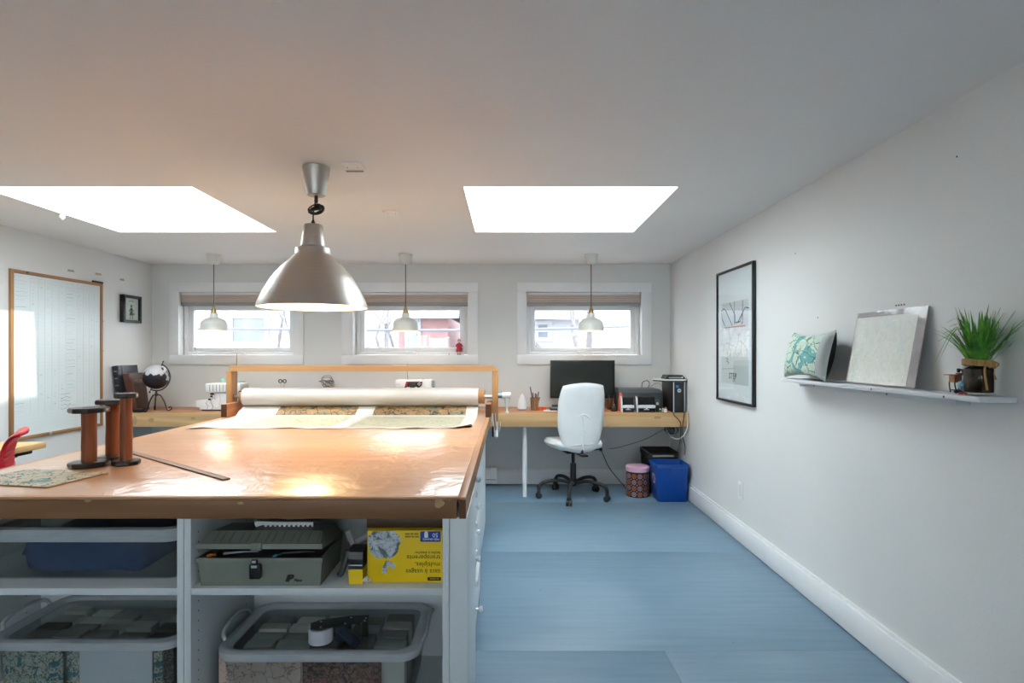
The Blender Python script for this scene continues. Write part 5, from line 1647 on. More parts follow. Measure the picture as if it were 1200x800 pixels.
cable('gray cable rising along the wall under the desk to the right', [P(713, 525.5, 5.56), P(725, 524, 5.555), P(755, 515, 5.55), P(770, 507, 5.5), P(777, 503, 5.47)], 0.0045, M_cgry)
t = thing('cable_bundle', 'tangle of dark cables under the right end of the desk', 'cable', P(784, 500, 5.3))
m = MB()
rnd = random.Random(5)
for k in range(5):
    c = P(785 + rnd.uniform(-3, 3), 503 + rnd.uniform(-2, 2), 5.32)
    c.z = min(c.z, DZ - 0.06)
    rr_ = rnd.uniform(0.03, 0.055)
    ax = Matrix.Rotation(rnd.uniform(-.6, .6), 3, 'Z')
    m.tube([c + ax @ Vector((rr_ * math.cos(2 * PI * q / 20), 0.01 * math.sin(4 * PI * q / 20), rr_ * .7 * math.sin(2 * PI * q / 20))) for q in range(20)], 0.0035, 6, closed=True)
m.build('loops', M_cblk, t)
MB().tube([P(785, 503, 5.32), Vector((P(785, 0, 5.32).x, 5.32, DZ - 0.029))], 0.004, 6).build('tie', M_cblk, t)
# wall outlet with plug and the cable to the floor
o = P(706, 521, YB)
t = thing('wall_outlet', 'white wall outlet under the desk with a black plug in it', 'outlet', (o.x, YB, o.z))
MB().box(o.x - 0.035, o.x + 0.035, YB - 0.008, YB - 0.0005, o.z - 0.057, o.z + 0.057, 0.003).build('plate', M_white, t)
MB().box(o.x - 0.018, o.x + 0.018, YB - 0.0095, YB - 0.0082, o.z - 0.045, o.z + 0.045, 0.0005).build('sockets', M_vinyl, t)
q = P(704, 526.5, YB - 0.03)
t = thing('power_cord', 'black power cord from wall plug down to the floor by the tin', 'cord', q)
MB().box(q.x - 0.014, q.x + 0.014, YB - 0.045, YB - 0.0098, q.z - 0.016, q.z + 0.016, 0.004).build('plug', M_black, t)
pf = P(735, 574, 5.25); pf.z = 0.0055
MB().tube(cr([Vector((q.x, YB - 0.045, q.z)), P(707, 533, 5.48), P(714, 548, 5.44), P(725, 562, 5.36), P(732, 570, 5.30), pf, pf + Vector((0.06, 0.06, 0))], 8), 0.0042, 8).build('cord', M_cblk, t)
# outlet on the right wall
t = thing('wall_outlet', 'small white outlet low on the right wall above the baseboard', 'outlet', (XR, 3.88, 0.352))
MB().box(XR - 0.006, XR - 0.0005, 3.845, 3.915, 0.294, 0.410, 0.002).build('plate', M_white, t)
MB().box(XR - 0.0075, XR - 0.0062, 3.863, 3.897, 0.312, 0.392, 0.0005).build('sockets', plain('off_white_plastic', S(205, 205, 205), 0.4), t)

# ------------------------------------------------------------------ desk items, left part
# sewing machine with red and black panel
def Pz(py, y): return P(0, py, y).z
sy = 5.28
sm = thing('sewing_machine', 'white sewing machine with a red and black control panel behind the paper roll', 'sewing machine', (-0.89, 5.33, DZ))
xa, xb = P(462.5, 0, sy).x, P(505.5, 0, sy).x
zt_ = Pz(444.8, sy)
z0 = DZ + 0.0008
MB().box(xa, xb + 0.02, sy, sy + 0.19, z0, z0 + 0.075, 0.012).build('bed', M_white, sm)
MB().box(xb - 0.10, xb, sy + 0.005, sy + 0.17, z0 + 0.0755, zt_, 0.018).build('column', M_white, sm)
MB().box(xa + 0.0, xb - 0.1005, sy + 0.005, sy + 0.16, zt_ - 0.105, zt_ - 0.001, 0.016).build('arm', M_white, sm)
MB().box(xa - 0.004, xa + 0.085, sy + 0.0, sy + 0.15, zt_ - 0.155, zt_ - 0.1055, 0.010).build('needle_head', M_white, sm)
MB().cyl((xa + 0.04, sy + 0.07, zt_ - 0.20), (xa + 0.04, sy + 0.07, zt_ - 0.1555), 0.004, 8).box(xa + 0.03, xa + 0.05, sy + 0.05, sy + 0.09, z0 + 0.076, z0 + 0.082, 0.001).build('needle_bar', M_steel, sm)
MB().cyl((xb + 0.0003, sy + 0.08, zt_ - 0.05), (xb + 0.022, sy + 0.08, zt_ - 0.05), 0.038, 20).build('hand_wheel', M_grey, sm)
MB().cyl((P(477.7, 0, 5.36).x, 5.37, zt_ - 0.002), (P(477.7, 0, 5.36).x, 5.37, zt_ + 0.035), 0.003, 8).build('spool_pin', M_grey, sm)
M_redp = plain('crimson_panel', S(140, 18, 44), 0.3, var=0.02)
yp = sy + 0.004
def quadp(pts, y0, y1, m_, nm, parent):
    v_ = [P(a, b_, sy) for a, b_ in pts]
    return MB().prism([(p.x, p.z) for p in v_], y0, y1, A=(1, 0, 0), B=(0, 0, 1), C=(0, 1, 0)).build(nm, m_, parent, smooth=0)
quadp([(473.5, 454.8), (476, 447), (495.2, 447), (494.3, 451), (492, 454.0), (490, 454.8)], sy + 0.001, sy + 0.0055, M_redp, 'red_panel', sm)
quadp([(476.8, 454.3), (478.6, 447.9), (494.6, 447.9), (493.8, 451), (491.6, 453.7), (489.8, 454.3)], sy - 0.0005, sy + 0.0008, M_screen, 'black_panel', sm)
quadp([(479.5, 452.2), (480.4, 449), (487.2, 449), (487.2, 452.2)], sy - 0.0012, sy - 0.0006, plain('dim_display', S(56, 60, 52), 0.3), 'display', sm)
c = P(491.2, 449.9, sy)
m = MB()
for dx, dz in ((1, 0), (-1, 0), (0, 1), (0, -1)):
    m.sphere((c.x + dx * 0.011, sy - 0.001, c.z + dz * 0.010), 0.0055, 8)
m.build('arrow_buttons', M_wink, sm)
m = MB()
for px in (477.5, 479.3, 487, 488.3):
    q = P(px, 453.6, sy); m.sphere((q.x, sy - 0.001, q.z), 0.0045, 8)
m.build('round_buttons', M_wink, sm)
q0 = P(464, 450.2, sy)
MB().box(q0.x, q0.x + 0.022, sy + 0.004, sy + 0.0055, q0.z - 0.002, q0.z + 0.002).build('print_mark', M_grey, sm)
MB().box(q0.x + 0.024, q0.x + 0.038, sy + 0.004, sy + 0.0055, q0.z - 0.002, q0.z + 0.002).build('red_print_mark', M_redp, sm)

# overlock machine at the left
oy = 5.16
so = thing('overlock_machine', 'white overlock sewing machine with thread cones left of the roller post', 'sewing machine', (-2.68, 5.28, DZ))
xa, xb = P(231, 0, oy).x, P(279, 0, oy).x
MB().box(xa + 0.015, xb, oy + 0.01, oy + 0.23, z0 + 0.012, z0 + 0.030, 0.004).build('base_plate', M_white, so)
MB().box(xa + 0.03, xb - 0.01, oy + 0.02, oy + 0.22, z0, z0 + 0.0115, 0.003).build('foot', M_black, so)
# low rounded cover on the left
c0, c1 = P(228, 0, oy), P(247, 0, oy)
poly = [(c0.x + .012, z0 + 0.033), (c1.x + .02, z0 + 0.033), (c1.x + .02, Pz(467.3, oy)), (c1.x, Pz(467.6, oy)), (c0.x + 0.004, Pz(469, oy)), (c0.x, Pz(470.3, oy)), (c0.x + .002, Pz(474, oy))]
MB().prism(poly, oy + 0.02, oy + 0.15, A=(1, 0, 0), B=(0, 0, 1), C=(0, 1, 0)).build('cloth_plate_cover', M_white, so, smooth=25)
c2 = P(252, 0, oy)
MB().box(c1.x + 0.022, xb - 0.01, oy + 0.03, oy + 0.20, z0 + 0.0305, Pz(460, oy), 0.010).build('body', M_white, so)
MB().prism([(c1.x + .021, z0 + 0.035), (c2.x + .01, z0 + 0.035), (c2.x + .035, Pz(461, oy)), (c1.x + .055, Pz(462, oy)), (c1.x + 0.06, Pz(467, oy)), (c1.x + .021, Pz(469, oy))], oy + 0.022, oy + 0.0295, A=(1, 0, 0), B=(0, 0, 1), C=(0, 1, 0)).build('looper_cover', M_vinyl, so, smooth=0)
h0, h1 = P(239.5, 0, oy), P(281, 0, oy)
MB().box(h0.x, h1.x, oy + 0.008, oy + 0.19, Pz(459.8, oy) + 0.0005, Pz(449.2, oy), 0.012).build('head', M_white, so)
m = MB()
for k in range(6):
    x = h0.x + 0.045 + k * 0.030
    m.box(x - 0.0035, x + 0.0035, oy + 0.0062, oy + 0.0084, Pz(459, oy) + 0.004, Pz(450, oy) - 0.006, 0.001)
m.build('tension_slot', M_grey, so)
m = MB()
q = P(247.5, 461.3, oy)
m.box(q.x - .018, q.x + .016, oy + 0.012, oy + 0.028, q.z - 0.012, q.z + 0.006, 0.004)
q = P(246, 464, oy); m.box(q.x - .006, q.x + .012, oy + 0.012, oy + 0.028, q.z - 0.012, q.z + 0.004, 0.003)
q = P(244.5, 468, oy); m.box(q.x - .012, q.x + .012, oy + 0.012, oy + 0.0195, q.z - 0.008, q.z + 0.008, 0.003)
m.build('presser_foot', M_black, so)
m = MB()
m.tube(cr([P(243, 469, oy + .01), P(241.5, 473, oy + .01), P(244, 476, oy + .01), P(242.5, 479, oy + .01)], 5), 0.0022, 6)
m.tube(cr([P(249, 466, oy + .01), P(247, 471, oy + .01), P(249.5, 476, oy + .01), P(248, 479.5, oy + .01)], 5), 0.0022, 6)
m.build('thread_path', M_cgry, so)
# thread stand with cones
MB().box(P(252, 0, 5.40).x, P(288, 0, 5.40).x, 5.361, 5.46, DZ + 0.14, DZ + 0.152, 0.003).box(P(268, 0, 5.38).x - .02, P(268, 0, 5.38).x + .02, 5.361, 5.40, z0 + 0.0, DZ + 0.14, 0.003).build('thread_stand', M_white, so)
M_mint = plain('mint_thread', S(176, 226, 210), 0.8, bump=0.0006, bscale=200)
M_olive = plain('olive_gray_thread', S(150, 150, 130), 0.8)
M_teal = plain('teal_thread', S(120, 196, 196), 0.8)
def cone(px, m_, lb, r=0.024, top=445.5):
    y = 5.41
    x = P(px, 0, y).x
    z = DZ + 0.1528
    hh = Pz(top, y) - z
    t = thing('thread_cone', lb, 'thread', (x, y, z))
    MB().lathe([(r, 0), (r * 1.05, 0.01), (r * 0.72, hh * .93), (r * .5, hh * .96)], (x, y, z), 18).build('thread', m_, t)
    MB().lathe([(r * .30, hh * .961), (r * .26, hh), (0, hh)], (x, y, z), 12).build('cone_tip', M_paper, t)
cone(261.5, M_mint, 'mint green thread cone behind the overlock machine, left of the post', 0.036, 443.5)
cone(280.5, M_teal, 'teal thread cone just right of the roller post')
cone(285.5, M_olive, 'olive gray thread cone right of the roller post', 0.022, 446)

# wire tangle ornament in a glass
w0 = desk(384.5, 5.45)
t = thing('wire_tangle', 'tangle of thin gray wire standing on the desk behind the paper roll', 'ornament', w0)
M_wire = plain('dull_gray_wire', S(120, 116, 106), 0.5, metal=0.3)
rnd = random.Random(12)
cc = P(384.5, 448, 5.45)
loops = MB()
for k in range(9):
    A = Matrix.Rotation(rnd.uniform(0, PI), 3, 'Z') @ Matrix.Rotation(rnd.uniform(-1.2, 1.2), 3, 'X')
    r_ = rnd.uniform(0.045, 0.085)
    o_ = cc + Vector((rnd.uniform(-.02, .02), rnd.uniform(-.015, .015), rnd.uniform(-.02, .015)))
    loops.tube([o_ + A @ Vector((r_ * math.cos(2 * PI * q / 22) * .8, r_ * math.sin(2 * PI * q / 22), 0.008 * math.sin(6 * PI * q / 22))) for q in range(22)], 0.0026, 5, closed=True)
loops.build('wire_loops', M_wire, t)
m = MB()
for k in range(5):
    a = 2 * PI * k / 5
    m.tube(cr([w0 + Vector((0.015 * math.cos(a), 0.015 * math.sin(a), 0.004)), w0 + Vector((0.012 * math.cos(a + .6), 0.012 * math.sin(a + .6), 0.12)), cc + Vector((0.035 * math.cos(a), 0.03 * math.sin(a), -0.05))], 5), 0.0024, 5)
m.build('stems', M_wire, t)
MB().lathe([(0.035, 0), (0.042, 0.02), (0.042, 0.10), (0.028, 0.15), (0.026, 0.15), (0.039, 0.10), (0.039, 0.02), (0.0, 0.006)], w0, 24).build('vase', M_jar, t)
# scissors in a cup
c = desk(331, 5.42)
t = thing('tool_cup', 'gray cup hidden behind the paper roll', 'cup', c)
MB().lathe([(0.035, 0), (0.038, 0.16), (0.035, 0.16), (0.031, 0.006), (0, 0.006)], c, 20).build('cup', M_grey, t)
sc = thing('scissors', 'black handled scissors standing in a cup behind the paper roll', 'scissors', c + Vector((0, 0, 0.0075)))
top = Pz(444.5, 5.42)
for s in (-1, 1):
    o_ = Vector((c.x + s * 0.020, 5.42, top - 0.016))
    MB().tube([o_ + Vector((0.015 * math.cos(2 * PI * q / 16), 0, 0.015 * math.sin(2 * PI * q / 16))) for q in range(16)], 0.0048, 8, closed=True).build('handle', M_black, sc)
    MB().tube([o_ + Vector((0, 0, -0.014)), Vector((c.x - s * 0.004, 5.42 + s * 0.003, c.z + 0.10)), Vector((c.x - s * 0.014, 5.42 + s * 0.003, c.z + 0.0085))], [0.005, 0.005, 0.0012], 8).build('blade', M_steel, sc)

# globe
M_globe = bpy.data.materials.new('black_and_silver_globe')
M_globe.use_nodes = True
nt = M_globe.node_tree; N, L = nt.nodes, nt.links; b = N['Principled BSDF']; b.inputs['Roughness'].default_value = 0.3
mp = coords(nt, (1, 1, 1))
n = N.new('ShaderNodeTexNoise'); n.inputs['Scale'].default_value = 9.0; n.inputs['Detail'].default_value = 4; L.new(mp.outputs[0], n.inputs['Vector'])
sp = N.new('ShaderNodeSeparateXYZ'); L.new(mp.outputs[0], sp.inputs[0])
ma = N.new('ShaderNodeMath'); ma.operation = 'MULTIPLY_ADD'; ma.inputs[1].default_value = 1.6; ma.inputs[2].default_value = -0.53
L.new(sp.outputs[2], ma.inputs[0])
ad = N.new('ShaderNodeMath'); ad.operation = 'ADD'; L.new(n.outputs['Fac'], ad.inputs[0]); L.new(ma.outputs[0], ad.inputs[1])
r = ramp(nt, [(0.0, (0.010, 0.009, 0.012, 1)), (0.515, (0.012, 0.010, 0.013, 1)), (0.53, S(190, 190, 196)), (1.0, S(220, 220, 226))]); L.new(ad.outputs[0], r.inputs[0])
L.new(r.outputs[0], b.inputs['Base Color'])
gy = 5.15
gc = P(183.3, 441.5, gy)
gr = 0.110
gl = thing('globe', 'black and silver desk globe on a curled iron tripod beside the books', 'globe', (gc.x, gy, DZ))
MB().sphere(gc, gr, 36).build('sphere', M_globe, gl)
ax = Vector((0.42, 0, 0.9)).normalized()
arc = []
for k in range(19):
    a = math.radians(66 - 180 * k / 18)
    arc.append(gc + Vector((math.cos(a), 0, math.sin(a))) * (gr + 0.014))
a0_, a1_ = arc[0], arc[-1]
m = MB().tube(arc, 0.006, 8)
m.cyl(gc + (a0_ - gc) * 0.88, gc + (a0_ - gc) * 1.22, 0.004, 8).sphere(gc + (a0_ - gc) * 1.22, 0.008, 8)
m.cyl(gc + (a1_ - gc) * 0.88, gc + (a1_ - gc) * 1.22, 0.004, 8).sphere(gc + (a1_ - gc) * 1.22, 0.008, 8)
m.build('meridian_arm', M_blackm, gl)
zb_ = gc.z - gr - 0.014
st_ = MB().lathe([(0.008, zb_ - 0.05), (0.016, zb_ - 0.035), (0.010, zb_ - 0.02), (0.007, zb_ + 0.004), (0, zb_ + 0.004)], (gc.x, gy, 0), 14).build('stem', M_blackm, gl)
for a in (0.15, 0.15 + 2 * PI / 3, 0.15 + 4 * PI / 3):
    d = Vector((math.cos(a), math.sin(a), 0))
    base = Vector((gc.x, gy, 0))
    zz = DZ + 0.0068
    pts = [base + d * 0.008 + Vector((0, 0, zb_ - 0.035)), base + d * 0.035 + Vector((0, 0, zb_ - 0.045)), base + d * 0.065 + Vector((0, 0, DZ + 0.09)), base + d * 0.085 + Vector((0, 0, DZ + 0.03)), base + d * 0.100 + Vector((0, 0, zz)), base + d * 0.124 + Vector((0, 0, DZ + 0.018)), base + d * 0.122 + Vector((0, 0, DZ + 0.036)), base + d * 0.106 + Vector((0, 0, DZ + 0.036)), base + d * 0.104 + Vector((0, 0, DZ + 0.026))]
    MB().tube(cr(pts, 6), 0.006, 8).build('curled_leg', M_blackm, gl)

# two big leather albums leaning on the left wall
M_lea1 = plain('black_leather', S(34, 38, 46), 0.4, var=0.25, vscale=14, bump=0.0008, bscale=60)
M_lea2 = plain('dark_brown_leather', S(66, 40, 34), 0.4, var=0.35, vscale=16, bump=0.0008, bscale=50)
M_lea3 = plain('red_brown_leather', S(92, 52, 38), 0.45, var=0.2, vscale=16)
def album(label, xb, y0, y1, h, th, lean, m1, m2, title):
    """standing book with its back to the left wall, spine towards the room's front"""
    t = thing('album', label, 'book', (xb, (y0 + y1) / 2, DZ + 0.0008))
    R = Matrix.Translation((xb, 0, DZ + 0.0008 + th * math.sin(lean))) @ Matrix.Rotation(-lean, 4, 'Y')
    MB().box(-0.006, 0.0, y0 + 0.01, y1, 0, h, 0.002).xf(R).build('front_cover', m1, t)
    MB().box(-th, -th + 0.006, y0 + 0.01, y1, 0, h, 0.002).xf(R).build('back_cover', m1, t)
    MB().box(-th, 0.0, y0, y0 + 0.0095, 0, h, 0.004).xf(R).build('spine', m2, t)
    MB().box(-th + 0.0065, -0.0065, y0 + 0.0105, y1 - 0.008, 0.006, h - 0.006).xf(R).build('pages', M_paper, t)
    MB().box(0.0, 0.0018, y0 + 0.0105, y0 + 0.065, 0.003, h - 0.003, 0.0008).xf(R).build('hinge_strip', m2, t)
    if title:
        M = R @ frame_m((0.0008, y1 - 0.215, h * 0.74), (0, 1, 0), (0, 0, 1))
        text(title, 0.045, t, M, plain('faded_gold_print', S(150, 116, 96), 0.5))
    else:
        m = MB()
        for k in range(6):
            m.box(-th * .8, -th * .2, y0 - 0.0015, y0 + 0.001, h * (.12 + .15 * k), h * (.12 + .15 * k) + 0.008, 0.0006)
        m.xf(R).build('spine_band', M_grey, t)
    return t
album('large black leather album leaning on the left wall behind the brown one', -3.392, 5.005, 5.28, 0.415, 0.045, 0.125, M_lea1, M_lea1, '')
album('dark brown leather album leaning in front of the black one', -3.327, 5.035, 5.275, 0.345, 0.042, 0.135, M_lea2, M_lea3, 'MEMOIR')
c = desk(166, 5.09)
tag(MB().box(c.x - 0.085, c.x + 0.035, 5.045, 5.10, c.z, c.z + 0.030, 0.008).build('black_case', M_black, loc=c), 'small flat black case lying before the leather albums', 'case')
c = desk(155, 5.06)
tag(MB().box(c.x - 0.02, c.x + 0.02, 5.03, 5.048, c.z, c.z + 0.010, 0.003).build('red_clip', plain('red_clip_plastic', S(190, 30, 30), 0.4), loc=c), 'small red clip before the leather albums', 'clip')

# ------------------------------------------------------------------ lamps
M_alu = bpy.data.materials.new('brushed_aluminium')
M_alu.use_nodes = True
nt = M_alu.node_tree; N, L = nt.nodes, nt.links; b = N['Principled BSDF']
b.inputs['Metallic'].default_value = 1.0; b.inputs['Roughness'].default_value = 0.42
mp = coords(nt, (6, 6, 240))
n = N.new('ShaderNodeTexNoise'); n.inputs['Scale'].default_value = 1.0; n.inputs['Detail'].default_value = 3; L.new(mp.outputs[0], n.inputs['Vector'])
r = ramp(nt, [(0.3, (0.46, 0.445, 0.415, 1)), (0.7, (0.50, 0.485, 0.455, 1))]); L.new(n.outputs['Fac'], r.inputs[0]); L.new(r.outputs[0], b.inputs['Base Color'])
bp = N.new('ShaderNodeBump'); bp.inputs['Distance'].default_value = 0.00012; L.new(n.outputs['Fac'], bp.inputs['Height']); L.new(bp.outputs[0], b.inputs['Normal'])
M_in = plain('white_lamp_enamel', (0.80, 0.76, 0.68, 1), 0.4, var=0.0)
M_bulb = plain('lit_bulb', (1, 0.9, 0.7, 1), 0.4, var=0, emit=(1.0, 0.78, 0.48, 1), estr=7.0)
LY = 2.727
lx = P(367, 0, LY).x
zc = ZC(LY)
zr = Pz(360.3, LY)
fl_ = thing('pendant_lamp', 'big brushed metal dome pendant lamp over the worktop, lit warm inside', 'lamp', (lx, LY, zr))
cxp = P(370.5, 0, LY).x
MB().lathe([(0.040, zc - 0.137), (0.043, zc - 0.134), (0.0635, zc - 0.012), (0.0635, zc - 0.0008)], (cxp, LY, 0), 32).build('canopy', M_alu, fl_)
ztop = Pz(263.5, LY); zne = Pz(289, LY); zco = Pz(297, LY)
outer = [(0.041, ztop), (0.0445, ztop - 0.004), (0.058, zne + 0.002), (0.058, zne), (0.062, zne - 0.004), (0.081, zne - 0.010), (0.083, zco - 0.004), (0.088, zco - 0.010)]
for sk, fr_ in ((.10, .43), (.18, .52), (.26, .59), (.33, .65), (.40, .705), (.48, .76), (.56, .805), (.625, .84), (.71, .89), (.80, .93), (.88, .965), (.96, .992)):
    outer.append((0.2535 * fr_, zco - 0.010 + (zr + 0.004 - zco + 0.010) * sk))
outer.append((0.2555, zr))
inner = [(0.252, zr + 0.001)] + [(a - 0.004, b_ - 0.0015) for a, b_ in reversed(outer[7:-1])] + [(0.05, zco + 0.004), (0.0, zco + 0.006)]
o_sh = MB()
o_sh.lathe([(0.0, ztop + 0.001)] + outer + [(0.2525, zr - 0.0005)], (lx, LY, 0), 72, cap=False)
o_sh.build('shade', M_alu, fl_, smooth=40)
MB().lathe(inner, (lx, LY, 0), 72, cap=False).build('shade_lining', M_in, fl_, smooth=40)
zbulb = zr + 0.115
MB().lathe([(0.02, zco + 0.002), (0.022, zbulb + 0.06)], (lx, LY, 0), 16).build('lamp_holder', M_white, fl_)
MB().lathe([(0.0, zbulb - 0.045), (0.028, zbulb - 0.038), (0.042, zbulb - 0.012), (0.040, zbulb + 0.012), (0.022, zbulb + 0.045), (0.018, zbulb + 0.059)], (lx, LY, 0), 24).build('bulb', M_bulb, fl_)
cab = cr([(cxp, LY, zc - 0.137), (cxp - .008, LY, zc - 0.19), (lx + .002, LY, (zc - .137 + ztop) / 2), (lx, LY, ztop + .03), (lx, LY, ztop)], 6)
MB().tube(cab, 0.0035, 8).lathe([(0.006, -0.034), (0.009, -0.028), (0.008, 0.0)], (cxp, LY, zc - 0.1375), 12).lathe([(0.008, 0.0), (0.009, 0.010), (0.005, 0.022)], (lx, LY, ztop + 0.0012), 12).build('cord', M_cblk, fl_)
cc = P(370, 245, LY)
m = MB()
rnd = random.Random(2)
for k in range(6):
    A = Matrix.Rotation(rnd.uniform(-.35, .35), 3, 'Z') @ Matrix.Rotation(rnd.uniform(0.95, 1.25), 3, 'X') @ Matrix.Rotation(rnd.uniform(-.35, .0), 3, 'Y')
    o_ = cc + Vector((rnd.uniform(-.004, .006), rnd.uniform(-.006, .006), rnd.uniform(-.006, .006)))
    m.tube([o_ + A @ Vector((0.034 * math.cos(2 * PI * q / 20), 0.024 * math.sin(2 * PI * q / 20), 0.004 * math.sin(4 * PI * q / 20))) for q in range(20)], 0.0036, 6, closed=True)
m.tube([cc + Vector((-.02, 0, 0)), cc + Vector((.0, 0, 0.002)), cc + Vector((.02, -.004, 0.004))], 0.009, 8)
m.build('cord_knot', M_cblk, fl_)
def lamp_light(name, loc, power, rad, parent):
    ld = bpy.data.lights.new(name, 'POINT')
    ld.energy = power; ld.shadow_soft_size = rad; ld.color = (1.0, 0.72, 0.42)
    o = bpy.data.objects.new(name, ld); COL.objects.link(o)
    o.parent = parent
    o.matrix_local = XF[parent.name].inverted() @ Matrix.Translation(loc)
lamp_light('bulb_light', (lx, LY, zbulb - 0.075), 4.5, 0.05, fl_)

PYL = 5.05
ranarp = ['small white pendant lamp over the desk, nearest the globe and whiteboard', 'small white pendant lamp over the desk, in front of the middle window', 'small white pendant lamp over the desk, above the computer monitor']
M_whl = plain('off_white_lamp_enamel', S(214, 214, 206), 0.35, var=0.01)
for px, lb in zip((250.5, 475.3, 692.7), ranarp):
    x = P(px, 0, PYL).x
    zc = ZC(PYL)
    zr = Pz(387.6, PYL)
    t = thing('pendant_lamp', lb, 'lamp', (x, PYL, zr), group='small white pendants over the desk')
    MB().lathe([(0.034, zc - 0.088), (0.045, zc - 0.080), (0.056, zc - 0.022), (0.062, zc - 0.016), (0.062, zc - 0.0008)], (x, PYL, 0), 28).build('canopy', M_whl, t)
    MB().cyl((x, PYL, zc - 0.0885), (x, PYL, Pz(361, PYL)), 0.0042, 8).build('cord', plain('striped_gray_cord', S(84, 80, 74), 0.7), t)
    zb_ = Pz(367, PYL)
    MB().lathe([(0.006, zb_ + 0.066), (0.011, zb_ + 0.060), (0.011, zb_ + 0.045), (0.016, zb_ + 0.040), (0.020, zb_ + 0.020), (0.022, zb_ + 0.0)], (x, PYL, 0), 18).tube([(x - .024, PYL, zb_ + 0.014), (x + .024, PYL, zb_ + 0.014)], 0.005, 8).build('brass_holder', M_brass, t)
    prof = [(0.030, zb_), (0.032, zb_ - 0.006), (0.034, Pz(372, PYL))]
    z1_ = Pz(372.5, PYL)
    for k in range(1, 9):
        s = k / 8
        prof.append((0.036 + 0.074 * math.sin(s * PI / 2) ** 0.85, z1_ + (Pz(381, PYL) - z1_) * (1 - math.cos(s * PI / 2)) ** 0.9))
    prof += [(0.1135, zr + 0.01), (0.116, zr)]
    sh_ = MB().lathe([(0.0, zb_ + 0.0006)] + prof + [(0.114, zr - 0.0004)], (x, PYL, 0), 44, cap=False).build('shade', M_whl, t, smooth=40)
    MB().lathe([(0.1135, zr + 0.0006), (0.110, zr + 0.01), (0.104, Pz(380, PYL)), (0.07, z1_ - 0.014), (0.028, z1_ - 0.004), (0.0, z1_ - 0.003)], (x, PYL, 0), 44, cap=False).build('shade_lining', M_in, t, smooth=40)
    zb2 = zr + 0.045
    MB().lathe([(0.0, zb2 - 0.030), (0.018, zb2 - 0.024), (0.026, zb2 - 0.004), (0.020, zb2 + 0.018), (0.012, z1_ - 0.006)], (x, PYL, 0), 18).build('bulb', M_bulb, t)
    lamp_light('bulb_light', (x, PYL, zr + 0.012), 1.0, 0.02, t)

# ceiling plates
for px, py, lb in ((414, 192.5, 'square white ceiling plate right of the big lamp canopy'), (459.3, 248.7, 'square white ceiling plate between the big lamp and the skylight')):
    y = 0.885 * F / (CY - py) if py < 200 else 0.872 * F / (CY - py)
    x = P(px, 0, y).x
    z = ZC(y)
    t = thing('ceiling_plate', lb, 'ceiling fixture', (x, y, z))
    s = 0.048
    MB().box(x - s, x + s, y - s, y + s, z - 0.012, z - 0.0008, 0.003).build('plate', plain('off_white_ceiling_plate', S(236, 232, 226), 0.5), t)
    MB().box(x - s * .6, x + s * .6, y - s * .6, y + s * .6, z - 0.0145, z - 0.0125, 0.001).build('cover', plain('pale_cover', S(238, 234, 230), 0.4), t)
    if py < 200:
        MB().box(x - s, x + s * .75, y + s + .0005, y + s + 0.006, z - 0.018, z - 0.001, 0.001).build('back_flange', M_grey, t)  # raised gray strip along the back edge of the plate
    m = MB()
    for dx in (-.5, .5):
        m.sphere((x + s * dx, y - s * .2, z - 0.0148), 0.003, 8)
    m.build('screw', M_grey, t)
# crystal hanging at the left skylight
q = P(73, 250, 3.61)
t = thing('hanging_crystal', 'small clear crystal hanging on a thread at the left skylight edge', 'ornament', (q.x, 3.61, q.z))
MB().cyl((q.x, 3.61, q.z + 0.012), (q.x, 3.61, ZC(3.61) - 0.0005), 0.0012, 6).build('thread', M_cordg, t)
MB().lathe([(0, q.z - 0.045), (0.010, q.z - 0.036), (0.017, q.z - 0.024), (0.013, q.z - 0.010), (0.005, q.z), (0.003, q.z + 0.012), (0, q.z + 0.012)], (q.x, 3.61, 0), 8).build('crystal', plain('crystal', S(225, 228, 226), 0.08), t, smooth=0)

# ------------------------------------------------------------------ left wall
X0_ = XL + 0.0008
wy0, wy1, wz0_, wz1_ = 3.975, 4.876, 0.665, 1.878
wb = thing('whiteboard', 'wood framed whiteboard covered with a faint handwritten schedule on the left wall', 'whiteboard', (XL, (wy0 + wy1) / 2, wz0_))
W_fr = wood('whiteboard_frame_wood', S(150, 108, 68), S(178, 134, 90), 'z', 0.5)
W_fry = wood('whiteboard_rail_wood', S(150, 108, 68), S(178, 134, 90), 'y', 0.5)
fw = 0.024
M_wb = plain('glossy_white_board', S(212, 220, 220), 0.22, var=0.02, vscale=3)
MB().box(X0_, X0_ + 0.010, wy0 + fw, wy1 - fw, wz0_ + fw, wz1_ - fw).build('board', M_wb, wb, smooth=0)
MB().box(X0_, X0_ + 0.02, wy0, wy0 + fw - .0004, wz0_, wz1_, 0.002).build('frame_side', W_fr, wb)
MB().box(X0_, X0_ + 0.02, wy1 - fw + .0004, wy1, wz0_, wz1_, 0.002).build('frame_side', W_fr, wb)
MB().box(X0_, X0_ + 0.02, wy0 + fw, wy1 - fw, wz0_, wz0_ + fw - .0004, 0.002).build('frame_rail', W_fry, wb)
MB().box(X0_, X0_ + 0.02, wy0 + fw, wy1 - fw, wz1_ - fw + .0004, wz1_, 0.002).build('frame_rail', W_fry, wb)
rnd = random.Random(21)
xw = X0_ + 0.0102
yy0, yy1, zz0, zz1 = wy0 + fw + .006, wy1 - fw - .006, wz0_ + fw + .006, wz1_ - fw - .006
grid = MB()
cols = [0, .165, .25, .32, .40, .48, .56, .70, .78, .86, .93, 1.0]
rows = 42
for cfrac in cols[1:-1]:
    y = yy0 + (yy1 - yy0) * cfrac
    grid.box(xw, xw + 0.0004, y - 0.0007, y + 0.0007, zz0 + .15, zz1)
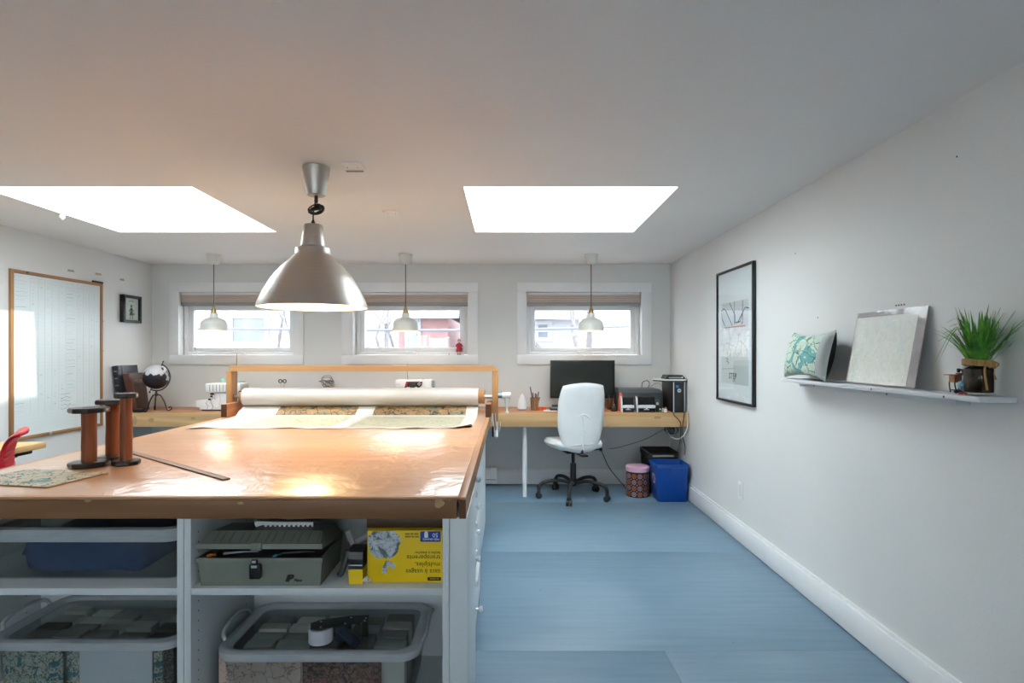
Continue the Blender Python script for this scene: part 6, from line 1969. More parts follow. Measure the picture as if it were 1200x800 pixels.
for k in range(1, rows):
    z = zz1 - (zz1 - zz0) * k / rows
    grid.box(xw, xw + 0.0004, yy0, yy1, z - 0.0005, z + 0.0005)
grid.build('ruled_grid', plain('faint_gray_ink', S(186, 194, 196), 0.4, var=0), wb, smooth=0, kind='stuff')
inks = {'gray': MB(), 'dark': MB(), 'red': MB(), 'green': MB()}
def scribble(m, y, z, w, h):
    n = max(3, int(w / 0.010))
    pts = [(y + w * i / n, z + h * rnd.uniform(-.5, .5)) for i in range(n + 1)]
    for (a, b_), (c_, d_) in zip(pts[:-1], pts[1:]):
        dd = Vector((0, c_ - a, d_ - b_)).normalized(); nn = Vector((0, -dd.z, dd.y)) * 0.0011
        p, q = Vector((xw + .0006, a, b_)), Vector((xw + .0006, c_, d_))
        m.add([p - nn, q - nn, q + nn, p + nn], [(0, 1, 2, 3)])
for k in range(rows):
    z = zz1 - (zz1 - zz0) * (k + .5) / rows
    for ci in range(len(cols) - 1):
        y = yy0 + (yy1 - yy0) * cols[ci]
        w = (yy1 - yy0) * (cols[ci + 1] - cols[ci])
        wide = ci in (0, 6)
        if k in (0, 1):
            scribble(inks['red'], y + .006, z, w * .7, .010); continue
        if k > rows * 0.84: continue
        if wide:
            if rnd.random() < .86: scribble(inks[rnd.choice(['gray', 'gray', 'gray', 'dark', 'green'])], y + .008, z, w * rnd.uniform(.5, .85), .009)
        elif ci in (1, 7):
            if rnd.random() < .65: scribble(inks[rnd.choice(['dark', 'gray', 'gray', 'red'])], y + .012, z, .022, .012)
        elif rnd.random() < .16:
            scribble(inks[rnd.choice(['dark', 'dark', 'red', 'green', 'gray'])], y + w * .3, z, .018, .014)
for k in range(5):
    scribble(inks['dark'], yy0 + .50 * (yy1 - yy0), zz0 + .16 + .028 * k, .10, .016)
cols_ = {'gray': S(172, 180, 182), 'dark': S(112, 120, 126), 'red': S(204, 160, 164), 'green': S(150, 176, 170)}
for k_, m in inks.items():
    m.build(k_ + '_handwriting', plain(k_ + '_marker_ink', cols_[k_], 0.5, var=0), wb, smooth=0, kind='stuff', fix=False)
tag(MB().cyl((X0_ + 0.012, 4.765, wz1_ + 0.0085), (X0_ + 0.012, 4.88, wz1_ + 0.0085), 0.008, 12).build('marker', M_black, loc=(X0_ + .012, 4.82, wz1_)), 'black marker lying on the top edge of the whiteboard', 'marker')
for z in (1.3 + (CY - 376) * 4.88 / F, 1.3 + (CY - 411) * 4.88 / F):
    MB().box(X0_, X0_ + 0.012, wy1 + .0005, wy1 + 0.018, z - 0.003, z + 0.003, 0.001).build('side_clip', M_dark, wb)
MB().box(X0_ + .0205, X0_ + 0.026, 4.30, 4.325, wz0_ + 0.002, wz0_ + 0.026, 0.002).build('bottom_clip', M_steel, wb)
MB().box(X0_ + .0205, X0_ + 0.023, 4.10, 4.115, wz1_ - 0.018, wz1_ - 0.004, 0.001).build('top_clip', M_dark, wb)

# tape scraps above the whiteboard
M_tape = plain('old_masking_tape', S(178, 164, 130), 0.8, var=0.1)
for px, py, w, lb in ((83, 317, .07, 'torn gray tape scrap on the left wall above the whiteboard, nearest the skylight'), (115, 321, .075, 'beige tape scrap on the left wall above the whiteboard corner'), (143, 327.5, .06, 'small tape scrap on the left wall above the small framed picture')):
    y = F * -XL / (CX - px)
    z = P(0, py, y).z
    pts = [(-w / 2, -.008), (-w / 4, -.011), (w / 4, -.008), (w / 2, -.010), (w / 2 - .004, .009), (0, .007), (-w / 2 + .004, .010)]
    tag(MB().prism([(y + a, z + b_) for a, b_ in pts], XL + 0.0004, XL + 0.0010, A=(0, 1, 0), B=(0, 0, 1), C=(1, 0, 0)).build('tape_scrap', M_tape if px != 83 else M_cordg if False else plain('gray_tape', S(160, 160, 150), 0.8), loc=(XL, y, z), smooth=0), lb, 'tape')

# small framed drawing
fy0, fy1, fz0, fz1 = 5.112, 5.36, 1.562, 1.812
t = thing('framed_drawing', 'small square black shadow box frame with a doll drawing on the left wall', 'picture', (XL, 5.236, fz0))
xf_ = X0_ + 0.040
bw = 0.024
MB().box(X0_, xf_, fy0, fy0 + bw, fz0, fz1, 0.001).box(X0_, xf_, fy1 - bw, fy1, fz0, fz1, 0.001).box(X0_, xf_, fy0 + bw, fy1 - bw, fz0, fz0 + bw, 0.001).box(X0_, xf_, fy0 + bw, fy1 - bw, fz1 - bw, fz1, 0.001).build('frame', M_black, t)
MB().box(X0_, X0_ + 0.020, fy0 + bw + .0003, fy1 - bw - .0003, fz0 + bw + .0003, fz1 - bw - .0003).build('drawing_sheet', plain('drawing_paper', S(206, 208, 202), 0.6), t, smooth=0)
m = MB()
def flat(pts): m.prism(pts, X0_ + 0.0202, X0_ + 0.0208, O=(0, 5.24, (fz0 + fz1) / 2 - 0.012), A=(0, 1, 0), B=(0, 0, 1), C=(1, 0, 0))
flat([(-.030, -.045), (.030, -.045), (.008, .012), (.014, .026), (-.014, .026), (-.008, .012)])
flat([(-.009, .030), (.009, .030), (.012, .046), (0, .056), (-.012, .046)])
flat([(.010, .020), (.036, -.006), (.032, -.011), (.006, .010)]); flat([(-.010, .020), (-.036, -.006), (-.032, -.011), (-.006, .010)])
flat([(-.016, -.047), (-.008, -.047), (-.010, -.078), (-.018, -.078)]); flat([(.008, -.047), (.016, -.047), (.024, -.076), (.014, -.078)])
for k in range(5): flat([(-.03 + .014 * k, .082), (-.021 + .014 * k, .082), (-.021 + .014 * k, .090), (-.03 + .014 * k, .090)])
m.build('doll_drawing', M_ink, t, smooth=0)
MB().prism([(.026, -.02), (.05, -.02), (.05, -.04), (.026, -.042)], X0_ + 0.0202, X0_ + 0.0206, O=(0, 5.24, (fz0 + fz1) / 2 - 0.012), A=(0, 1, 0), B=(0, 0, 1), C=(1, 0, 0)).build('drawn_basket', plain('ochre_print', S(150, 140, 100), 0.6), t, smooth=0)
MB().box(X0_ + 0.030, X0_ + 0.032, fy0 + bw + .0003, fy1 - bw - .0003, fz0 + bw + .0003, fz1 - bw - .0003).build('glass', M_jar, t, smooth=0)

# small desk along the left wall and red chair
W_sd = wood('pale_oak_top', S(206, 164, 104), S(226, 190, 134), 'y', 0.5)
ld = thing('side_desk', 'small wooden desk with a black metal frame along the left wall', 'desk', (-3.15, 2.7, 0))
MB().box(XL + 0.0195, -2.81, 1.95, 3.46, 0.715, 0.750, 0.003).build('desktop', W_sd, ld)
m = MB().box(XL + 0.08, -2.87, 3.29, 3.33, 0.680, 0.7145, 0.003).box(XL + 0.08, -2.87, 2.07, 2.11, 0.680, 0.7145, 0.003)
m.box(-2.93, -2.89, 2.11, 3.29, 0.680, 0.7145, 0.003).box(-2.90, -2.85, 3.30, 3.41, 0.688, 0.7145, 0.006)
m.build('frame', M_blackm, ld)
for x in (-2.91, XL + 0.10):
    for y in (3.31, 2.09):
        MB().box(x - 0.02, x + 0.02, y - 0.02, y + 0.02, 0.0, 0.6795, 0.002).build('leg', M_blackm, ld)
RCY = 2.93
rcx = -2.515
M_red = plain('red_mesh_plastic', S(196, 18, 40), 0.4, var=0.06)
rc_ = thing('desk_chair', 'red curved mesh back chair at the side desk by the left wall', 'chair', (rcx, RCY, 0))
# back: curved ribbed panel that rolls over at the top, chair faces the left wall
def rpf(s):
    # s 0 bottom .. 1 top: x outward (+x), z
    pts = [(0.055, 0.50), (0.025, 0.62), (0.0, 0.74), (0.010, 0.83), (0.032, 0.872), (0.054, 0.888), (0.070, 0.888)]
    c_ = cr([(a, 0, b_) for a, b_ in pts], 4)
    k = s * (len(c_) - 1); i = min(int(k), len(c_) - 2); f = k - i
    return c_[i].lerp(c_[i + 1], f), (c_[i + 1] - c_[i]).normalized()
def rback(u, v):
    s = (v + 1) / 2
    p, d = rpf(s)
    hw = 0.185 - 0.03 * abs(2 * s - 1) ** 2
    x = rcx - 0.06 + p.x + 0.05 * (1 - u * u) * 0.5
    return Vector((x, RCY + hw * u, p.z)), Vector((d.z, 0, -d.x))
bkr = MB().cushion(rback, lambda u, v: 0.008 * (1 - max(abs(u), abs(v)) ** 20) ** 0.5, 14, 26).build('backrest', M_red, rc_, smooth=60)
for k in range(22):
    s = 0.10 + 0.84 * k / 21
    pts = []
    for q in range(9):
        u = -0.88 + 1.76 * q / 8
        p, n_ = rback(u, 2 * s - 1)
        pts.append(p + n_ * 0.0085)
    MB().tube(pts, 0.0042, 5).build('back_rib', M_red, bkr)
def rseat(u, v): return Vector((rcx - 0.24 + 0.22 * u, RCY + 0.21 * v * math.sqrt(1 - .2 * u * u), 0.475 + 0.02 * u * u)), Vector((0, 0, 1))
MB().cushion(rseat, lambda u, v: 0.022 * (1 - max(abs(u), abs(v)) ** 6) ** 0.5, 14, 14).build('seat', M_red, rc_, smooth=60)
MB().box(rcx - 0.36, rcx - 0.12, RCY - 0.08, RCY + 0.08, 0.425, 0.4525, 0.006).tube(cr([(rcx - .14, RCY, 0.44), (rcx - .02, RCY, 0.43), (rcx + 0.005, RCY, 0.50)], 5), 0.018, 8).build('under_frame', M_black, rc_)
MB().cyl((rcx - .24, RCY, 0.09), (rcx - .24, RCY, 0.425), 0.022, 14).build('column', M_black, rc_)
for s in (-1, 1):
    MB().tube(cr([(rcx - .20, RCY + s * .21, 0.44), (rcx - .20, RCY + s * .25, 0.50), (rcx - .20, RCY + s * .25, 0.61)], 5), 0.012, 8).box(rcx - .31, rcx - .10, RCY + s * .25 - .03, RCY + s * .25 + .03, 0.61, 0.635, 0.010).build('armrest', M_black, rc_)
for k in range(5):
    a = 2 * PI * k / 5 + .3
    d = Vector((math.cos(a), math.sin(a), 0)); c0 = Vector((rcx - .24, RCY, 0))
    L_ = MB().tube([c0 + Vector((0, 0, .10)), c0 + d * .16 + Vector((0, 0, .095)), c0 + d * .28 + Vector((0, 0, .070))], [.02, .018, .014], 8).build('base_leg', M_black, rc_)
    q = c0 + d * .28; sd = Vector((-d.y, d.x, 0))
    MB().tube([q - sd * .022 + Vector((0, 0, .028)), q - sd * .018 + Vector((0, 0, .028)), q + sd * .018 + Vector((0, 0, .028)), q + sd * .022 + Vector((0, 0, .028))], [.022, .0275, .0275, .022], 14).build('wheel', M_black, L_)

rc_.rotation_euler = (0, 0, math.radians(35))

# ------------------------------------------------------------------ right wall
py0, py1, pz0, pz1 = 3.636, 4.274, 0.942, 1.880
Xr = XR - 0.0008
pt = thing('framed_poster', 'tall black framed poster of line drawn chair legs on the right wall', 'picture', (XR, 3.95, pz0))
bw, dp = 0.016, 0.024
for (a, b_, c_, d_) in ((py0, py0 + bw, pz0, pz1), (py1 - bw, py1, pz0, pz1)):
    MB().box(Xr - dp, Xr, a, b_, c_, d_, 0.001).build('frame_side', M_black, pt)
for (c_, d_) in ((pz0, pz0 + bw), (pz1 - bw, pz1)):
    MB().box(Xr - dp, Xr, py0 + bw + .0002, py1 - bw - .0002, c_, d_, 0.001).build('frame_rail', M_black, pt)
M_mat = plain('white_poster_paper', S(214, 218, 220), 0.6, var=0.01)
xs = Xr - 0.012
MB().box(xs, Xr, py0 + bw + .0003, py1 - bw - .0003, pz0 + bw + .0003, pz1 - bw - .0003).build('poster_sheet', M_mat, pt, smooth=0)
# picture coordinates: u 0 far edge .. 1 near edge, w 0 bottom .. 1 top
def U(u): return py1 - bw - u * (py1 - py0 - 2 * bw)
def Wz(w): return pz0 + bw + w * (pz1 - pz0 - 2 * bw)
def panel(u0, u1, w0, w1, m_, nm, t_=0.0006):
    return MB().box(xs - t_, xs - 0.0001, U(u1), U(u0), Wz(w0), Wz(w1)).build(nm, m_, pt, smooth=0)
panel(.12, .88, .565, .76, plain('pale_gray_print', S(192, 196, 198), 0.6), 'top_print')
M_mid = map_mat('painted_window_glare', S(222, 222, 222), S(206, 206, 208), S(232, 232, 230), S(176, 172, 172), 7.0, 0.45, 0.02)
panel(.06, .90, .335, .565, M_mid, 'middle_glare')  # white band painted on the sheet for the window's reflection in the glass
panel(.10, .88, .125, .335, plain('pale_gray_print_two', S(196, 198, 194), 0.6), 'bottom_print')
panel(.46, .88, .125, .27, plain('darker_gray_print', S(182, 188, 188), 0.6), 'inner_print', 0.0010)
m = MB()
def stroke(mm, pts, r=0.006):
    P_ = [Vector((xs - 0.0012, U(a), Wz(b_))) for a, b_ in pts]
    for a, b_ in zip(P_[:-1], P_[1:]):
        d = (b_ - a).normalized(); n_ = Vector((0, -d.z, d.y)) * r * .5
        mm.add([a - n_, b_ - n_, b_ + n_, a + n_], [(0, 1, 2, 3)])
for pts in ([(.10, .70), (.18, .72), (.24, .70), (.44, .575)], [(.11, .69), (.12, .64), (.22, .58)], [(.36, .755), (.52, .65), (.52, .60)], [(.50, .76), (.50, .585)], [(.73, .755), (.73, .585)], [(.90, .69), (.80, .70), (.74, .67), (.60, .60)], [(.74, .67), (.66, .60), (.52, .595)], [(.70, .60), (.71, .575)]):
    stroke(m, pts, 0.008)
m.build('leg_drawing', M_ink, pt, smooth=0, fix=False)
panel(.20, .80, .560, .570, plain('orange_brown_print', S(196, 128, 92), 0.6), 'table_line', 0.0014)
m = MB()
stroke(m, [(.24, .325), (.32, .315), (.26, .30), (.34, .29), (.30, .275)], 0.006); stroke(m, [(.12, .235), (.5, .245)], 0.003)
m.build('small_sketch', plain('gray_ink', S(90, 90, 90), 0.6), pt, smooth=0, fix=False)
text('STEP', 0.058, pt, frame_m((xs - 0.0014, U(.34), Wz(.165)), (0, -1, 0), (0, 0, 1)), plain('gray_print_ink', S(84, 86, 86), 0.6), bold=0.0022, spacing=1.15)
text('STEP', 0.022, pt, frame_m((xs - 0.0014, U(.44), Wz(.142)), (0, -1, 0), (0, 0, 1)), bpy.data.materials['gray_print_ink'])
MB().box(xs - 0.006, xs - 0.004, py0 + bw + .0003, py1 - bw - .0003, pz0 + bw + .0003, pz1 - bw - .0003).build('glass', clear('picture_glass', (0.97, 0.98, 0.98, 1), rough=0.02), pt, smooth=0)

# shelf
SHZ = 1.157
M_shelf = wood('white_painted_board', S(196, 200, 204), S(212, 216, 219), 'y', 0.45, 0.8, 0.0005, knots=0.06)
sh = thing('wall_shelf', 'narrow white painted wooden shelf on the right wall', 'shelf', (XR, 2.4, SHZ - 0.018))
MB().box(1.464, Xr, 1.768, 3.06, SHZ - 0.018, SHZ, 0.0015).build('board', M_shelf, sh)
MB().box(1.530, Xr, 1.950, 2.997, SHZ - 0.040, SHZ - 0.0184, 0.001).build('cleat', M_shelf, sh)
m = MB()
RY_ = Matrix.Rotation(-PI / 2, 4, 'Y')
for px in (1021, 1106): 
    y = F * 1.464 / (px - CX); m.lathe([(0.004, 0), (0.004, 0.0012), (0, 0.0013)], (1.464, y, SHZ - 0.010), 10, M=RY_)
for px in (954, 1039):
    y = F * 1.53 / (px - CX); m.lathe([(0.004, 0), (0.004, 0.0012), (0, 0.0013)], (1.530, y, SHZ - 0.030), 10, M=RY_)
m.build('screw', M_dark, sh)

# map pillow
M_pmap = map_mat('teal_map_fabric', S(196, 212, 194), S(180, 202, 184), S(104, 166, 164), S(70, 98, 92), 9.0, 0.43, 0.028, rough=0.85, contour=0.30, roads=2.2)
M_pgray = plain('light_gray_fabric', S(176, 180, 178), 0.85, bump=0.0008, bscale=120)
M_pblk = plain('black_fabric', (0.012, 0.012, 0.013, 1), 0.85, bump=0.0008, bscale=120)
pl = thing('map_pillow', 'small pillow with a teal map front and black back on the shelf', 'pillow', (1.50, 2.82, SHZ))
zc_ = SHZ + 0.1225
def pillow(u, v):
    pin = 1 - 0.20 * (1 - u * u) * abs(v) ** 2
    z = zc_ + 0.1205 * v * pin
    y = 2.835 - 0.218 * u * (1 - 0.06 * (1 - v * v))
    x = 1.500 + 0.026 * v + 0.0 - 0.012 * u - 0.008 * abs(u) ** 3
    return Vector((x, y, z)), Vector((-1, 0, 0.12)).normalized()
MB().cushion(pillow, lambda u, v: 0.068 * ((1 - u ** 2) * (1 - v ** 2)) ** 0.44, 30, 22,
             lambda side, u, v: (1 if u > 0.78 else 0) if side == 0 else 2).build('cover', [M_pmap, M_pgray, M_pblk], pl, smooth=70)
edge = [pillow(1, -1 + 2 * k / 20)[0] for k in range(21)]
MB().tube(edge, 0.0025, 6).build('seam_piping', M_pgray, pl)

# map print in plastic leaning on the wall
xb_, xt_ = 1.522, 1.5765
mp_ = thing('map_print', 'gray map print in a clear plastic sleeve leaning on the shelf', 'map', (xb_, 2.345, SHZ))
yA, yB = 2.13, 2.56
def lean(y, s, off):
    n_ = Vector((-(1.470 - SHZ), 0, (xt_ - xb_))).normalized()
    return Vector((xb_ + (xt_ - xb_) * s, y, SHZ + 0.004 + (1.4695 - SHZ - 0.004) * s)) + n_ * off
def leanbox(y0, y1, s0, s1, o0, o1):
    vs = [lean(y, s, o) for y in (y0, y1) for s in (s0, s1) for o in (o0, o1)]
    return MB().add(vs, [(0, 1, 3, 2), (4, 6, 7, 5), (0, 4, 5, 1), (2, 3, 7, 6), (0, 2, 6, 4), (1, 5, 7, 3)])
leanbox(yA, yB, 0.0, 1.0, 0.0, 0.004).build('backing_board', plain('gray_mauve_board', S(150, 142, 142), 0.6, var=0.08, vscale=20), mp_, smooth=0)
leanbox(yA + 0.046, yB - 0.004, 0.012, 0.925, 0.0041, 0.0050).build('paper_border', plain('pale_map_margin', S(228, 230, 220), 0.6), mp_, smooth=0)
M_pm = map_mat('pale_gray_green_map', S(236, 238, 230), S(228, 231, 221), S(222, 232, 226), S(202, 206, 196), 18.0, 0.42, 0.012, contour=0.3)
leanbox(yA + 0.064, yB - 0.020, 0.045, 0.885, 0.0051, 0.0056).build('map_face', M_pm, mp_, smooth=0)
# crinkled clear sleeve
m = MB()
n1_, n2_ = 26, 20
rnd = random.Random(6)
hts = [[0.0075 + 0.0045 * rnd.random() * (1 if 0 < i < n1_ and 0 < j < n2_ else 0) for j in range(n2_ + 1)] for i in range(n1_ + 1)]
vs = [lean(yA - .001 + (yB - yA + .002) * i / n1_, 0.004 + 1.0 * j / n2_, hts[i][j]) for i in range(n1_ + 1) for j in range(n2_ + 1)]
fs = [(i * (n2_ + 1) + j, (i + 1) * (n2_ + 1) + j, (i + 1) * (n2_ + 1) + j + 1, i * (n2_ + 1) + j + 1) for i in range(n1_) for j in range(n2_)]
m.add(vs, fs)
m.build('plastic_sleeve', M_wrap, mp_, smooth=60)

# plant in a jar
jc = Vector((1.522, 1.843, SHZ + 0.0008))
jr = 0.0415
jar = thing('potted_grass', 'green grass plant in a glass jar tied with twine on the shelf end', 'plant', jc)
hJ = 0.122
MB().lathe([(jr * .93, 0.0), (jr, 0.006), (jr, hJ * .74), (jr * .86, hJ * .84), (jr * .84, hJ * .88), (jr * .9, hJ * .885), (jr * .9, hJ), (jr * .83, hJ), (jr * .80, hJ * .86), (jr * .94, hJ * .73), (jr * .94, 0.009), (0, 0.007)], jc, 36).build('jar', M_jar, jar, smooth=40)
M_soil = plain('dark_soil', S(54, 40, 32), 0.95, var=0.5, vscale=120, bump=0.003, bscale=150)
MB().lathe([(jr * .90, 0.010), (jr * .92, 0.02), (jr * .92, hJ * .70), (jr * .6, hJ * .76), (0, hJ * .78)], jc, 30).build('soil', M_soil, jar)
M_twine = wood('jute_twine', S(150, 112, 66), S(196, 158, 104), 'z', 0.9, 4.0)
m = MB()
for k in range(4):
    m.tube([jc + Vector(((jr * .90 + .004) * math.cos(2 * PI * q / 28), (jr * .90 + .004) * math.sin(2 * PI * q / 28), hJ * .78 + 0.0048 * k - 0.006 * math.cos(2 * PI * q / 28))) for q in range(28)], 0.0030, 6, closed=True)
m.build('twine_band', M_twine, jar)
def jp(px, py, dy=-0.02): return P(px, py, 1.843 + dy)
k0 = jp(1155, 425, -0.036)
m = MB()
m.tube(cr([k0, jp(1163, 423, -.03), jp(1170, 426, -.03), jp(1168, 429, -.03), jp(1160, 427, -.034), k0], 6), 0.0026, 6)
m.tube(cr([k0, jp(1162, 434, -.03), jp(1165.5, 440, -.03), jp(1167, 444.5, -.03)], 6), [0.0024] * 13 + [0.003] * 5 + [0.004], 6)
m.tube(cr([k0, jp(1154, 436, -.046), jp(1155.5, 448, -.049), jp(1157, 457, -.050)], 6), 0.0036, 6)
m.sphere(k0, 0.006, 10)
m.build('twine_bow', M_twine, jar)
M_grass = bpy.data.materials.new('grass_green')
M_grass.use_nodes = True
nt = M_grass.node_tree; N, L = nt.nodes, nt.links; b = N['Principled BSDF']; b.inputs['Roughness'].default_value = 0.45
mp = coords(nt, (1, 1, 1)); n = N.new('ShaderNodeTexNoise'); n.inputs['Scale'].default_value = 30; L.new(mp.outputs[0], n.inputs['Vector'])
r = ramp(nt, [(0.3, S(30, 100, 36)), (0.7, S(112, 178, 56))]); L.new(n.outputs['Fac'], r.inputs[0]); L.new(r.outputs[0], b.inputs['Base Color'])
def blade(base, dirv, ln_, droop, w=0.0036, n=9):
    pts = []
    d = Vector(dirv).normalized(); p = Vector(base)
    for k in range(n):
        pts.append(p.copy())
        p = p + d * ln_ / (n - 1)
        d = (d + Vector((0, 0, -1)) * droop / n).normalized()
    vs, fs = [], []
    side = Vector((-dirv[1], dirv[0], 0)); side = side.normalized() if side.length > 1e-4 else Vector((1, 0, 0))
    for k, q in enumerate(pts):
        ww = w * (0.75 + 0.6 * math.sin(PI * min(1, k / (n - 1) * .8))) * (1 - (k / (n - 1)) ** 3) + 0.0002
        up_ = Vector((dirv[0], dirv[1], 0)).normalized() * 0.0012 if Vector((dirv[0], dirv[1], 0)).length > 1e-4 else Vector((0, .0012, 0))
        vs += [q - side * ww, q + up_ * .6, q + side * ww]
    for k in range(n - 1):
        a = 3 * k
        fs += [(a, a + 1, a + 4, a + 3), (a + 1, a + 2, a + 5, a + 4)]
    return vs, fs
rnd = random.Random(17)
m = MB()
top = jc + Vector((0, 0, hJ * .80))
def clampx(vs): return [Vector((min(p.x, XR - 0.004), p.y, p.z)) for p in vs]
for k in range(130):
    a = rnd.uniform(0, 2 * PI); e_ = rnd.uniform(0.03, 0.62) ** 1.0
    r0 = rnd.uniform(0, jr * .62)
    base = top + Vector((r0 * math.cos(a), r0 * math.sin(a), rnd.uniform(-.015, .01)))
    dv_ = (math.cos(a) * e_, math.sin(a) * e_, 1)
    vs, fs = blade(base, dv_, rnd.uniform(0.12, 0.205) * (1 - 0.15 * e_), rnd.uniform(0.1, 0.8) + e_ * 1.1)
    m.add(clampx(vs), fs)
m.build('grass_blades', M_grass, jar, smooth=60, kind='stuff', fix=False)
# long arching blades, in picture terms to the left (away) and right (near)
for (tx, ty, dr) in ((1096, 424, 1.9), (1099, 400, 1.5), (1105, 391, 1.2), (1109, 378, .8), (1112, 383, .9), (1180, 384, 1.1), (1183, 388, 1.3), (1168, 377, .6), (1176, 396, 1.6), (1103, 417, 1.8)):
    tip = P(tx, ty, 1.843 + rnd.uniform(-.02, .02))
    b0 = top + Vector((rnd.uniform(-.012, .012), rnd.uniform(-.012, .012), 0))
    hd = tip - b0
    rise = 0.10 + 0.02 * rnd.random()
    pts = cr([b0, b0 + Vector((hd.x * .22, hd.y * .22, max(rise, hd.z * .75) * .72)), b0 + Vector((hd.x * .58, hd.y * .58, max(rise, hd.z + .01))), tip], 5)
    side = Vector((-hd.y, hd.x, 0)).normalized(); nn = len(pts)
    vs, fs = [], []
    for k, q in enumerate(pts):
        ww = 0.0036 * (1 - (k / (nn - 1)) ** 2.5) + 0.0002
        vs += [q - side * ww, q + Vector((0, 0, .0010)), q + side * ww]
    for k in range(nn - 1):
        a = 3 * k; fs += [(a, a + 1, a + 4, a + 3), (a + 1, a + 2, a + 5, a + 4)]
    MB().add(clampx(vs), fs).build('leaf', M_grass, jar, smooth=60, fix=False)

# miniature sewing machine
mx0 = P(1119, 0, 1.93).x
my_ = 1.93
ms = thing('miniature_sewing_machine', 'miniature black sewing machine on a little wooden table beside the jar', 'ornament', (mx0, my_, SHZ))
W_mini = wood('mini_table_wood', S(150, 104, 70), S(184, 138, 100), 'x', 0.5, 2.0)
ztab = P(0, 438.5, my_).z
def mq(px): return P(px, 0, my_).x
MB().box(mq(1110), mq(1130), my_ - 0.016, my_ + 0.016, ztab - 0.003, ztab, 0.0006).build('table_top', W_mini, ms)
MB().box(mq(1115), mq(1124), my_ - 0.013, my_ + 0.012, ztab - 0.027, ztab - 0.0032, 0.001).build('drawer_box', W_mini, ms)
zf = SHZ + 0.0008
m = MB()
for px in (1117, 1127):
    for s in (-1, 1):
        m.tube(cr([(mq(px), my_ + s * .011, ztab - .003), (mq(px) - .004, my_ + s * .012, (ztab + zf) / 2), (mq(px) + .002, my_ + s * .014, zf + .003)], 4), 0.0022, 6)
m.sphere((mq(1116.5), my_ - .015, zf + .0075), 0.0073, 10).sphere((mq(1122), my_ - .016, zf + .009), 0.0085, 10)
m.box(mq(1116), mq(1128), my_ - .012, my_ + .012, zf + .010, zf + .013, 0.001)
m.build('iron_stand', M_blackm, ms)
m = MB().box(mq(1121), mq(1131), my_ - .006, my_ + .006, ztab + .0003, ztab + .004, 0.001).box(mq(1128), mq(1131), my_ - .006, my_ + .006, ztab + .004, ztab + .016, 0.001).box(mq(1122), mq(1131), my_ - .005, my_ + .005, ztab + .012, ztab + .018, 0.0015).box(mq(1122), mq(1124.5), my_ - .004, my_ + .004, ztab + .006, ztab + .020, 0.001)
m.build('machine_head', M_black, ms)
c = P(1128.5, 449.5, 1.885)
c.z = SHZ + 0.0012 + 0.012 + 0.017
t = thing('mini_globe', 'tiny blue ball on a red base between miniature machine and jar', 'ornament', (c.x, 1.885, SHZ))
MB().sphere(c, 0.0165, 20).build('ball', map_mat('blue_ball_print', S(120, 170, 190), S(150, 180, 180), S(50, 120, 190), S(60, 110, 170), 60.0, 0.5, 0.01, rough=0.3), t)
MB().lathe([(0.013, SHZ + .0008), (0.013, SHZ + .005), (0.006, SHZ + .009), (0.005, SHZ + 0.0128)], (c.x, c.y, 0), 18).build('red_base', plain('red_enamel', S(180, 30, 50), 0.3), t)

# nail marks on the right wall
for px, py, lb in ((958.5, 372, 'small nail hole on the right wall above the map pillow'), (1121.5, 183.5, 'tiny dark nail hole high on the right wall'), (932, 297, 'tiny nail hole on the right wall above the poster and pillow')):
    y = F * XR / (px - CX)
    z = P(0, py, y).z
    tag(MB().cyl((XR - 0.0012, y, z), (XR - 0.0001, y, z), 0.0035, 10).build('nail', M_dark, loc=(XR, y, z)), lb, 'nail')
for k in range(4):
    y = 2.275 + 0.016 * k
    z = 1.484
    tag(MB().box(XR - 0.0030, XR - 0.0002, y - 0.0035, y + 0.0035, z, z + 0.006, 0.0008).build('wall_tack', M_dark, loc=(XR, y, z)), 'tiny dark wall tack, %s of four above the leaning map print' % ('rightmost', 'second from the right', 'second from the left', 'leftmost')[k], 'tack', 'tacks above the map print')

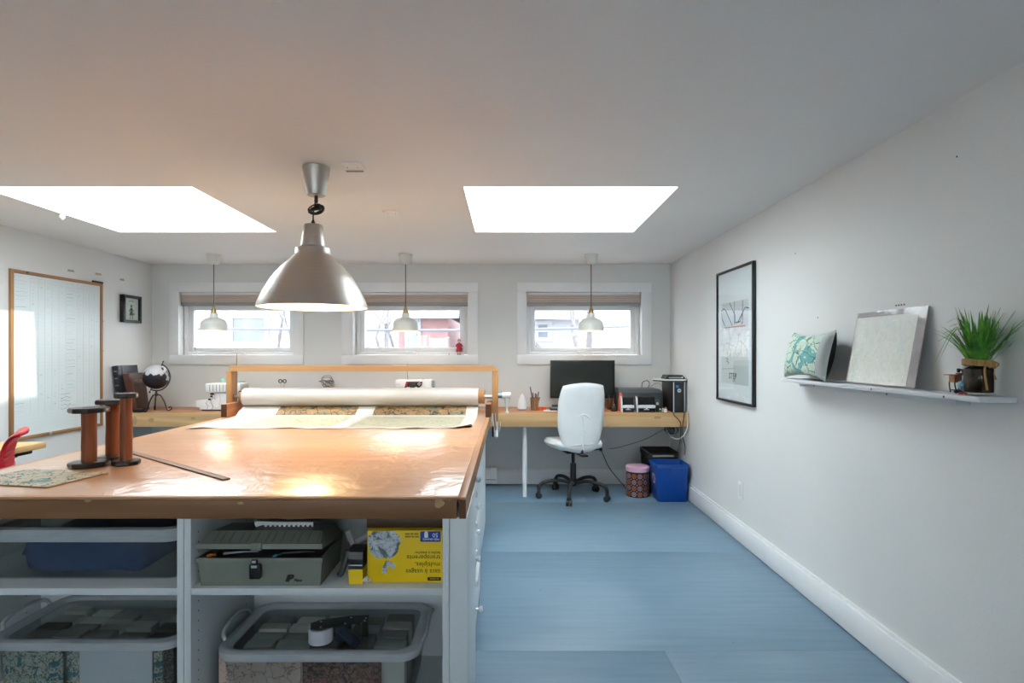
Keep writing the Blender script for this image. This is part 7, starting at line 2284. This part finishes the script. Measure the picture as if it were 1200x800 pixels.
# red figurine on the middle window's ledge
fgx = P(538, 0, YB + 0.03).x
fgy = YB + 0.035
fz = wz0 + 0.0008
M_coat = plain('crimson_coat', S(170, 22, 52), 0.5)
M_skin = plain('doll_skin', S(220, 180, 156), 0.5)
M_hair = plain('dark_doll_hair', S(60, 44, 40), 0.6)
fg = thing('figurine', 'small doll figurine in a red coat standing on the middle window ledge', 'figurine', (fgx, fgy, fz))
MB().lathe([(0.030, 0.030), (0.033, 0.034), (0.026, 0.060), (0.019, 0.082), (0.022, 0.100), (0.016, 0.112), (0.007, 0.118), (0, 0.119)], (fgx, fgy, fz), 18, sy=0.75).build('coat', M_coat, fg)
for s in (-1, 1):
    MB().tube([(fgx + s * .019, fgy, fz + .108), (fgx + s * .030, fgy - .006, fz + .085), (fgx + s * .020, fgy - .022, fz + .074)], [.0075, .007, .005], 8).build('arm', M_coat, fg)
    MB().cyl((fgx + s * .010, fgy, fz + .010), (fgx + s * .010, fgy, fz + .036), .0055, 8).build('leg', M_skin, fg)
    MB().box(fgx + s * .010 - .007, fgx + s * .010 + .007, fgy - .018, fgy + .008, fz, fz + .0105, .003).build('shoe', M_black, fg)
MB().sphere((fgx, fgy, fz + .134), .0145, 16).build('head', M_skin, fg)
MB().lathe([(.0155, .128), (.0165, .138), (.013, .149), (.006, .153), (0, .1535)], (fgx, fgy + .003, fz), 16).build('hair', M_hair, fg)
MB().box(fgx + .018, fgx + .034, fgy - .030, fgy - .022, fz + .050, fz + .068, .003).build('handbag', M_black, fg)
c = Vector((P(524.5, 0, YB + .03).x, YB + .03, fz))
t = thing('ledge_trinket', 'tiny pale trinket with a dark bead on the middle window ledge', 'trinket', c)
MB().lathe([(.009, 0), (.010, .004), (.007, .010), (.0, .012)], c, 14).build('body', M_white, t)
MB().sphere(c + Vector((0.012, 0, .0065)), .0062, 10).build('dark_bead', M_dark, t)
c = Vector((P(231, 0, YB + .03).x, YB + .03, fz))
tag(MB().lathe([(.007, 0), (.008, .004), (.004, .010), (0, .011)], c, 12).build('ledge_bead', M_vinyl, loc=c), 'tiny white bead on the ledge of the left window', 'bead')

# keep shared names tidy: nothing is hidden, nothing is left over
for o in list(bpy.data.meshes):
    if o.users == 0: bpy.data.meshes.remove(o)
